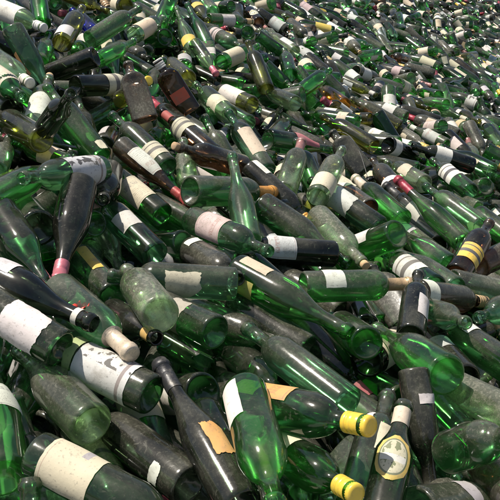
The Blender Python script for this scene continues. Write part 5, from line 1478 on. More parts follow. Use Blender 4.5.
B,-409,4162,1451,62,-16,-107,95,g,28
S,305,3634,1041,-90,-12,-125,94,g,79
W,-350,4596,1500,65,-46,-141,98,g,79
S,2384,4658,514,88,-16,-149,100,L,15
W,1586,4609,788,94,-10,-147,96,G,50
F,2388,4514,513,84,-18,-145,102,G,22
F,-122,3801,1156,23,-33,-98,99,T,16
K,1999,4641,607,76,-34,-162,98,g,54
H,1622,4661,726,-103,-24,-147,98,N,56
C,1980,4369,553,54,-39,-144,97,D,39
H,-276,4154,1384,68,-38,-137,105,T,15
S,1010,4646,880,-78,-2,-147,94,g,21
H,1985,4137,616,95,-13,-156,104,O,54
W,1325,4640,815,-97,-30,-163,97,g,40
S,516,4938,1166,-113,-20,-123,94,D,36
H,-662,3952,1539,69,-24,-123,99,D,44
C,2291,4458,498,68,-31,-151,95,D,65
C,2194,4010,532,78,-19,-137,101,G,19
S,2200,4589,457,84,-17,-136,101,g,72
S,1517,3776,728,110,18,-180,94,G,19
W,1422,3809,648,30,-38,-124,95,O,26
J,47,3763,1194,80,-71,-168,96,g,41
S,89,4455,1291,76,-55,-161,96,L,27
S,508,3813,993,78,-26,-142,103,g,46
F,16,4216,1272,93,-6,-141,95,O,94
S,1545,4846,787,97,-7,-154,99,D,11
S,-300,4266,1383,-104,-6,-92,95,G,57
W,2530,4660,523,99,-10,-143,97,L,47
W,1524,4961,791,-108,-8,-102,102,T,23
F,-167,5029,1473,-143,-39,-112,101,T,50
S,-80,5140,1477,69,-23,-130,96,T,49
S,-500,4486,1525,-106,-31,-141,104,g,31
B,2203,4957,554,-80,-12,167,101,O,47
W,-580,4501,1388,-79,28,-157,101,T,38
C,1472,4853,734,47,-30,-126,100,g,63
W,2020,4608,576,-61,-71,-58,94,g,16
H,415,5229,1258,-109,-31,-144,96,G,64
F,1922,4331,641,98,-10,-154,99,g,85
F,629,4597,984,-102,-18,-130,96,G,20
S,1575,4514,727,-100,-17,-132,96,g,12
F,585,5051,1141,-105,-32,-151,95,g,66
H,1931,3440,608,84,-15,-108,99,g,23
B,2024,3763,511,80,-36,-169,95,D,33
B,-692,4302,1388,-20,-35,-71,95,G,36
S,1637,4177,559,73,-33,-152,97,G,24
K,1434,4156,696,-85,-19,-73,102,D,29
S,973,4742,815,-98,-14,-122,93,G,38
B,-640,4008,1556,70,-41,-140,95,L,49
H,-103,5298,1528,-122,-32,-126,95,G,77
S,133,4135,1196,74,-24,-133,100,D,32
W,1305,3808,787,91,-25,-172,98,D,30
W,1363,3284,728,150,66,-144,100,D,31
W,2084,3800,603,95,-14,-120,96,G,34
W,-181,4766,1456,60,-57,-142,101,g,33
H,1337,3357,692,60,-14,-110,95,T,52
S,128,4047,1161,114,8,-127,96,G,48
S,837,4276,997,-147,-38,-119,99,g,61
K,1963,8231,912,37,47,-72,102,D,51
H,2548,8430,692,-88,-7,-149,100,G,79
W,1075,6042,1040,74,-6,-102,95,G,50
C,665,5122,1073,-82,-32,-32,93,G,86
H,150,5454,1280,-95,-12,-139,93,L,31
B,1016,5371,992,109,-60,-36,98,C,52
K,1579,8591,1230,64,12,-71,94,D,55
B,1142,6014,1041,-167,-59,-111,93,G,19
W,850,5274,1040,96,-5,-173,97,T,45
J,1478,7144,992,-90,-11,-44,103,T,34
F,521,6412,1401,-127,-21,-117,100,G,18
W,1774,7992,960,-87,-4,-139,95,O,72
H,2000,5760,728,138,-50,-79,103,D,12
W,3332,9295,643,177,-58,-107,104,D,21
K,681,5596,1151,78,-29,-155,104,D,9
J,1929,5329,702,108,7,-160,102,g,44
C,1774,7555,854,-67,22,-154,101,G,28
W,618,5689,1206,63,-23,-127,96,L,62
C,2780,9283,881,96,-7,-92,103,g,71
W,2821,9292,804,96,-32,-37,95,g,35
W,1630,5395,639,-79,-6,-136,102,G,50
W,988,5530,977,-92,-26,-22,96,D,12
S,1222,5134,806,-98,-11,-114,98,G,29
W,863,5611,1066,-96,-38,-172,97,g,87
B,884,6065,1138,80,-14,-136,94,O,26
B,861,5846,1084,-111,-8,-105,99,D,17
W,1320,6537,981,51,-7,-103,104,D,45
W,1472,5489,821,76,-19,-137,99,D,60
W,593,5974,1270,-121,-1,-91,96,T,68
W,1226,6262,988,53,-20,-118,97,L,25
K,1606,5203,654,47,-38,-133,96,L,52
S,1355,6534,987,81,-27,-161,100,N,72
S,1622,6859,896,51,-28,-128,99,O,77
W,1737,5123,678,-119,-10,-108,97,N,38
H,2282,7640,759,72,-20,-139,103,O,56
W,1837,7006,844,-93,-25,-22,98,g,36
W,3140,8472,573,93,-12,-70,93,T,82
B,2631,9426,966,108,-23,-63,99,g,68
W,1686,9224,1323,59,-7,-108,95,L,17
J,1162,7546,1213,49,-41,-133,99,O,24
B,2566,8814,835,-121,-40,-148,95,g,40
W,2029,8158,949,67,-22,-137,101,g,39
W,1975,9170,1127,52,-18,-120,104,G,24
C,1427,5857,852,74,-26,-146,94,G,55
H,1566,5925,813,56,-5,-100,98,L,52
W,413,5368,1262,-146,-31,-111,94,g,72
S,1459,7544,1098,-117,-17,-124,98,L,33
H,399,5156,1282,86,-8,-130,99,N,59
W,2122,8868,978,47,-3,-102,99,g,45
W,1699,7461,1004,-108,-3,-95,98,D,40
W,851,5377,1122,114,8,-130,96,G,10
W,1859,7975,1113,102,8,-150,98,D,58
W,1300,5093,872,92,-12,-156,93,D,57
W,1164,8866,1502,-110,-11,-121,104,O,75
B,1187,8569,1397,-99,-4,-109,96,D,94
C,800,5747,1195,-176,-39,-100,98,g,35
B,527,6008,1218,36,-51,-123,95,G,32
K,436,5987,1378,91,-19,-179,105,g,31
C,-54,5983,1576,-128,-9,-99,97,D,61
H,328,6418,1465,-123,8,-78,98,T,30
K,548,5386,1191,-111,-42,-152,103,L,41
B,1975,5835,629,31,-64,-135,104,G,67
J,136,5531,1410,132,-44,-55,94,T,23
H,510,5352,1141,61,-30,-131,101,G,24
W,2236,5780,548,62,-7,-104,98,D,54
H,1746,9516,1321,65,36,-46,100,G,84
W,1044,5748,1076,-137,-11,-105,105,D,69
H,1391,7873,1153,-86,6,174,104,g,17
S,637,6759,1343,58,-54,-146,99,G,34
H,2075,6003,718,-127,-15,-117,103,G,41
W,1641,5319,798,141,-54,-78,103,D,68
W,590,5483,1137,65,-24,-128,97,C,11
W,1823,7650,979,57,-74,-158,103,g,38
H,358,5586,1332,-160,-50,-109,103,g,64
B,1264,7321,1197,138,-61,-63,96,T,49
W,1884,7486,836,-23,-63,-84,93,G,9
B,2036,9216,1142,81,-44,-176,105,G,44
S,1668,6623,863,-90,-9,-63,98,g,80
S,1184,6128,1040,-95,-5,-23,96,C,23
S,1010,6277,1140,94,-26,-30,102,G,65
H,1413,6357,961,66,-30,-141,100,g,43
S,1998,6572,761,75,-26,-153,104,T,63
W,2380,8585,944,95,-4,-116,105,g,72
S,961,5772,1002,-85,-6,-169,104,G,14
C,2473,8636,909,82,-14,-148,101,D,51
C,1468,7204,1154,106,13,-151,102,L,22
W,2452,8275,760,-52,-67,-58,97,g,48
S,1868,6496,758,82,-69,176,99,G,30
W,1528,8728,1282,61,11,-76,104,D,54
S,825,6427,1228,-115,40,-40,98,G,45
W,1531,6178,923,89,-10,-147,104,O,8
H,931,6428,1227,-133,-26,-120,103,T,43
K,2213,7132,696,65,-23,-135,104,G,24
K,2132,5790,554,50,26,-72,93,N,28
F,1335,8078,1314,90,-4,-135,99,O,14
K,920,7257,1200,-70,15,-140,96,N,33
W,1605,7404,1084,84,-6,-117,99,O,37
S,2727,7805,609,91,-30,-34,94,L,70
S,2540,7156,586,71,-20,-137,94,O,33
W,426,5859,1160,-22,-36,-82,100,G,48
W,3073,8552,538,63,-28,-144,102,G,14
W,501,5699,1180,-84,-1,-148,94,g,28
B,2085,8523,943,-99,-15,-145,101,T,64
B,2921,8714,697,99,3,-167,93,G,35
H,2519,8920,789,40,-40,-131,94,C,48
H,1846,8290,1125,-155,-50,-121,104,g,81
W,2219,8040,746,-76,1,-135,95,g,31
W,283,5981,1371,30,-49,-116,94,G,47
W,1771,9055,1237,74,12,-57,96,O,52
W,2085,7175,840,82,-12,-133,93,g,45
C,710,5380,1088,78,-30,-154,101,g,76
K,2645,7332,675,164,42,-122,98,G,53
C,1426,5054,738,66,-26,-135,103,g,25
B,835,6176,1200,82,-14,-140,98,G,72
W,234,5792,1349,90,-12,-17,93,L,65
S,2872,8161,571,-102,-1,-76,99,G,58
C,1376,6126,934,63,-39,-147,103,D,18
W,2582,8556,788,-121,-28,-138,102,G,30
S,1599,9041,1324,57,-6,-106,94,D,57
W,1634,7741,1149,88,-8,-153,96,G,56
S,1169,7046,1213,-127,-7,-104,94,T,74
W,1678,6304,891,102,20,179,99,L,59
S,1363,6730,1061,96,-2,-137,97,G,40
H,1102,5989,1100,125,42,-149,94,D,39
B,3022,9118,695,92,-16,-46,100,L,26
W,1795,5355,664,-113,-11,-111,99,g,8
W,432,5596,1282,-124,-26,-123,105,D,26
W,1446,6430,928,87,-63,174,95,G,44
W,1949,5082,589,67,-33,-148,96,G,51
W,2441,7502,677,78,-24,-156,101,g,47
F,2982,8528,567,55,-39,-146,94,g,59
W,1935,8606,1146,-125,20,-72,98,G,30
W,2315,9264,1091,-131,-42,-139,96,L,35
W,2434,8237,699,-83,-4,-129,95,L,67
K,1622,8470,1290,-147,-31,-118,100,N,22
H,1595,6532,963,81,-13,-135,104,G,92
W,1765,5046,647,62,2,-84,100,g,27
S,2443,8226,850,88,-8,-140,95,G,67
S,1941,8994,1147,51,-44,-141,93,g,60
J,2803,8381,676,73,-17,-136,98,T,38
H,1000,5906,939,28,-18,-105,102,g,20
W,922,5383,1010,4,-81,-104,100,N,36
W,2235,6542,627,-86,-13,-174,100,O,76
C,1132,7485,1302,-141,-19,-111,94,G,21
C,2860,9260,698,42,-48,-138,104,G,39
W,1701,5241,730,96,-10,-173,101,O,44
W,1733,8616,1089,-32,56,-130,100,L,60
W,1622,8857,1279,-88,-8,-48,101,G,29
S,509,6457,1436,104,14,-145,104,D,67
W,604,5642,1243,89,-6,-131,93,D,19
W,2168,8521,958,-120,-28,-138,96,G,8
W,2010,5622,657,-142,-64,-142,102,D,30
H,1324,5999,990,-133,21,-75,102,g,20
S,1705,5644,766,-133,4,-93,100,O,23
W,1792,6373,780,60,-36,-144,95,N,28
W,1946,8699,1163,108,20,-156,95,G,46
H,2506,9202,1009,86,-9,-146,100,g,30
W,2260,8134,884,70,-19,-137,97,O,28
W,1633,5659,824,91,-9,-91,93,g,48
H,2883,8529,698,87,-6,-104,103,G,38
B,1908,7719,999,-125,-53,-150,103,G,20
W,907,6898,1273,-106,-24,-145,94,N,24
H,1625,5366,758,97,-8,-179,103,D,41
S,812,5045,1004,88,-22,-164,96,g,64
W,1873,5852,778,115,-21,-84,96,g,57
W,1529,5660,893,95,-8,-106,97,g,22
S,1227,7109,1152,56,-30,-132,99,G,55
W,1056,5844,1055,70,-6,-100,100,L,41
W,1775,9118,1208,-95,-7,-133,97,g,45
W,1194,7262,1265,92,-3,-143,97,G,29
W,2320,8690,976,75,-13,-132,99,C,65
B,2161,8064,834,-89,-6,-93,96,G,53
H,1324,6404,965,48,-22,-118,100,g,10
W,3222,9134,602,74,-8,-116,97,D,19
C,1749,8736,1191,-108,-17,-137,102,O,42
W,2940,8033,596,87,-12,-150,98,C,37
W,2473,7508,702,-129,-36,-138,98,g,31
W,1501,6793,1109,-165,-22,-107,100,C,69
W,1693,9513,1416,-115,-11,-120,97,D,38
S,2056,9673,1258,-122,-26,-135,96,G,65
W,1468,5208,848,-143,-29,-120,101,G,29
W,33,5530,1438,-67,-53,-30,99,G,82
H,2654,8801,872,90,-6,-136,100,T,37
W,1543,6932,1019,-116,-35,-146,99,G,56
W,1116,5177,942,96,-6,-148,100,T,57
H,2478,6893,666,84,-9,-116,99,D,29
H,665,6745,1356,-119,-18,-121,95,G,48
S,1547,7066,910,-62,-34,-63,93,G,27
S,1402,7834,1215,-131,-17,-115,105,D,8
H,1342,5338,894,-121,-29,-134,95,g,85
W,1104,8012,1315,22,-52,-115,105,L,43
W,2614,8772,875,83,-7,-120,105,O,23
W,1810,5452,568,-73,-9,-117,99,N,62
W,1992,9198,1261,171,-40,-97,98,D,95
F,2027,7130,801,52,-13,-114,104,L,31
C,1500,5731,868,-112,13,-59,104,N,39
S,2219,8193,824,-76,1,-133,101,G,28
W,376,5382,1290,73,-17,-127,102,G,29
W,1397,5533,758,-82,-9,-107,98,T,39
W,930,6848,1124,28,-3,-97,98,L,67
W,3011,8841,687,-136,-17,-119,104,g,42
B,2587,9438,999,93,-3,-123,105,G,64
S,2750,8682,693,55,-52,-153,96,G,19
S,1386,8637,1313,30,37,-79,94,g,36
H,1372,7492,1221,92,-5,-168,98,G,52
F,1003,7702,1317,-93,-11,-160,100,N,28
W,1692,7428,1023,66,-17,-127,97,G,18
H,1248,5509,782,-81,-6,-132,103,G,54
W,3202,9151,691,-142,-28,-126,104,G,49
H,3094,8897,552,44,-16,-117,104,T,41
W,2487,7550,740,100,18,174,102,g,77
K,837,6349,1217,-128,-29,-125,93,g,23
S,581,5300,1130,-121,-4,-92,99,g,16
W,1902,5960,729,-142,-60,-140,97,N,64
S,1349,5227,737,-80,-11,-102,98,G,90
H,1747,5043,722,-126,-2,-98,94,G,21
W,2228,5617,533,70,-5,-94,97,G,47
S,1243,7538,1236,-142,-43,-126,97,G,12
S,1890,9126,1119,19,-32,-111,93,G,25
B,3068,9382,776,88,-6,-114,96,L,55
K,1067,6313,1115,95,-2,-163,97,g,10
W,1816,7696,1055,90,-6,-133,94,D,72
W,583,6059,1158,22,-36,-108,100,T,31
C,2528,8412,872,-144,-40,-130,100,L,32
B,1943,6593,724,-95,-11,-127,100,g,17
K,1139,8334,1480,-129,-9,-107,98,G,45
C,1620,5495,825,-142,38,-76,97,D,82
S,1900,9344,1170,-86,-1,-133,93,G,8
B,246,6166,1351,39,25,-71,98,g,22
H,2343,8122,933,116,29,-157,96,g,75
B,1179,6875,1179,-178,-55,-102,99,g,59
S,2074,6060,650,75,-5,-92,97,g,81
S,1913,6368,726,-107,-26,-148,101,g,34
H,1,5531,1494,68,-40,-146,105,G,82
S,758,6402,1333,142,-48,-68,97,g,41
B,2061,6985,738,54,-9,-109,101,g,18
F,3134,9203,682,89,-36,172,95,O,49
W,1724,5080,704,96,-10,-163,98,D,24
W,2087,7308,839,78,-14,-135,95,D,49
B,1200,5975,1012,-122,-42,-143,96,D,34
S,1849,7184,967,100,-15,-67,97,D,29
W,1530,8839,1379,-119,-46,-151,104,G,38
S,2284,7544,818,85,-5,-77,98,G,56
S,1083,5299,1002,-136,-20,-113,96,G,37
B,2553,8633,736,46,-23,-123,99,g,49
S,1899,6345,778,104,24,178,101,L,67
W,3044,9135,747,93,-6,-168,100,G,57
W,2351,7609,790,63,-10,-114,99,G,43
H,1302,5374,876,-80,-33,-44,97,g,26
W,2332,8656,1057,95,-4,-108,100,g,8
S,2512,7709,757,77,-32,-165,101,g,72
W,1789,5380,683,46,-38,-134,95,g,37
B,2068,9016,1154,58,3,-93,97,G,53
S,2659,7702,712,-130,-18,-122,103,G,23
W,1453,6159,983,-122,-7,-105,103,L,57
W,1985,7713,940,-104,-13,-130,105,D,10
C,2664,8369,868,132,-52,-70,99,T,45
W,2579,6626,645,84,-10,-125,99,g,68
B,2045,8485,1072,-118,-18,-127,104,T,15
W,554,6442,1408,-82,-30,-25,105,L,33
H,2189,6568,788,100,-3,-142,94,G,69
B,1864,6709,853,-112,-25,-141,102,g,15
F,2011,7043,846,-101,-22,-154,97,L,14
B,2198,9296,1187,72,-16,-136,94,D,16
W,2928,7672,593,70,-12,-122,95,D,56
S,2624,6964,617,70,-7,-107,95,D,14
K,3054,8856,716,-120,-5,-107,101,O,46
H,2265,7299,818,90,-12,-48,103,L,71
B,1812,9009,1374,-150,-21,-112,98,G,51
W,2272,7840,837,61,-29,-140,103,D,75
W,1156,8093,1420,52,-5,-102,100,D,8
W,1539,6561,924,59,56,-45,94,G,69
W,1711,7845,1129,-123,-67,-156,99,T,49
B,2226,8217,928,-94,-4,-50,98,G,47
H,2451,9002,956,-104,-8,-119,100,g,49
H,1985,5110,662,75,-18,-136,97,G,71
B,2322,9306,1156,81,-8,-131,97,D,30
B,1849,6133,810,67,-18,-129,100,T,26
S,1442,7849,1230,65,24,-55,94,G,46
S,988,7235,1344,-142,-63,-132,100,D,59
S,711,6902,1442,-124,-18,-118,103,g,75
H,1454,5466,846,65,21,-53,94,G,14
J,172,5742,1465,-145,-67,-124,102,D,45
K,2709,9424,896,-38,72,-144,98,g,64
B,2424,8760,999,77,-9,-122,102,G,13
W,1788,7234,955,58,-32,-139,94,O,49
S,1595,5222,839,-125,-13,-112,102,g,8
H,1930,5528,731,-123,-1,-96,96,O,70
C,2336,7213,785,88,-9,-49,94,G,67
K,1241,8158,1450,-128,-12,-111,102,D,17
W,1776,8904,1334,-129,-35,-134,105,G,8
S,2416,8569,884,64,-29,-144,99,D,54
H,918,6802,1347,78,-20,-148,97,g,36
W,812,6058,1259,76,-17,-136,94,G,46
W,1724,6841,978,88,-16,-166,105,G,74
W,328,6220,1466,-108,-35,-151,93,g,55
S,2833,9136,838,69,-30,-152,104,G,30
S,1377,6762,1083,-116,-10,-112,104,D,27
S,1770,6681,901,77,0,-75,93,L,10
W,763,6580,1315,-100,2,-66,102,G,21
H,328,5704,1368,-115,-28,-135,93,T,64
K,1556,6379,953,-113,-23,-136,93,O,21
W,2502,9265,1067,83,-9,-137,105,G,78
C,2715,9154,882,68,7,-78,93,T,43
W,1246,5303,870,33,-64,-131,93,L,26
W,1383,7733,1261,-126,-5,-102,101,D,10
W,2995,8390,652,65,-1,-98,98,G,11
W,1890,8386,1132,18,-83,-121,97,g,70
W,1681,8166,1324,176,47,-105,104,T,20
S,579,6453,1392,-102,-21,-149,100,D,16
W,1912,6942,933,91,-12,-50,95,O,62
W,701,6072,1306,77,-9,-116,93,G,23
W,1374,8525,1396,-107,0,-93,96,g,25
W,675,5551,1165,-89,-9,-159,94,G,17
F,1162,6883,1188,62,-19,-124,94,G,13
C,846,5467,1092,63,-19,-121,99,T,33
W,2313,7807,868,-121,-25,-134,94,O,53
W,1660,6749,956,63,-36,-146,100,D,87
W,1964,6697,851,-108,-33,-156,96,G,26
W,1972,7998,999,-93,-16,-167,101,T,36
W,1052,7653,1401,-113,-5,-105,95,g,23
W,1307,6878,1149,-131,-76,-148,94,G,8
K,2054,8350,1124,-141,-5,-105,94,g,48
W,704,6666,1403,-124,-42,-139,94,G,29
W,1024,7005,1260,-33,-84,114,94,g,40
W,416,6406,1499,-126,-13,-109,100,g,23
W,1352,5784,979,77,-20,-144,97,g,42
W,1716,7081,1104,-159,7,-99,102,g,52
K,2440,7295,704,54,-16,-120,94,G,36
C,1984,7582,930,-105,-9,-116,102,g,53
W,1292,7421,1288,75,-8,-116,95,G,26
F,1426,6932,1125,81,-12,-135,101,G,82
W,345,5909,1419,63,-16,-118,104,D,57
H,954,5221,1016,67,-43,-152,97,D,15
W,2040,8223,967,34,-42,-126,98,D,31
H,1571,9360,1330,-8,-51,-94,97,G,37
W,1046,7765,1508,76,-5,-112,103,g,45
H,1938,6392,808,-99,-30,-166,104,G,55
W,1351,7134,1160,-116,-22,-132,95,g,21
F,2011,7466,936,69,-8,-112,105,N,49
H,2773,8747,821,-103,16,-43,102,g,20
W,1262,7073,1252,-159,-57,-117,100,g,13
C,2086,8292,1030,-97,-43,-179,96,G,44
W,2375,7938,835,64,-22,-136,95,G,18
C,2144,7595,974,102,5,-152,101,G,29
S,1460,7431,1160,-100,9,-41,95,g,10
W,1744,7548,1078,-115,-36,-149,98,G,55
W,1917,5527,643,-71,1,-144,95,G,15
H,1735,7164,993,62,0,-93,95,D,80
W,1881,6132,747,61,-29,-138,103,O,47
C,1153,7087,1302,90,-8,-169,100,g,35
S,-68,5583,1414,29,-18,-97,100,G,38
J,1693,9331,1433,76,-10,-130,94,D,34
S,1732,5735,863,-148,-54,-131,102,G,20
B,1163,7295,1340,90,-4,-150,94,N,43
W,2299,9534,1054,33,-7,-106,96,g,67
H,894,6114,1184,61,-56,-152,102,G,25
H,2373,8954,1036,-120,-18,-127,95,G,60
K,2334,8541,906,-94,-7,-125,97,D,35
S,1907,7119,908,-102,-22,-152,94,G,22
S,1021,5190,1013,75,-4,-89,98,g,8
W,1480,8226,1294,57,-28,-133,96,G,11
S,1945,8854,1230,92,-3,-93,102,N,53
W,837,7544,1512,-139,-3,-98,102,L,49
W,1707,5454,768,-96,-25,-164,104,G,45
W,1412,8131,1282,-106,-12,-129,101,G,29
H,2081,9226,1236,86,-5,-130,101,G,68
S,1454,6938,1142,-163,-32,-110,105,g,32
B,309,5676,1404,68,-30,-140,94,G,74
C,1759,6504,921,-129,-26,-126,97,g,82
B,2640,8741,911,-142,-33,-127,96,D,29
K,1761,7889,1083,51,-24,-125,103,T,28
J,-6,5249,1467,-96,10,-20,94,g,19
B,2167,5760,650,73,-70,-179,96,D,51
W,-216,5538,1662,-140,-46,-119,102,G,91
W,1901,7201,768,29,-39,-121,97,G,33
W,2975,8308,620,57,10,-85,96,L,54
W,2070,5591,670,74,-34,-161,98,g,35
W,1068,6559,1178,-106,-10,-115,96,g,68
W,2536,7311,642,-96,-10,-128,93,G,42
W,2133,6887,782,79,25,-27,99,D,91
W,1573,5093,797,-108,-11,-110,100,T,39
W,2098,8765,1076,55,-19,-123,98,g,71
B,2046,5905,773,-134,-28,-128,100,N,8
W,2206,8690,996,-93,-10,-153,102,N,15
S,2755,8156,748,-122,-37,-146,102,T,26
W,1434,7542,1189,-97,-59,179,93,O,71
S,1114,6455,1218,88,-5,-115,99,D,58
S,885,5192,947,-73,-50,-37,94,D,57
J,1688,8606,1307,-130,-22,-122,102,L,23
B,1935,7267,987,-124,42,-56,100,G,9
H,1789,6684,946,-122,-34,-140,100,L,21
W,1199,8087,1454,-126,-32,-133,94,D,43
W,1956,7996,1021,63,-41,-151,98,g,73
S,2232,8503,967,-88,-12,-180,98,G,27
W,1496,8356,1330,-126,-16,-118,103,O,8
W,3239,9237,675,94,-8,178,100,G,50
F,1646,6788,932,-155,-58,-124,105,D,30
B,2034,7632,1052,110,7,-135,102,g,44
B,1360,7778,1328,105,31,-166,97,g,41
W,1127,7005,1037,11,-21,-102,99,g,44
W,2347,8892,1088,95,-1,-140,94,g,80
W,934,5666,1078,53,-28,-125,96,G,12
S,2111,5549,685,81,-9,-108,100,g,16
S,2420,7879,879,-154,-51,-126,97,G,31
H,1930,6872,870,-120,-30,-139,102,g,25
S,2090,6070,684,-110,-15,-124,101,G,22
S,1779,6104,821,-107,-8,-105,102,D,95
K,2092,7964,962,79,-62,-179,95,D,14
K,1264,6867,1162,86,-2,-32,94,g,44
H,1587,8197,1373,102,-3,-97,98,g,45
H,1845,9814,1452,79,27,-32,102,G,43
K,744,5859,1229,-161,-21,-103,96,D,33
W,1875,9334,1370,-128,14,-82,100,g,49
F,1558,7342,1069,-89,-6,-149,105,D,8
C,1534,7764,1166,91,-5,-161,104,L,8
W,812,6409,1254,-88,-8,-171,97,L,81
W,1889,8037,1134,87,-9,-152,105,g,68
F,1743,4974,677,51,-4,-100,98,D,12
K,1910,5805,780,104,34,174,103,G,28
S,1467,7736,1196,-19,-77,-82,102,G,54
B,1404,7163,1190,80,-13,-141,96,g,27
W,2630,7277,685,88,-12,-152,100,G,89
W,2043,9137,1143,-103,-18,-147,102,L,51
B,1038,8302,1582,-128,-24,-124,97,T,46
C,2278,7717,809,47,-34,-132,100,g,39
B,1842,6565,832,-107,-14,-126,93,D,40
C,2172,6224,710,-107,-21,-143,93,g,19
S,1637,8731,1299,-150,-11,-106,96,G,22
S,1645,7599,1123,68,-21,-136,93,g,84
S,2218,9027,1094,60,-13,-119,102,N,55
W,2958,7817,523,73,-5,-100,96,g,22
H,311,6752,1646,-126,-9,-104,95,G,13
F,1021,5817,1062,-74,28,-169,94,G,61
F,1219,5494,979,74,-2,-84,100,g,44
C,897,7364,1432,55,-6,-103,103,G,34
B,1836,5471,714,65,-52,-161,103,G,65
C,39,6006,1579,-107,-19,-135,97,D,58
S,1894,7768,1021,-85,-38,-28,100,G,44
S,3323,9404,642,-109,-21,-144,96,L,60
B,1558,5807,873,64,-19,-126,97,G,41
S,2432,8221,833,-95,-11,-145,95,G,44
B,1620,8232,1202,-100,-39,-172,104,g,38
W,318,6019,1442,30,-65,-120,93,G,53
C,1557,7676,1206,103,-20,-54,93,G,14
C,1053,7346,1297,-87,-1,-180,104,G,30
S,1234,7922,1396,-140,-46,-128,99,D,33
W,1496,5028,824,82,-14,-132,96,g,18
W,1514,5417,851,58,-84,-162,94,g,64
B,2360,6208,642,100,-2,-160,97,G,31
S,1660,5093,672,38,-20,-115,104,D,34
W,1378,6370,1024,66,-25,-138,97,g,16
S,2618,8602,865,82,-12,-139,101,N,35
S,668,6226,1373,91,-3,-118,98,g,37
B,533,5735,1295,59,-20,-119,94,G,79
C,1652,5837,874,-124,-7,-105,94,G,57
S,1710,7072,1014,70,-3,-97,98,g,49
B,1174,5410,949,-100,-30,-160,98,G,36
S,1751,8230,1226,143,-62,-70,99,O,72
W,1123,6697,1200,69,-39,-154,94,T,29
C,769,6304,1311,-127,-49,-140,93,G,55
W,735,7685,1609,-122,-12,-114,96,G,42
S,280,6619,1625,-132,4,-87,98,D,36
F,1644,8979,1355,-78,-22,-44,95,G,30
W,1727,7681,1172,-167,-40,-110,98,g,37
S,2189,8472,1080,100,6,-154,96,g,31
H,1263,7339,1262,102,-57,-26,94,D,52
S,2460,6590,681,88,-10,-130,97,g,44
S,2066,9538,1161,51,-29,-130,94,D,48
S,1490,5711,776,32,-56,-129,99,L,48
B,690,6333,1291,42,-53,-130,95,T,35
C,2738,9423,744,-52,44,-151,97,D,58
W,2019,9698,1288,-84,9,-171,95,g,25
W,347,5300,1205,-81,-2,-118,100,D,65
S,2245,6566,733,-115,-36,-152,101,g,52
S,2637,7307,668,-156,-20,-116,100,g,51
F,2204,7404,857,124,-59,-58,95,G,30
W,2410,9224,1159,107,-2,-107,98,g,29
W,1941,4929,685,93,-12,-158,94,D,13
W,1012,7107,1384,116,-45,-45,104,G,54
F,-106,5361,1588,94,26,-172,102,G,24
S,2878,7549,524,46,-7,-110,99,D,20
S,334,6384,1517,-101,11,-44,96,g,33
K,-324,5360,1603,-95,-3,-107,94,G,40
S,1856,5946,764,61,-26,-135,102,T,27
S,2105,8541,1068,66,-29,-145,94,D,53
W,1672,8653,1320,72,7,-74,94,G,53
H,2629,9270,986,147,81,-139,95,g,50
K,1425,6066,1030,-161,-17,-107,97,g,42
S,1270,5328,903,-79,9,-179,93,G,19
S,772,6573,1386,-178,75,-94,95,G,29
H,2637,8250,741,61,-33,-145,95,G,50
C,2140,7962,938,-119,-36,-147,99,G,31
S,1359,7751,1261,-88,-15,176,98,G,21
W,1652,7775,1203,88,-6,-141,93,g,27
S,1073,6575,1187,51,-60,-144,97,N,35
H,540,5870,1099,3,-29,-96,96,D,59
S,2360,8670,883,74,-27,-153,100,g,17
K,705,7613,1548,-100,-11,-137,103,g,35
W,1958,10475,1461,-111,-17,-136,94,T,54
S,4120,11904,671,-122,-1,-103,101,g,29
H,8536,24177,877,46,-1,-108,103,T,25
W,4806,15082,946,63,-3,-108,103,D,36
W,3880,13060,1048,84,-8,-143,93,g,48
W,5865,17769,910,37,-60,-141,94,D,42
W,4292,13062,664,18,-3,-108,103,G,27
W,4055,12891,815,-94,-8,-149,104,g,27
B,4138,13868,1045,-125,-12,-120,99,g,82
W,6524,19235,809,-79,4,-139,98,T,46
B,4428,12900,726,76,-1,-97,104,G,13
W,8226,23786,1063,78,-8,-138,104,G,14
H,4336,13960,889,42,-17,-120,97,T,37
W,3482,12448,1069,66,16,-67,95,G,70
B,1995,10423,1505,-112,-13,-128,96,G,54
W,4956,16157,1136,93,-9,-47,95,G,33
W,2816,9796,944,-137,-3,-105,96,D,8
F,8482,24168,989,40,-23,-127,98,G,45
C,3291,9653,755,90,-6,-136,95,D,32
K,5004,15912,1008,59,0,-104,95,D,13
K,4873,16411,1085,16,-2,-106,104,L,72
W,4456,13195,821,79,9,-57,101,g,80
W,2495,10662,1164,43,7,-94,104,D,55
W,4680,15040,1010,-97,0,-87,100,G,32
C,2872,12119,1308,44,-44,-137,102,D,56
W,4449,14660,1070,71,-6,-116,97,g,58
B,1942,10423,1522,-137,-33,-127,102,N,25
K,6015,19102,1143,44,-12,-118,99,g,39
B,2775,11208,1231,63,-16,-128,95,g,48
H,4826,16432,1353,-137,-40,-137,102,G,14
W,3241,9544,667,69,-6,-109,94,L,36
W,2066,10407,1509,-128,24,-72,98,D,33
H,2619,10124,1007,-34,-71,-72,97,G,36
S,4720,13179,602,68,-22,-146,98,L,45
W,3950,14782,1317,-110,0,-102,98,g,17
W,4255,13492,938,86,-9,-154,95,g,43
H,4355,14067,904,-93,-10,-161,103,g,35
W,3225,11620,1183,83,-3,-107,93,g,25
F,5768,18359,1156,62,-2,-109,101,O,9
H,3922,13381,1116,81,-3,-113,104,D,48
W,5832,17972,966,45,19,-88,96,g,59
W,5035,14567,667,-81,20,177,97,T,20
S,3055,10766,954,63,-15,-126,94,O,49
S,4444,15076,1125,-113,-22,-145,96,D,55
W,4779,13830,761,79,-28,-170,93,A,17
H,4182,13564,969,65,-17,-134,101,G,74
W,3214,11666,1117,67,-24,-145,98,N,60
W,3317,12905,1192,-81,10,-161,96,N,49
W,2707,9763,880,44,-18,-118,105,g,35
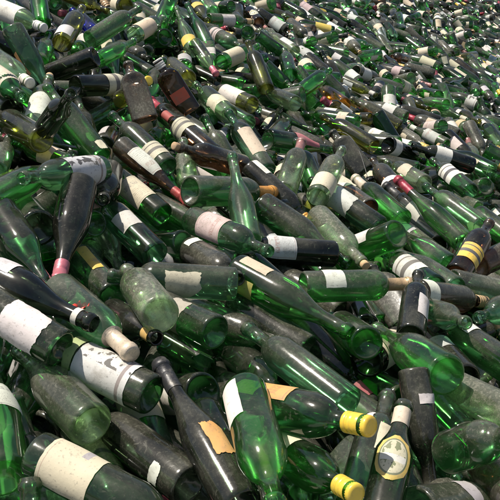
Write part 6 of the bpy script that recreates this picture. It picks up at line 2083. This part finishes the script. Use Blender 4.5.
S,2712,11515,1352,-170,64,-94,101,G,33
C,3296,9978,720,-120,3,-94,95,G,12
S,2721,10850,1132,69,18,-60,97,D,37
B,2766,9846,834,24,-35,-118,103,D,24
S,2400,9639,1115,-178,63,-102,94,g,90
W,3191,12728,1261,-25,-67,-81,94,G,53
K,3056,10726,993,58,-33,-144,98,G,66
S,4762,13625,674,78,-23,-162,94,T,41
C,2846,12486,1466,-126,7,-92,102,G,49
B,4175,14720,1172,-112,-5,-114,103,O,65
S,3570,11537,893,82,-3,-100,102,G,57
W,6181,17831,722,-38,60,-144,95,g,40
W,2972,9757,888,80,-16,-149,100,D,69
W,2231,9800,1165,60,8,-85,98,D,57
W,4813,14599,782,37,-11,-114,95,N,8
S,6177,17654,873,-146,-63,-139,94,g,70
W,4033,14377,1100,21,-1,-105,100,N,25
W,3430,12147,1165,-133,-34,-134,95,g,33
B,4436,12942,673,-100,-21,-163,102,g,32
H,3475,10950,854,74,-5,-111,96,g,63
C,5084,16800,1147,-115,-5,-113,97,G,40
W,2851,10518,1028,-82,14,-176,102,D,17
B,8373,24878,1127,-102,-1,-106,98,D,62
W,3782,12485,1027,69,-4,-109,93,g,52
C,5679,16516,764,-114,-13,-130,96,T,8
W,6368,18378,822,-83,13,-180,97,N,81
K,4966,14407,787,78,-12,-143,95,N,33
C,7246,21756,1162,-144,-5,-111,105,G,17
W,3196,11535,1078,77,0,-91,103,O,42
B,6338,19738,1108,47,-32,-136,93,D,39
W,5557,17023,1086,84,-8,-151,105,L,30
K,3519,11268,805,59,-27,-139,95,T,85
W,3612,12696,1164,82,-20,-167,102,g,37
H,4600,16149,1350,-112,-25,-150,101,G,46
W,4539,13418,793,91,-5,-157,103,O,32
W,2756,10503,1080,72,-9,-122,96,T,73
W,5001,16442,1231,92,-1,-114,96,g,8
H,3198,10916,906,20,-54,-122,95,g,22
W,4872,14112,721,145,-81,-74,105,g,35
W,4485,13408,748,59,-10,-118,96,g,74
S,7866,22980,976,-104,0,-104,103,D,49
F,2399,10565,1226,55,20,-74,105,D,64
W,5049,14926,884,75,-11,-135,99,g,52
C,4646,15833,1241,72,-7,-123,100,G,28
W,5029,15014,837,78,-14,-147,102,g,52
W,2593,10812,1242,-100,-12,-145,98,G,49
B,4479,14815,1079,75,-18,-151,98,G,64
H,6075,18335,1095,-151,-43,-128,96,G,52
W,7797,22425,930,59,4,-100,94,G,67
H,3005,10776,1068,71,12,-67,99,T,81
B,6206,18716,1047,-124,-14,-125,99,g,84
W,5404,17814,1249,-125,17,-83,101,g,30
W,3351,12129,1151,99,8,-160,93,T,21
B,3673,10736,686,56,-1,-103,102,C,24
S,2309,9920,1197,-137,-22,-120,96,O,74
C,4706,15373,991,38,-4,-108,97,g,74
W,4990,16391,1070,-90,-2,-135,97,T,47
W,3146,10579,992,-128,-22,-129,101,g,71
S,2715,9769,974,75,-3,-101,98,N,76
B,4950,16566,1230,46,-28,-132,99,D,52
W,2902,10160,966,-93,-6,-25,100,D,55
W,3383,11387,930,78,-22,-158,98,D,36
W,3414,9765,645,154,-78,-84,94,T,19
K,2757,10656,1089,53,-42,-144,96,G,73
W,7745,22715,1056,-131,-9,-118,102,G,48
W,2661,9841,1056,96,3,-167,105,D,29
S,2576,9936,1142,-137,-40,-134,100,D,48
S,5538,17705,1217,68,-18,-142,102,g,12
J,5972,16751,714,81,-8,-136,95,G,34
W,3077,12200,1390,85,0,-84,94,G,14
W,8271,24327,1029,-94,-2,-110,94,O,52
B,4636,13844,816,87,-17,-177,94,g,43
W,7220,22292,1208,-112,-4,-116,98,G,38
W,3066,9410,821,85,-7,-129,98,g,23
C,2926,10911,1088,43,-49,-139,98,N,60
B,6721,20624,1142,75,-28,-166,98,g,18
F,3040,10977,1110,-138,6,-97,94,g,33
W,4788,16726,1401,-149,-20,-117,97,g,62
W,8540,24282,1036,99,7,-153,102,g,43
S,3250,9788,617,-65,-30,-68,104,g,47
W,2663,9617,864,-76,-20,-62,94,G,20
C,3161,10453,926,-124,-36,-144,104,G,44
W,4783,13531,646,48,0,-104,94,D,40
W,7883,23090,1033,67,-38,-163,94,T,8
K,3396,11216,900,58,-18,-129,103,D,40
H,3636,10285,601,53,-5,-108,94,G,49
W,4218,13872,1040,-112,3,-92,98,G,30
C,3796,14108,1364,-112,20,-63,103,D,61
W,4238,11746,540,52,-15,-122,99,L,61
H,2763,10053,1027,-114,-10,-118,101,g,33
C,3763,11368,740,80,-24,-166,96,G,57
S,3919,12145,749,-91,-6,-146,94,g,17
C,3228,10170,884,94,-15,-49,98,G,42
W,5171,15310,860,69,-28,-155,103,L,34
K,3984,11840,768,87,-8,-146,101,D,24
K,4587,12850,674,81,-8,-130,101,G,64
W,2513,9962,1142,76,-31,-163,96,C,14
W,5137,17231,1271,-109,-29,-158,101,D,62
B,5289,15168,856,86,-3,-110,100,G,67
W,3711,10286,505,44,34,-77,103,g,50
S,6099,19352,1110,-14,-49,-97,102,O,40
J,6731,19685,936,-136,-22,-127,97,O,13
K,4763,16127,1174,50,-26,-132,95,G,13
C,8420,24377,1068,45,64,-67,103,G,16
H,5771,16541,785,77,-6,-123,96,O,50
W,8029,22591,914,88,-2,-124,94,D,46
W,2536,10620,1298,-141,11,-93,101,D,28
S,6700,19810,899,37,-27,-126,98,G,24
B,6920,20283,885,44,-21,-126,104,G,20
W,5970,17636,826,47,-4,-111,100,G,54
B,2546,11335,1448,-129,-21,-125,100,G,32
W,7350,21752,1165,82,-2,-111,95,G,44
S,6796,20148,1026,-159,-50,-125,99,D,51
W,2915,9574,894,78,-6,-111,98,G,29
H,2463,11106,1431,-142,-42,-130,104,O,43
B,4766,15291,1100,119,-67,-49,103,G,21
K,3217,9686,718,77,-2,-94,95,L,50
H,2614,10431,1143,54,3,-95,100,g,32
W,5255,14712,680,80,-4,-114,96,g,30
W,3003,11103,1161,74,-11,-132,94,g,32
W,5170,16664,1131,-124,-5,-112,103,D,81
W,4382,15192,1195,46,-14,-118,104,g,17
W,5994,17410,878,-147,17,-97,98,D,60
C,3781,11612,759,-114,-17,-134,95,O,20
W,6136,18162,892,-112,3,-96,95,g,29
W,3604,12546,1114,90,-7,-37,97,G,72
S,2691,10065,1088,71,-25,-151,97,T,13
W,3784,13122,1020,46,2,-101,96,g,53
S,4362,13368,863,59,1,-102,94,G,12
B,3371,11356,962,51,-28,-134,103,G,19
W,4308,13895,890,42,-11,-114,104,L,33
B,5678,16426,879,-162,-10,-112,99,C,77
C,3166,10444,906,65,-18,-134,103,g,57
W,5489,17674,1124,-114,-13,-130,96,G,44
W,3468,11882,957,52,46,-61,103,g,77
S,7177,20997,1028,-120,-13,-127,103,G,18
S,4432,15499,1328,-177,-32,-108,94,D,38
W,4389,13550,849,46,-18,-123,96,D,8
W,4066,12940,1020,91,-3,-156,98,T,95
W,5793,18558,1239,-103,-72,177,98,T,55
H,2228,9930,1247,-95,-36,180,96,G,31
C,3189,12405,1238,69,-28,-151,103,G,25
S,2275,10258,1375,76,-10,-132,100,N,66
C,3004,11160,1105,-77,-40,-38,94,g,46
H,4232,14919,1225,46,-29,-132,100,G,21
W,3325,12112,1200,-131,-42,-142,100,g,47
J,3606,11858,952,-150,-39,-126,98,G,83
H,2154,9593,1225,57,-27,-134,102,g,46
K,7839,22775,957,-68,-50,-48,102,G,24
S,2831,11199,1227,75,-18,-148,94,D,61
W,2826,10697,1194,-132,38,-68,98,G,33
W,7178,21047,1049,81,0,-101,102,L,25
H,2081,10046,1362,67,-6,-111,103,g,42
H,5140,16464,1074,59,-25,-140,102,g,25
S,6115,17745,835,-106,-2,-107,102,D,65
B,4141,12769,864,72,-23,-151,103,G,23
C,6667,19416,860,-107,12,-69,100,G,11
W,4072,14398,1069,-71,10,-138,94,g,15
W,3752,10811,762,100,12,-178,103,g,15
S,4217,11704,589,52,-22,-130,99,g,8
W,2562,10144,1123,56,-34,-141,99,D,25
W,5836,16727,773,42,-25,-128,97,D,41
W,4400,14026,942,64,-14,-128,101,N,41
W,3698,10068,581,52,-16,-122,95,G,80
W,4021,12438,871,82,-13,-153,104,T,35
W,2762,11880,1469,-141,-35,-128,98,g,32
F,2782,10238,1038,63,-28,-143,105,D,28
H,3070,12235,1328,-112,-20,-142,95,L,71
K,5569,15993,765,66,1,-101,105,D,9
W,2282,10678,1409,62,-43,-153,97,g,24
B,6024,18174,1004,49,-7,-114,101,g,20
B,6150,19167,1112,-94,-5,-141,101,g,62
W,6408,19598,1105,50,-42,-145,94,D,33
W,2621,11708,1442,-110,-4,-110,100,O,50
W,4832,14401,874,95,-54,-27,103,g,15
K,3555,10703,724,-83,0,-156,99,D,52
S,2741,10183,1054,56,-29,-137,99,g,23
F,3063,10292,976,-176,-55,-110,101,L,38
C,2334,10791,1486,-145,-42,-126,102,g,32
B,3709,11878,1014,-162,-43,-119,98,D,42
W,2215,10033,1281,-139,-29,-124,95,g,74
B,4982,16384,1225,84,1,-84,100,L,31
K,4476,15514,1293,59,-26,-141,98,L,80
S,4800,13847,809,-138,-33,-132,105,D,75
B,4090,11068,559,67,-7,-113,103,D,74
B,5798,18497,1182,-114,-11,-128,93,D,36
B,2308,9744,1186,-87,-1,170,102,g,46
W,6706,20309,1002,-22,-53,-91,93,L,92
W,2481,10602,1265,-110,-14,-131,105,G,27
K,7662,21913,950,66,-26,-151,103,g,69
H,7022,20592,969,-122,-38,-152,103,g,59
H,3252,11247,1017,62,-24,-140,99,N,46
W,3366,11682,1126,95,-6,-73,105,N,47
W,8842,25769,1123,-118,-21,-141,98,g,19
S,3660,9991,627,108,4,-140,100,g,78
B,7596,21860,823,25,-18,-116,97,g,39
W,4549,13971,805,52,-49,-150,98,g,38
W,6561,19618,1077,72,-11,-134,94,G,39
J,5022,17013,1402,-146,-30,-125,103,D,65
J,5021,16421,1105,60,-35,-150,100,O,73
W,6458,18717,923,146,-54,-81,94,g,33
W,5421,18019,1279,-120,-11,-123,101,D,48
H,4542,14672,920,-83,1,-143,101,L,48
W,4211,11989,783,-144,-36,-130,103,G,16
W,6334,19174,1035,68,-41,-165,102,g,53
C,8662,24653,879,31,-13,-116,97,O,60
W,4153,12031,708,71,28,-48,102,G,33
B,4833,13394,536,41,-13,-117,96,g,54
W,3499,12620,1207,69,-19,-141,98,G,8
H,3360,11640,1053,-116,-38,-154,93,G,46
W,3639,10872,776,81,-35,-177,94,D,39
H,3077,10516,1002,77,-4,-109,99,G,16
W,2799,9807,871,17,-47,-118,95,D,16
C,3961,10816,550,67,-12,-124,95,D,65
F,4925,15315,1059,84,-3,-117,101,L,25
S,4441,13474,850,-94,-31,175,103,G,33
K,6558,18376,759,61,5,-96,103,G,70
W,3326,13472,1448,-137,-17,-118,102,A,57
W,3732,11963,943,96,2,-158,95,G,38
K,4568,15763,1388,157,-54,-87,104,g,51
W,3656,12167,939,22,-54,-124,102,g,38
H,7216,20400,757,48,-30,-136,101,g,55
W,2767,9840,1004,-118,-73,-165,94,g,32
W,5587,17741,1114,-126,-15,-125,101,g,8
W,4945,14549,899,97,0,-140,99,L,74
H,2163,10320,1330,64,-33,-148,97,O,74
F,5819,17452,911,-115,-35,-156,94,L,41
W,3906,12794,1011,68,-14,-131,100,g,38
W,4630,15696,1302,-142,-33,-129,95,L,43
W,6645,19604,1016,71,-10,-131,101,g,95
S,3070,10597,1010,161,78,-125,97,G,56
W,2736,11260,1366,-146,-30,-122,105,D,66
H,3039,12117,1372,-136,-21,-121,98,G,54
W,5985,18894,1173,39,36,-81,95,D,36
W,4879,13521,719,86,-8,-145,103,O,56
S,3694,11445,830,110,25,-165,94,N,48
S,4570,15339,1216,80,-37,-178,103,G,86
S,2969,11308,1236,90,-4,-158,96,T,87
W,6259,17394,727,61,9,-89,96,g,64
W,4311,14287,1089,-110,-18,-141,101,g,28
W,3246,12452,1330,91,-2,-166,94,G,22
W,5807,16883,799,47,-38,-141,94,T,9
B,5640,16835,936,72,-47,-172,94,g,33
W,3007,9812,819,-93,-9,-146,104,g,81
S,5294,15582,912,92,-2,-130,104,g,56
H,3038,9622,783,54,-6,-108,104,G,62
B,6958,20333,1051,-147,13,-99,101,G,40
W,2667,10034,1083,-127,-30,-136,97,g,35
W,7642,21646,778,39,1,-106,98,g,31
B,4617,14389,1036,-143,-25,-124,99,g,55
W,4642,14947,1114,80,-6,-126,99,G,23
H,7531,22238,1167,73,-6,-124,101,D,45
W,5129,14065,665,68,-9,-122,94,G,59
W,4355,14846,1223,78,-17,-156,98,g,48
S,2443,9692,1114,65,-24,-141,94,T,32
W,3625,12246,941,35,-26,-121,101,G,76
W,7292,22242,1279,-143,-17,-120,98,D,53
W,6276,19175,1076,81,-15,-160,95,G,80
K,3204,10768,924,47,-24,-127,98,g,82
B,4912,15635,929,-74,-26,-55,95,L,54
K,2760,10877,1182,61,-34,-147,97,D,44
F,4425,12762,758,75,-14,-141,100,G,37
H,1740,10039,1476,-100,-2,-105,93,O,45
F,3926,13652,1180,-103,32,-36,94,C,49
W,8441,23836,1009,87,-1,-88,105,L,20
W,3290,12043,1061,-104,4,-78,94,D,17
W,3731,14241,1451,-135,-46,-140,104,D,24
W,5654,17919,1223,69,-5,-118,105,T,21
W,3347,10317,744,70,-17,-136,95,G,68
F,3222,10217,833,-93,-12,-162,97,O,38
H,3581,11969,934,28,-62,-131,98,T,12
W,4480,14599,1034,-115,34,-54,101,g,75
W,6656,20379,1161,-117,0,-104,99,D,19
S,3107,9887,893,87,-8,-144,96,O,89
S,7717,22552,1113,74,-8,-130,96,g,39
W,7120,20583,866,-48,59,-153,96,O,71
C,5527,16897,1003,76,-29,-168,101,L,64
B,8695,25284,1111,-94,-4,-138,94,g,45
S,3616,12647,1086,-148,-55,-132,96,G,24
S,5373,17628,1264,47,-29,-133,98,g,26
S,6806,20911,1091,30,-21,-119,100,T,51
W,4112,12448,838,-122,-13,-122,95,G,75
H,4946,16232,1108,67,-40,-161,98,g,53
W,5011,16101,1110,-112,-16,-137,99,G,94
W,3743,11596,843,62,-20,-135,103,N,78
F,2403,9884,1174,70,-20,-141,93,D,55
H,3762,11171,729,-111,-8,-117,98,G,35
S,5081,14873,832,-120,-45,-158,94,G,68
W,6812,19837,919,-120,-18,-134,102,g,39
W,5614,16410,771,58,-26,-140,102,T,31
F,4612,12940,579,48,-10,-115,99,G,10
W,5063,16192,956,-89,-3,-102,101,g,22
C,3826,13815,1245,-139,-2,-105,97,D,48
B,4123,13922,1133,62,-26,-143,95,T,36
W,4135,13717,1014,36,-36,-128,102,D,33
H,4334,12516,708,-91,-10,-169,94,L,16
F,2965,9436,883,96,-4,-114,94,G,59
C,8401,24013,934,50,-13,-123,94,L,16
W,7775,23184,1140,-95,-6,-144,100,G,27
J,3490,13817,1363,-98,-18,-164,100,G,10
S,6842,21336,1255,-122,-17,-131,102,g,38
W,2594,11093,1402,-144,-27,-121,102,G,31
B,5502,16994,915,39,14,-95,97,D,36
W,7044,20956,1119,120,-56,-54,94,D,43
W,2825,10836,1145,78,-48,-177,97,D,60
W,2891,11492,1263,71,-17,-141,94,g,9
S,9136,26544,1148,-126,-9,-120,94,g,73
H,3263,10886,997,83,-9,-140,99,D,43
W,8859,25192,915,39,-25,-127,104,N,16
W,3878,13018,1091,71,-12,-132,102,g,26
W,3011,9910,890,68,-27,-149,95,D,28
H,2610,9719,1027,54,-19,-125,100,G,44
S,9005,25696,1025,70,-18,-148,95,G,20
C,3516,12172,1124,72,-4,-109,103,g,34
H,4997,16624,1339,-156,-42,-123,96,G,45
H,6952,21012,1199,64,-1,-108,93,N,65
W,3166,13112,1487,-115,8,-86,102,g,42
C,4242,11477,639,105,-7,-102,100,G,17
C,6713,19804,1017,-129,-13,-122,101,C,48
H,3197,10107,665,30,7,-100,97,G,63
W,9291,26474,991,45,-25,-131,101,L,9
W,9106,26529,1107,-100,-9,-147,93,G,50
B,7429,21502,969,65,4,-97,100,g,20
B,2666,11432,1291,-85,-5,-73,96,L,34
W,4830,16965,1394,-132,-2,-107,103,G,26
K,7113,21507,1073,44,-31,-134,98,G,64
H,3388,11695,1016,84,2,-62,96,O,35
K,3818,13005,1054,45,-5,-109,98,G,10
H,2857,10366,907,-95,-6,-125,96,G,68
W,9033,25672,1050,49,-14,-124,96,N,33
F,4138,14367,1227,57,-13,-122,93,G,29
W,4012,13114,975,84,-14,-161,101,D,59
S,2402,11001,1328,-44,-60,-63,101,G,54
S,2934,10475,1082,87,-8,-153,101,D,56
H,5956,16490,734,82,-7,-134,94,T,24
B,7384,22279,1231,-126,-29,-141,94,L,80
W,5020,16242,1226,-144,-6,-110,95,G,41
S,2753,9660,1014,-141,-37,-130,97,G,32
S,3539,12180,1094,-124,-33,-142,100,G,17
W,2826,10702,1125,94,0,-156,100,G,30
S,3993,14030,1177,46,3,-101,98,G,38
F,3294,11747,1075,32,-51,-131,94,G,40
W,4727,15077,1087,99,-34,-36,104,D,25
B,6031,19134,1218,-100,-22,-170,94,g,37
W,5075,15306,935,-112,-39,-163,96,D,26
W,6185,18779,1043,-84,-84,157,93,O,33
C,4285,15630,1319,-109,-8,-124,97,g,22
S,6588,18839,954,116,-21,-76,94,g,60
C,4366,15839,1296,-83,12,-172,103,L,50
H,3483,13156,1344,-126,-25,-133,102,g,43
S,3868,10932,666,-105,-35,-168,93,g,54
B,5832,17021,824,-125,-20,-132,101,G,54
W,4604,13434,710,35,-23,-122,95,G,73
W,7870,22255,863,64,-3,-112,96,g,86
H,4785,16110,1312,83,-14,-166,104,g,8
S,2214,9704,1166,38,-8,-107,100,D,67
W,8096,23540,1104,-127,-23,-135,97,G,75
S,3410,11164,830,-96,-14,-160,96,D,63
S,6246,18941,1096,-125,9,-93,103,g,25
B,5115,16239,1210,108,9,-137,98,N,42
S,4195,12230,665,50,-22,-129,96,D,26
H,6003,18095,1020,58,-12,-123,99,g,58
C,2966,10096,1037,98,0,-136,97,D,58
W,2430,9643,1145,76,-12,-136,94,T,23
W,2375,10048,1226,-148,-34,-121,94,g,33
C,6482,18881,880,45,-45,-143,101,D,32
H,8879,25991,1193,-116,5,-97,99,G,77
B,6108,17137,753,55,-6,-114,99,L,71
W,6544,19779,1154,70,-7,-123,102,G,63
S,7470,21667,1026,70,-16,-142,95,G,20
S,2994,11394,1270,-151,9,-99,104,g,53
S,2317,10549,1348,43,-5,-106,94,L,8
W,7002,21009,1109,-117,-5,-114,104,L,59
W,6761,21183,1187,-95,0,-93,95,T,37
W,2358,10305,1337,82,-6,-130,93,g,87
W,4454,14820,1126,-113,-10,-124,97,T,20
C,5309,17131,1188,-99,14,-45,94,g,33
K,3879,13403,1027,43,-34,-132,95,g,18
W,7081,19900,846,87,-4,-128,96,G,25
H,3237,10302,805,-121,-25,-137,97,N,41
S,5734,16492,795,-114,-13,-130,100,G,8
W,5801,18603,1317,95,-12,-43,96,N,13
H,4172,13406,971,81,44,-27,98,N,62
B,6363,19674,1162,43,-11,-117,94,g,40
B,2597,10585,1234,-143,-21,-117,94,g,46
W,3856,14665,1376,-118,10,-85,102,G,40
K,5845,16460,666,60,-24,-140,98,O,52
W,2805,10510,1029,51,-27,-130,99,L,75
S,5125,14406,678,7,69,-103,95,D,27
F,8901,25340,1038,56,-22,-136,97,g,56
S,2862,12442,1448,-107,-8,-125,99,D,9
W,4013,14540,1202,28,-20,-115,101,L,62
H,5834,18492,1255,-180,-52,-108,95,g,35
F,3933,12220,852,-117,-14,-127,100,g,80
W,3407,11574,1108,-150,-11,-111,99,D,15
C,4123,12694,752,-101,-2,-95,95,G,48
S,2563,9693,1106,80,-10,-136,97,D,39
B,2869,10371,1109,94,2,-168,103,D,51
W,7707,22253,1107,-149,-25,-122,104,g,37
B,4557,12549,584,43,-14,-118,99,g,44
C,4046,10882,614,98,-4,-119,102,G,10
H,2869,9839,827,49,-26,-129,100,D,27
W,5973,19046,1190,-88,1,-164,93,N,54
C,5527,16123,690,21,10,-104,104,g,51
B,7744,21892,846,54,-27,-140,102,g,41
B,6675,19112,753,38,-46,-137,93,g,17
S,3528,12494,1191,102,28,-175,95,g,25
S,5973,18555,1062,-115,-19,-140,103,D,46
S,4167,14942,1233,29,-21,-116,93,g,31
W,2570,9398,1046,82,-12,-147,96,g,42
W,3289,11308,1084,93,-1,-163,97,G,78
K,2650,9471,1019,125,43,-153,102,g,21
C,2565,10217,1058,-79,8,-153,100,g,32
H,6344,17717,792,89,-3,-114,103,G,53
W,6195,17214,722,85,-2,-94,103,G,38
B,7021,19716,729,54,-12,-122,104,g,92
W,3140,11011,1092,79,-4,-110,97,G,88
S,6749,20089,968,51,-10,-119,94,G,49
S,6286,18965,1009,-108,-22,-154,97,g,37
S,2562,9555,1021,50,-19,-122,96,O,68
H,7151,20207,836,59,-47,-159,99,G,58
B,3328,10169,825,-119,-39,-152,94,G,38
H,4797,13327,559,36,24,-90,95,G,42
S,4151,14235,1164,-114,-15,-132,99,G,76
S,5639,16220,785,-105,-10,-133,98,g,21
W,2828,10320,1080,73,-20,-147,99,L,19
B,3936,14004,1147,49,-14,-119,97,g,80
S,6072,18388,1005,46,-5,-112,103,G,58
W,4847,14530,918,-130,-33,-140,95,g,62
W,6049,18269,1019,79,-4,-115,98,T,65
S,5753,16748,757,43,-6,-112,95,G,32
B,8339,23488,941,84,-1,-102,96,G,45
S,4914,14657,832,-97,-8,-141,101,g,16
W,3738,12624,1050,65,-44,-160,102,G,62
S,3407,11775,1098,86,-7,-144,101,G,57
W,5424,15201,664,44,28,-82,103,g,48
S,3960,12307,870,-110,-16,-138,96,g,28
W,4778,14992,940,-123,-13,-123,95,D,58
S,2782,10254,1109,-148,-58,-132,94,G,38
W,6842,19719,977,-134,11,-96,98,L,38
C,8249,24564,1172,-88,0,-141,99,G,27
K,3192,11190,1050,75,-23,-155,101,O,57
S,2492,10729,1280,-138,-28,-124,94,G,60
W,4848,14076,620,22,-40,-122,101,G,41
W,5354,17435,1339,-156,-3,-108,99,G,41
F,5217,16330,1047,-111,-11,-130,93,g,77
W,4376,12917,831,-127,-6,-112,105,D,8
S,8111,23108,918,46,-40,-142,104,G,39
S,7688,22769,1114,88,1,-57,94,L,29
W,3585,14038,1482,-155,6,-101,95,g,61"""

# ------------------------------------------------------------------ the bottles one can pick out
for idx, row in enumerate(BOTTLES):
    add_bottle(idx, row)


# ------------------------------------------------------------------ the small ones far off and the slivers below, their glass mostly dark to shade the gaps, joined
def far_heap(rows):
    from mathutils import Euler
    VV, FF, CC, MI = [], [], [], []
    geo = {}
    off = 0
    labcol = ['white'] * 3 + ['cream'] * 4 + ['beige', 'beige', 'tan', 'grey', 'grey', 'white', 'cream', 'pale', 'pale']
    topcol = ['black', 'crimson', 'wine', 'cream', 'tan', 'white', 'gold', 'yellow', 'tan', 'brownpink', 'white']

    def put(key, make, M, t, col, mat):
        nonlocal off
        if key not in geo:
            V, F = make()
            geo[key] = (np.array(V), F)
        V, F = geo[key]
        VV.append(V @ M.T + t)
        FF.extend([tuple(i + off for i in f) for f in F])
        MI.extend([mat] * len(F))
        CC.append(np.tile(np.array(col), (len(V), 1)))
        off += len(V)
    for n, ln in enumerate(rows):
        kind, x, y, z, rx, ry, rz, k, gl, dust = ln.split(',')
        rng = random.Random(n * 3 + 11)
        M = np.array(Euler([math.radians(float(q)) for q in (rx, ry, rz)]).to_matrix()) * (int(k) / 100)
        t = np.array([int(x), int(y), int(z)]) / 1000
        broken = rng.choice((1, 2, 3)) if rng.random() < .14 else 0
        put(('g', kind, broken), lambda: glass_geo(kind, True, broken), M, t, (*jitter(TINT[gl], rng, .25), int(dust) / 100), 0)
        if rng.random() < .5:
            a = rng.choice((.08, .14, .2)); b = a + rng.choice((.2, .28, .36)); arc = rng.choice((100, 150, 190)); roll = rng.choice((-60, -30, 0, 30, 60))
            put(('l', kind, a, b, arc, roll), lambda: label_geo(kind, a, b, arc, roll, False, True)[:2], M, t, (*jitter(PAINT[rng.choice(labcol)], rng), 1), 1)
        if rng.random() < .45 and not broken:
            w = rng.choice(('foil', 'foil', 'cap', 'neck'))
            put((w, kind), lambda: top_geo(kind, w, True), M, t, (*jitter(PAINT[rng.choice(topcol)], rng), 1), 2)
    me = bpy.data.meshes.new('distant_bottles')
    me.from_pydata(np.concatenate(VV).tolist(), [], FF)
    me.polygons.foreach_set('material_index', MI)
    me.polygons.foreach_set('use_smooth', [True] * len(FF))
    at = me.color_attributes.new('tint', 'FLOAT_COLOR', 'POINT')
    at.data.foreach_set('color', np.concatenate(CC).astype(np.float32).ravel())
    for m in (GLASS_FAR, PAPER_FAR, FOIL_FAR):
        me.materials.append(m)
    me.update()
    o = link('distant_bottles', me)
    o['kind'] = 'stuff'
    o['label'] = 'mass of small green and brown bottles farther up the heap'
    o['category'] = 'bottles'


far_heap(FAR.split())


# ------------------------------------------------------------------ litter nobody could count: chips of glass and shreds of paper
def scatter(name, n, mat, label, colours, near_share, size, sink, glassy, seed):
    rng = random.Random(seed)
    V, Fc, CC = [], [], []
    while n > 0:
        x, y = rng.uniform(-60, 545), rng.uniform(-16, 540)
        if y < heap_edge(x) + 3:
            continue
        L = 19 + .062 * y
        R = 6.3 * math.log1p(math.exp((y + 5) / 70))
        s = max(2.5, L * (1 - x / 500) + R * x / 500)
        if s > 12.5 or rng.random() > max(near_share, min(1.0, (8.0 / s) ** 4)):
            continue
        n -= 1
        p = heap_point(x, y, D0 * rng.uniform(*sink))
        from mathutils import Euler
        M = np.array(Euler([rng.gauss(0, .35), rng.gauss(0, .35), rng.uniform(0, 6.3)]).to_matrix())
        k = rng.uniform(*size)
        m = rng.choice((4, 5, 6))
        bend = rng.uniform(4, 12) if glassy else rng.uniform(-9, 9)
        rim = []
        for q in range(m):
            a = 2 * math.pi * (q + rng.uniform(-.3, .3)) / m
            d = k * rng.uniform(.55, 1.1)
            rim.append((d * math.cos(a) * 1.3, d * math.sin(a) * .8))
        base = len(V)
        pts = [(0, 0)] + rim + [(u * .55, w * .55) for u, w in rim]
        th = .0022 if glassy else .0005
        for side in (0, 1):
            for u, w in pts:
                V.append(tuple(M @ np.array((u, w, -bend * u * u - side * th)) + p))
        h = len(pts)
        for side in (0, 1):
            o = base + side * h
            for q in range(m):
                r = (q + 1) % m
                f1 = (o, o + 1 + m + q, o + 1 + m + r)
                f2 = (o + 1 + m + q, o + 1 + q, o + 1 + r, o + 1 + m + r)
                Fc.extend((f1, f2) if side == 0 else (f1[::-1], f2[::-1]))
        for q in range(m):
            r = (q + 1) % m
            Fc.append((base + 1 + q, base + h + 1 + q, base + h + 1 + r, base + 1 + r))
        c = jitter(rng.choice(colours), rng, .2)
        CC.extend([(*c, rng.uniform(.05, .6) if glassy else 1)] * (2 * h))
    me = to_mesh(name, V, Fc, mat)
    at = me.color_attributes.new('tint', 'FLOAT_COLOR', 'POINT')
    at.data.foreach_set('color', np.array(CC, dtype=np.float32).ravel())
    o = link(name, me)
    o['kind'] = 'stuff'
    o['label'] = label
    o['category'] = 'litter'


scatter('glass_shards', 900, GLASS_FAR, 'broken chips of green and brown glass strewn over the heap',
        [TINT['G']] * 4 + [TINT['g'], TINT['T'], TINT['L'], TINT['N'], TINT['D'], TINT['A']], 0, (.010, .026), (-.35, .35), True, 21)
scatter('paper_scraps', 1000, PAPER_FAR, 'torn white and cream shreds of label paper strewn over the heap',
        [PAINT['white']] * 3 + [PAINT['cream']] * 3 + [PAINT['beige'], PAINT['pinkish'], PAINT['tan'], PAINT['salmon'], PAINT['yellow'], PAINT['grey']], 0, (.008, .022), (-.4, .3), False, 22)


# ------------------------------------------------------------------ two odd pieces of rubbish among the bottles
def tube(name, pts, r, mat, color, label, cat):
    P = [Vector(q) for q in pts]
    V, Fc = [], []
    for i, p in enumerate(P):
        d = (P[min(i + 1, len(P) - 1)] - P[max(i - 1, 0)]).normalized()
        a = d.orthogonal().normalized()
        b = d.cross(a)
        for q in range(6):
            w = q * math.pi / 3
            V.append(tuple(p + a * math.cos(w) * r + b * math.sin(w) * r))
    for i in range(len(P) - 1):
        for q in range(6):
            k = (q + 1) % 6
            Fc.append((i * 6 + q, i * 6 + k, i * 6 + 6 + k, i * 6 + 6 + q))
    o = link(name, to_mesh(name, V, Fc, mat), None, color)
    o['label'] = label
    o['category'] = cat
    return o


wire = []
for q in range(25):
    u = q / 24
    lift = .035 + .05 * math.sin(math.pi * u)
    wire.append(heap_point(318 + 46 * u, 146 + 40 * u * u, -lift))
tube('bent_wire', wire, .0016, FOIL, (.10, .10, .09, 1), 'thin bent wire looping over the bottles behind the tan-corked grey bottle', 'wire')

c = np.array(heap_point(75, 341, -.075))
V, Fc = [], []
rg = random.Random(5)
for q in range(7):
    a = q * 2 * math.pi / 7 + rg.uniform(-.2, .2)
    d, e = np.array((math.cos(a), math.sin(a), 0)), np.array((-math.sin(a), math.cos(a), 0))
    up = np.array((0, -.3, .9))
    L = rg.uniform(.013, .02)
    n0 = len(V)
    for w, (f, sd, z) in enumerate(((.1, 0, 0), (.5, -.006, .006), (.5, .006, .006), (1, -.005, .004 + rg.uniform(0, .01)), (1, .005, .004 + rg.uniform(0, .01)))):
        V.append(tuple(c + d * L * f + e * sd + up * z))
    Fc += [(n0, n0 + 1, n0 + 2), (n0 + 1, n0 + 3, n0 + 4, n0 + 2)]
o = link('torn_foil_scrap', to_mesh('torn_foil_scrap', V, Fc, PLASTIC), None, (.55, .05, .03, 1))
o.modifiers.new('thickness', 'SOLIDIFY').thickness = .0008
o['label'] = 'small torn red foil rosette above the big white-labelled dark bottle'
o['category'] = 'foil scrap'
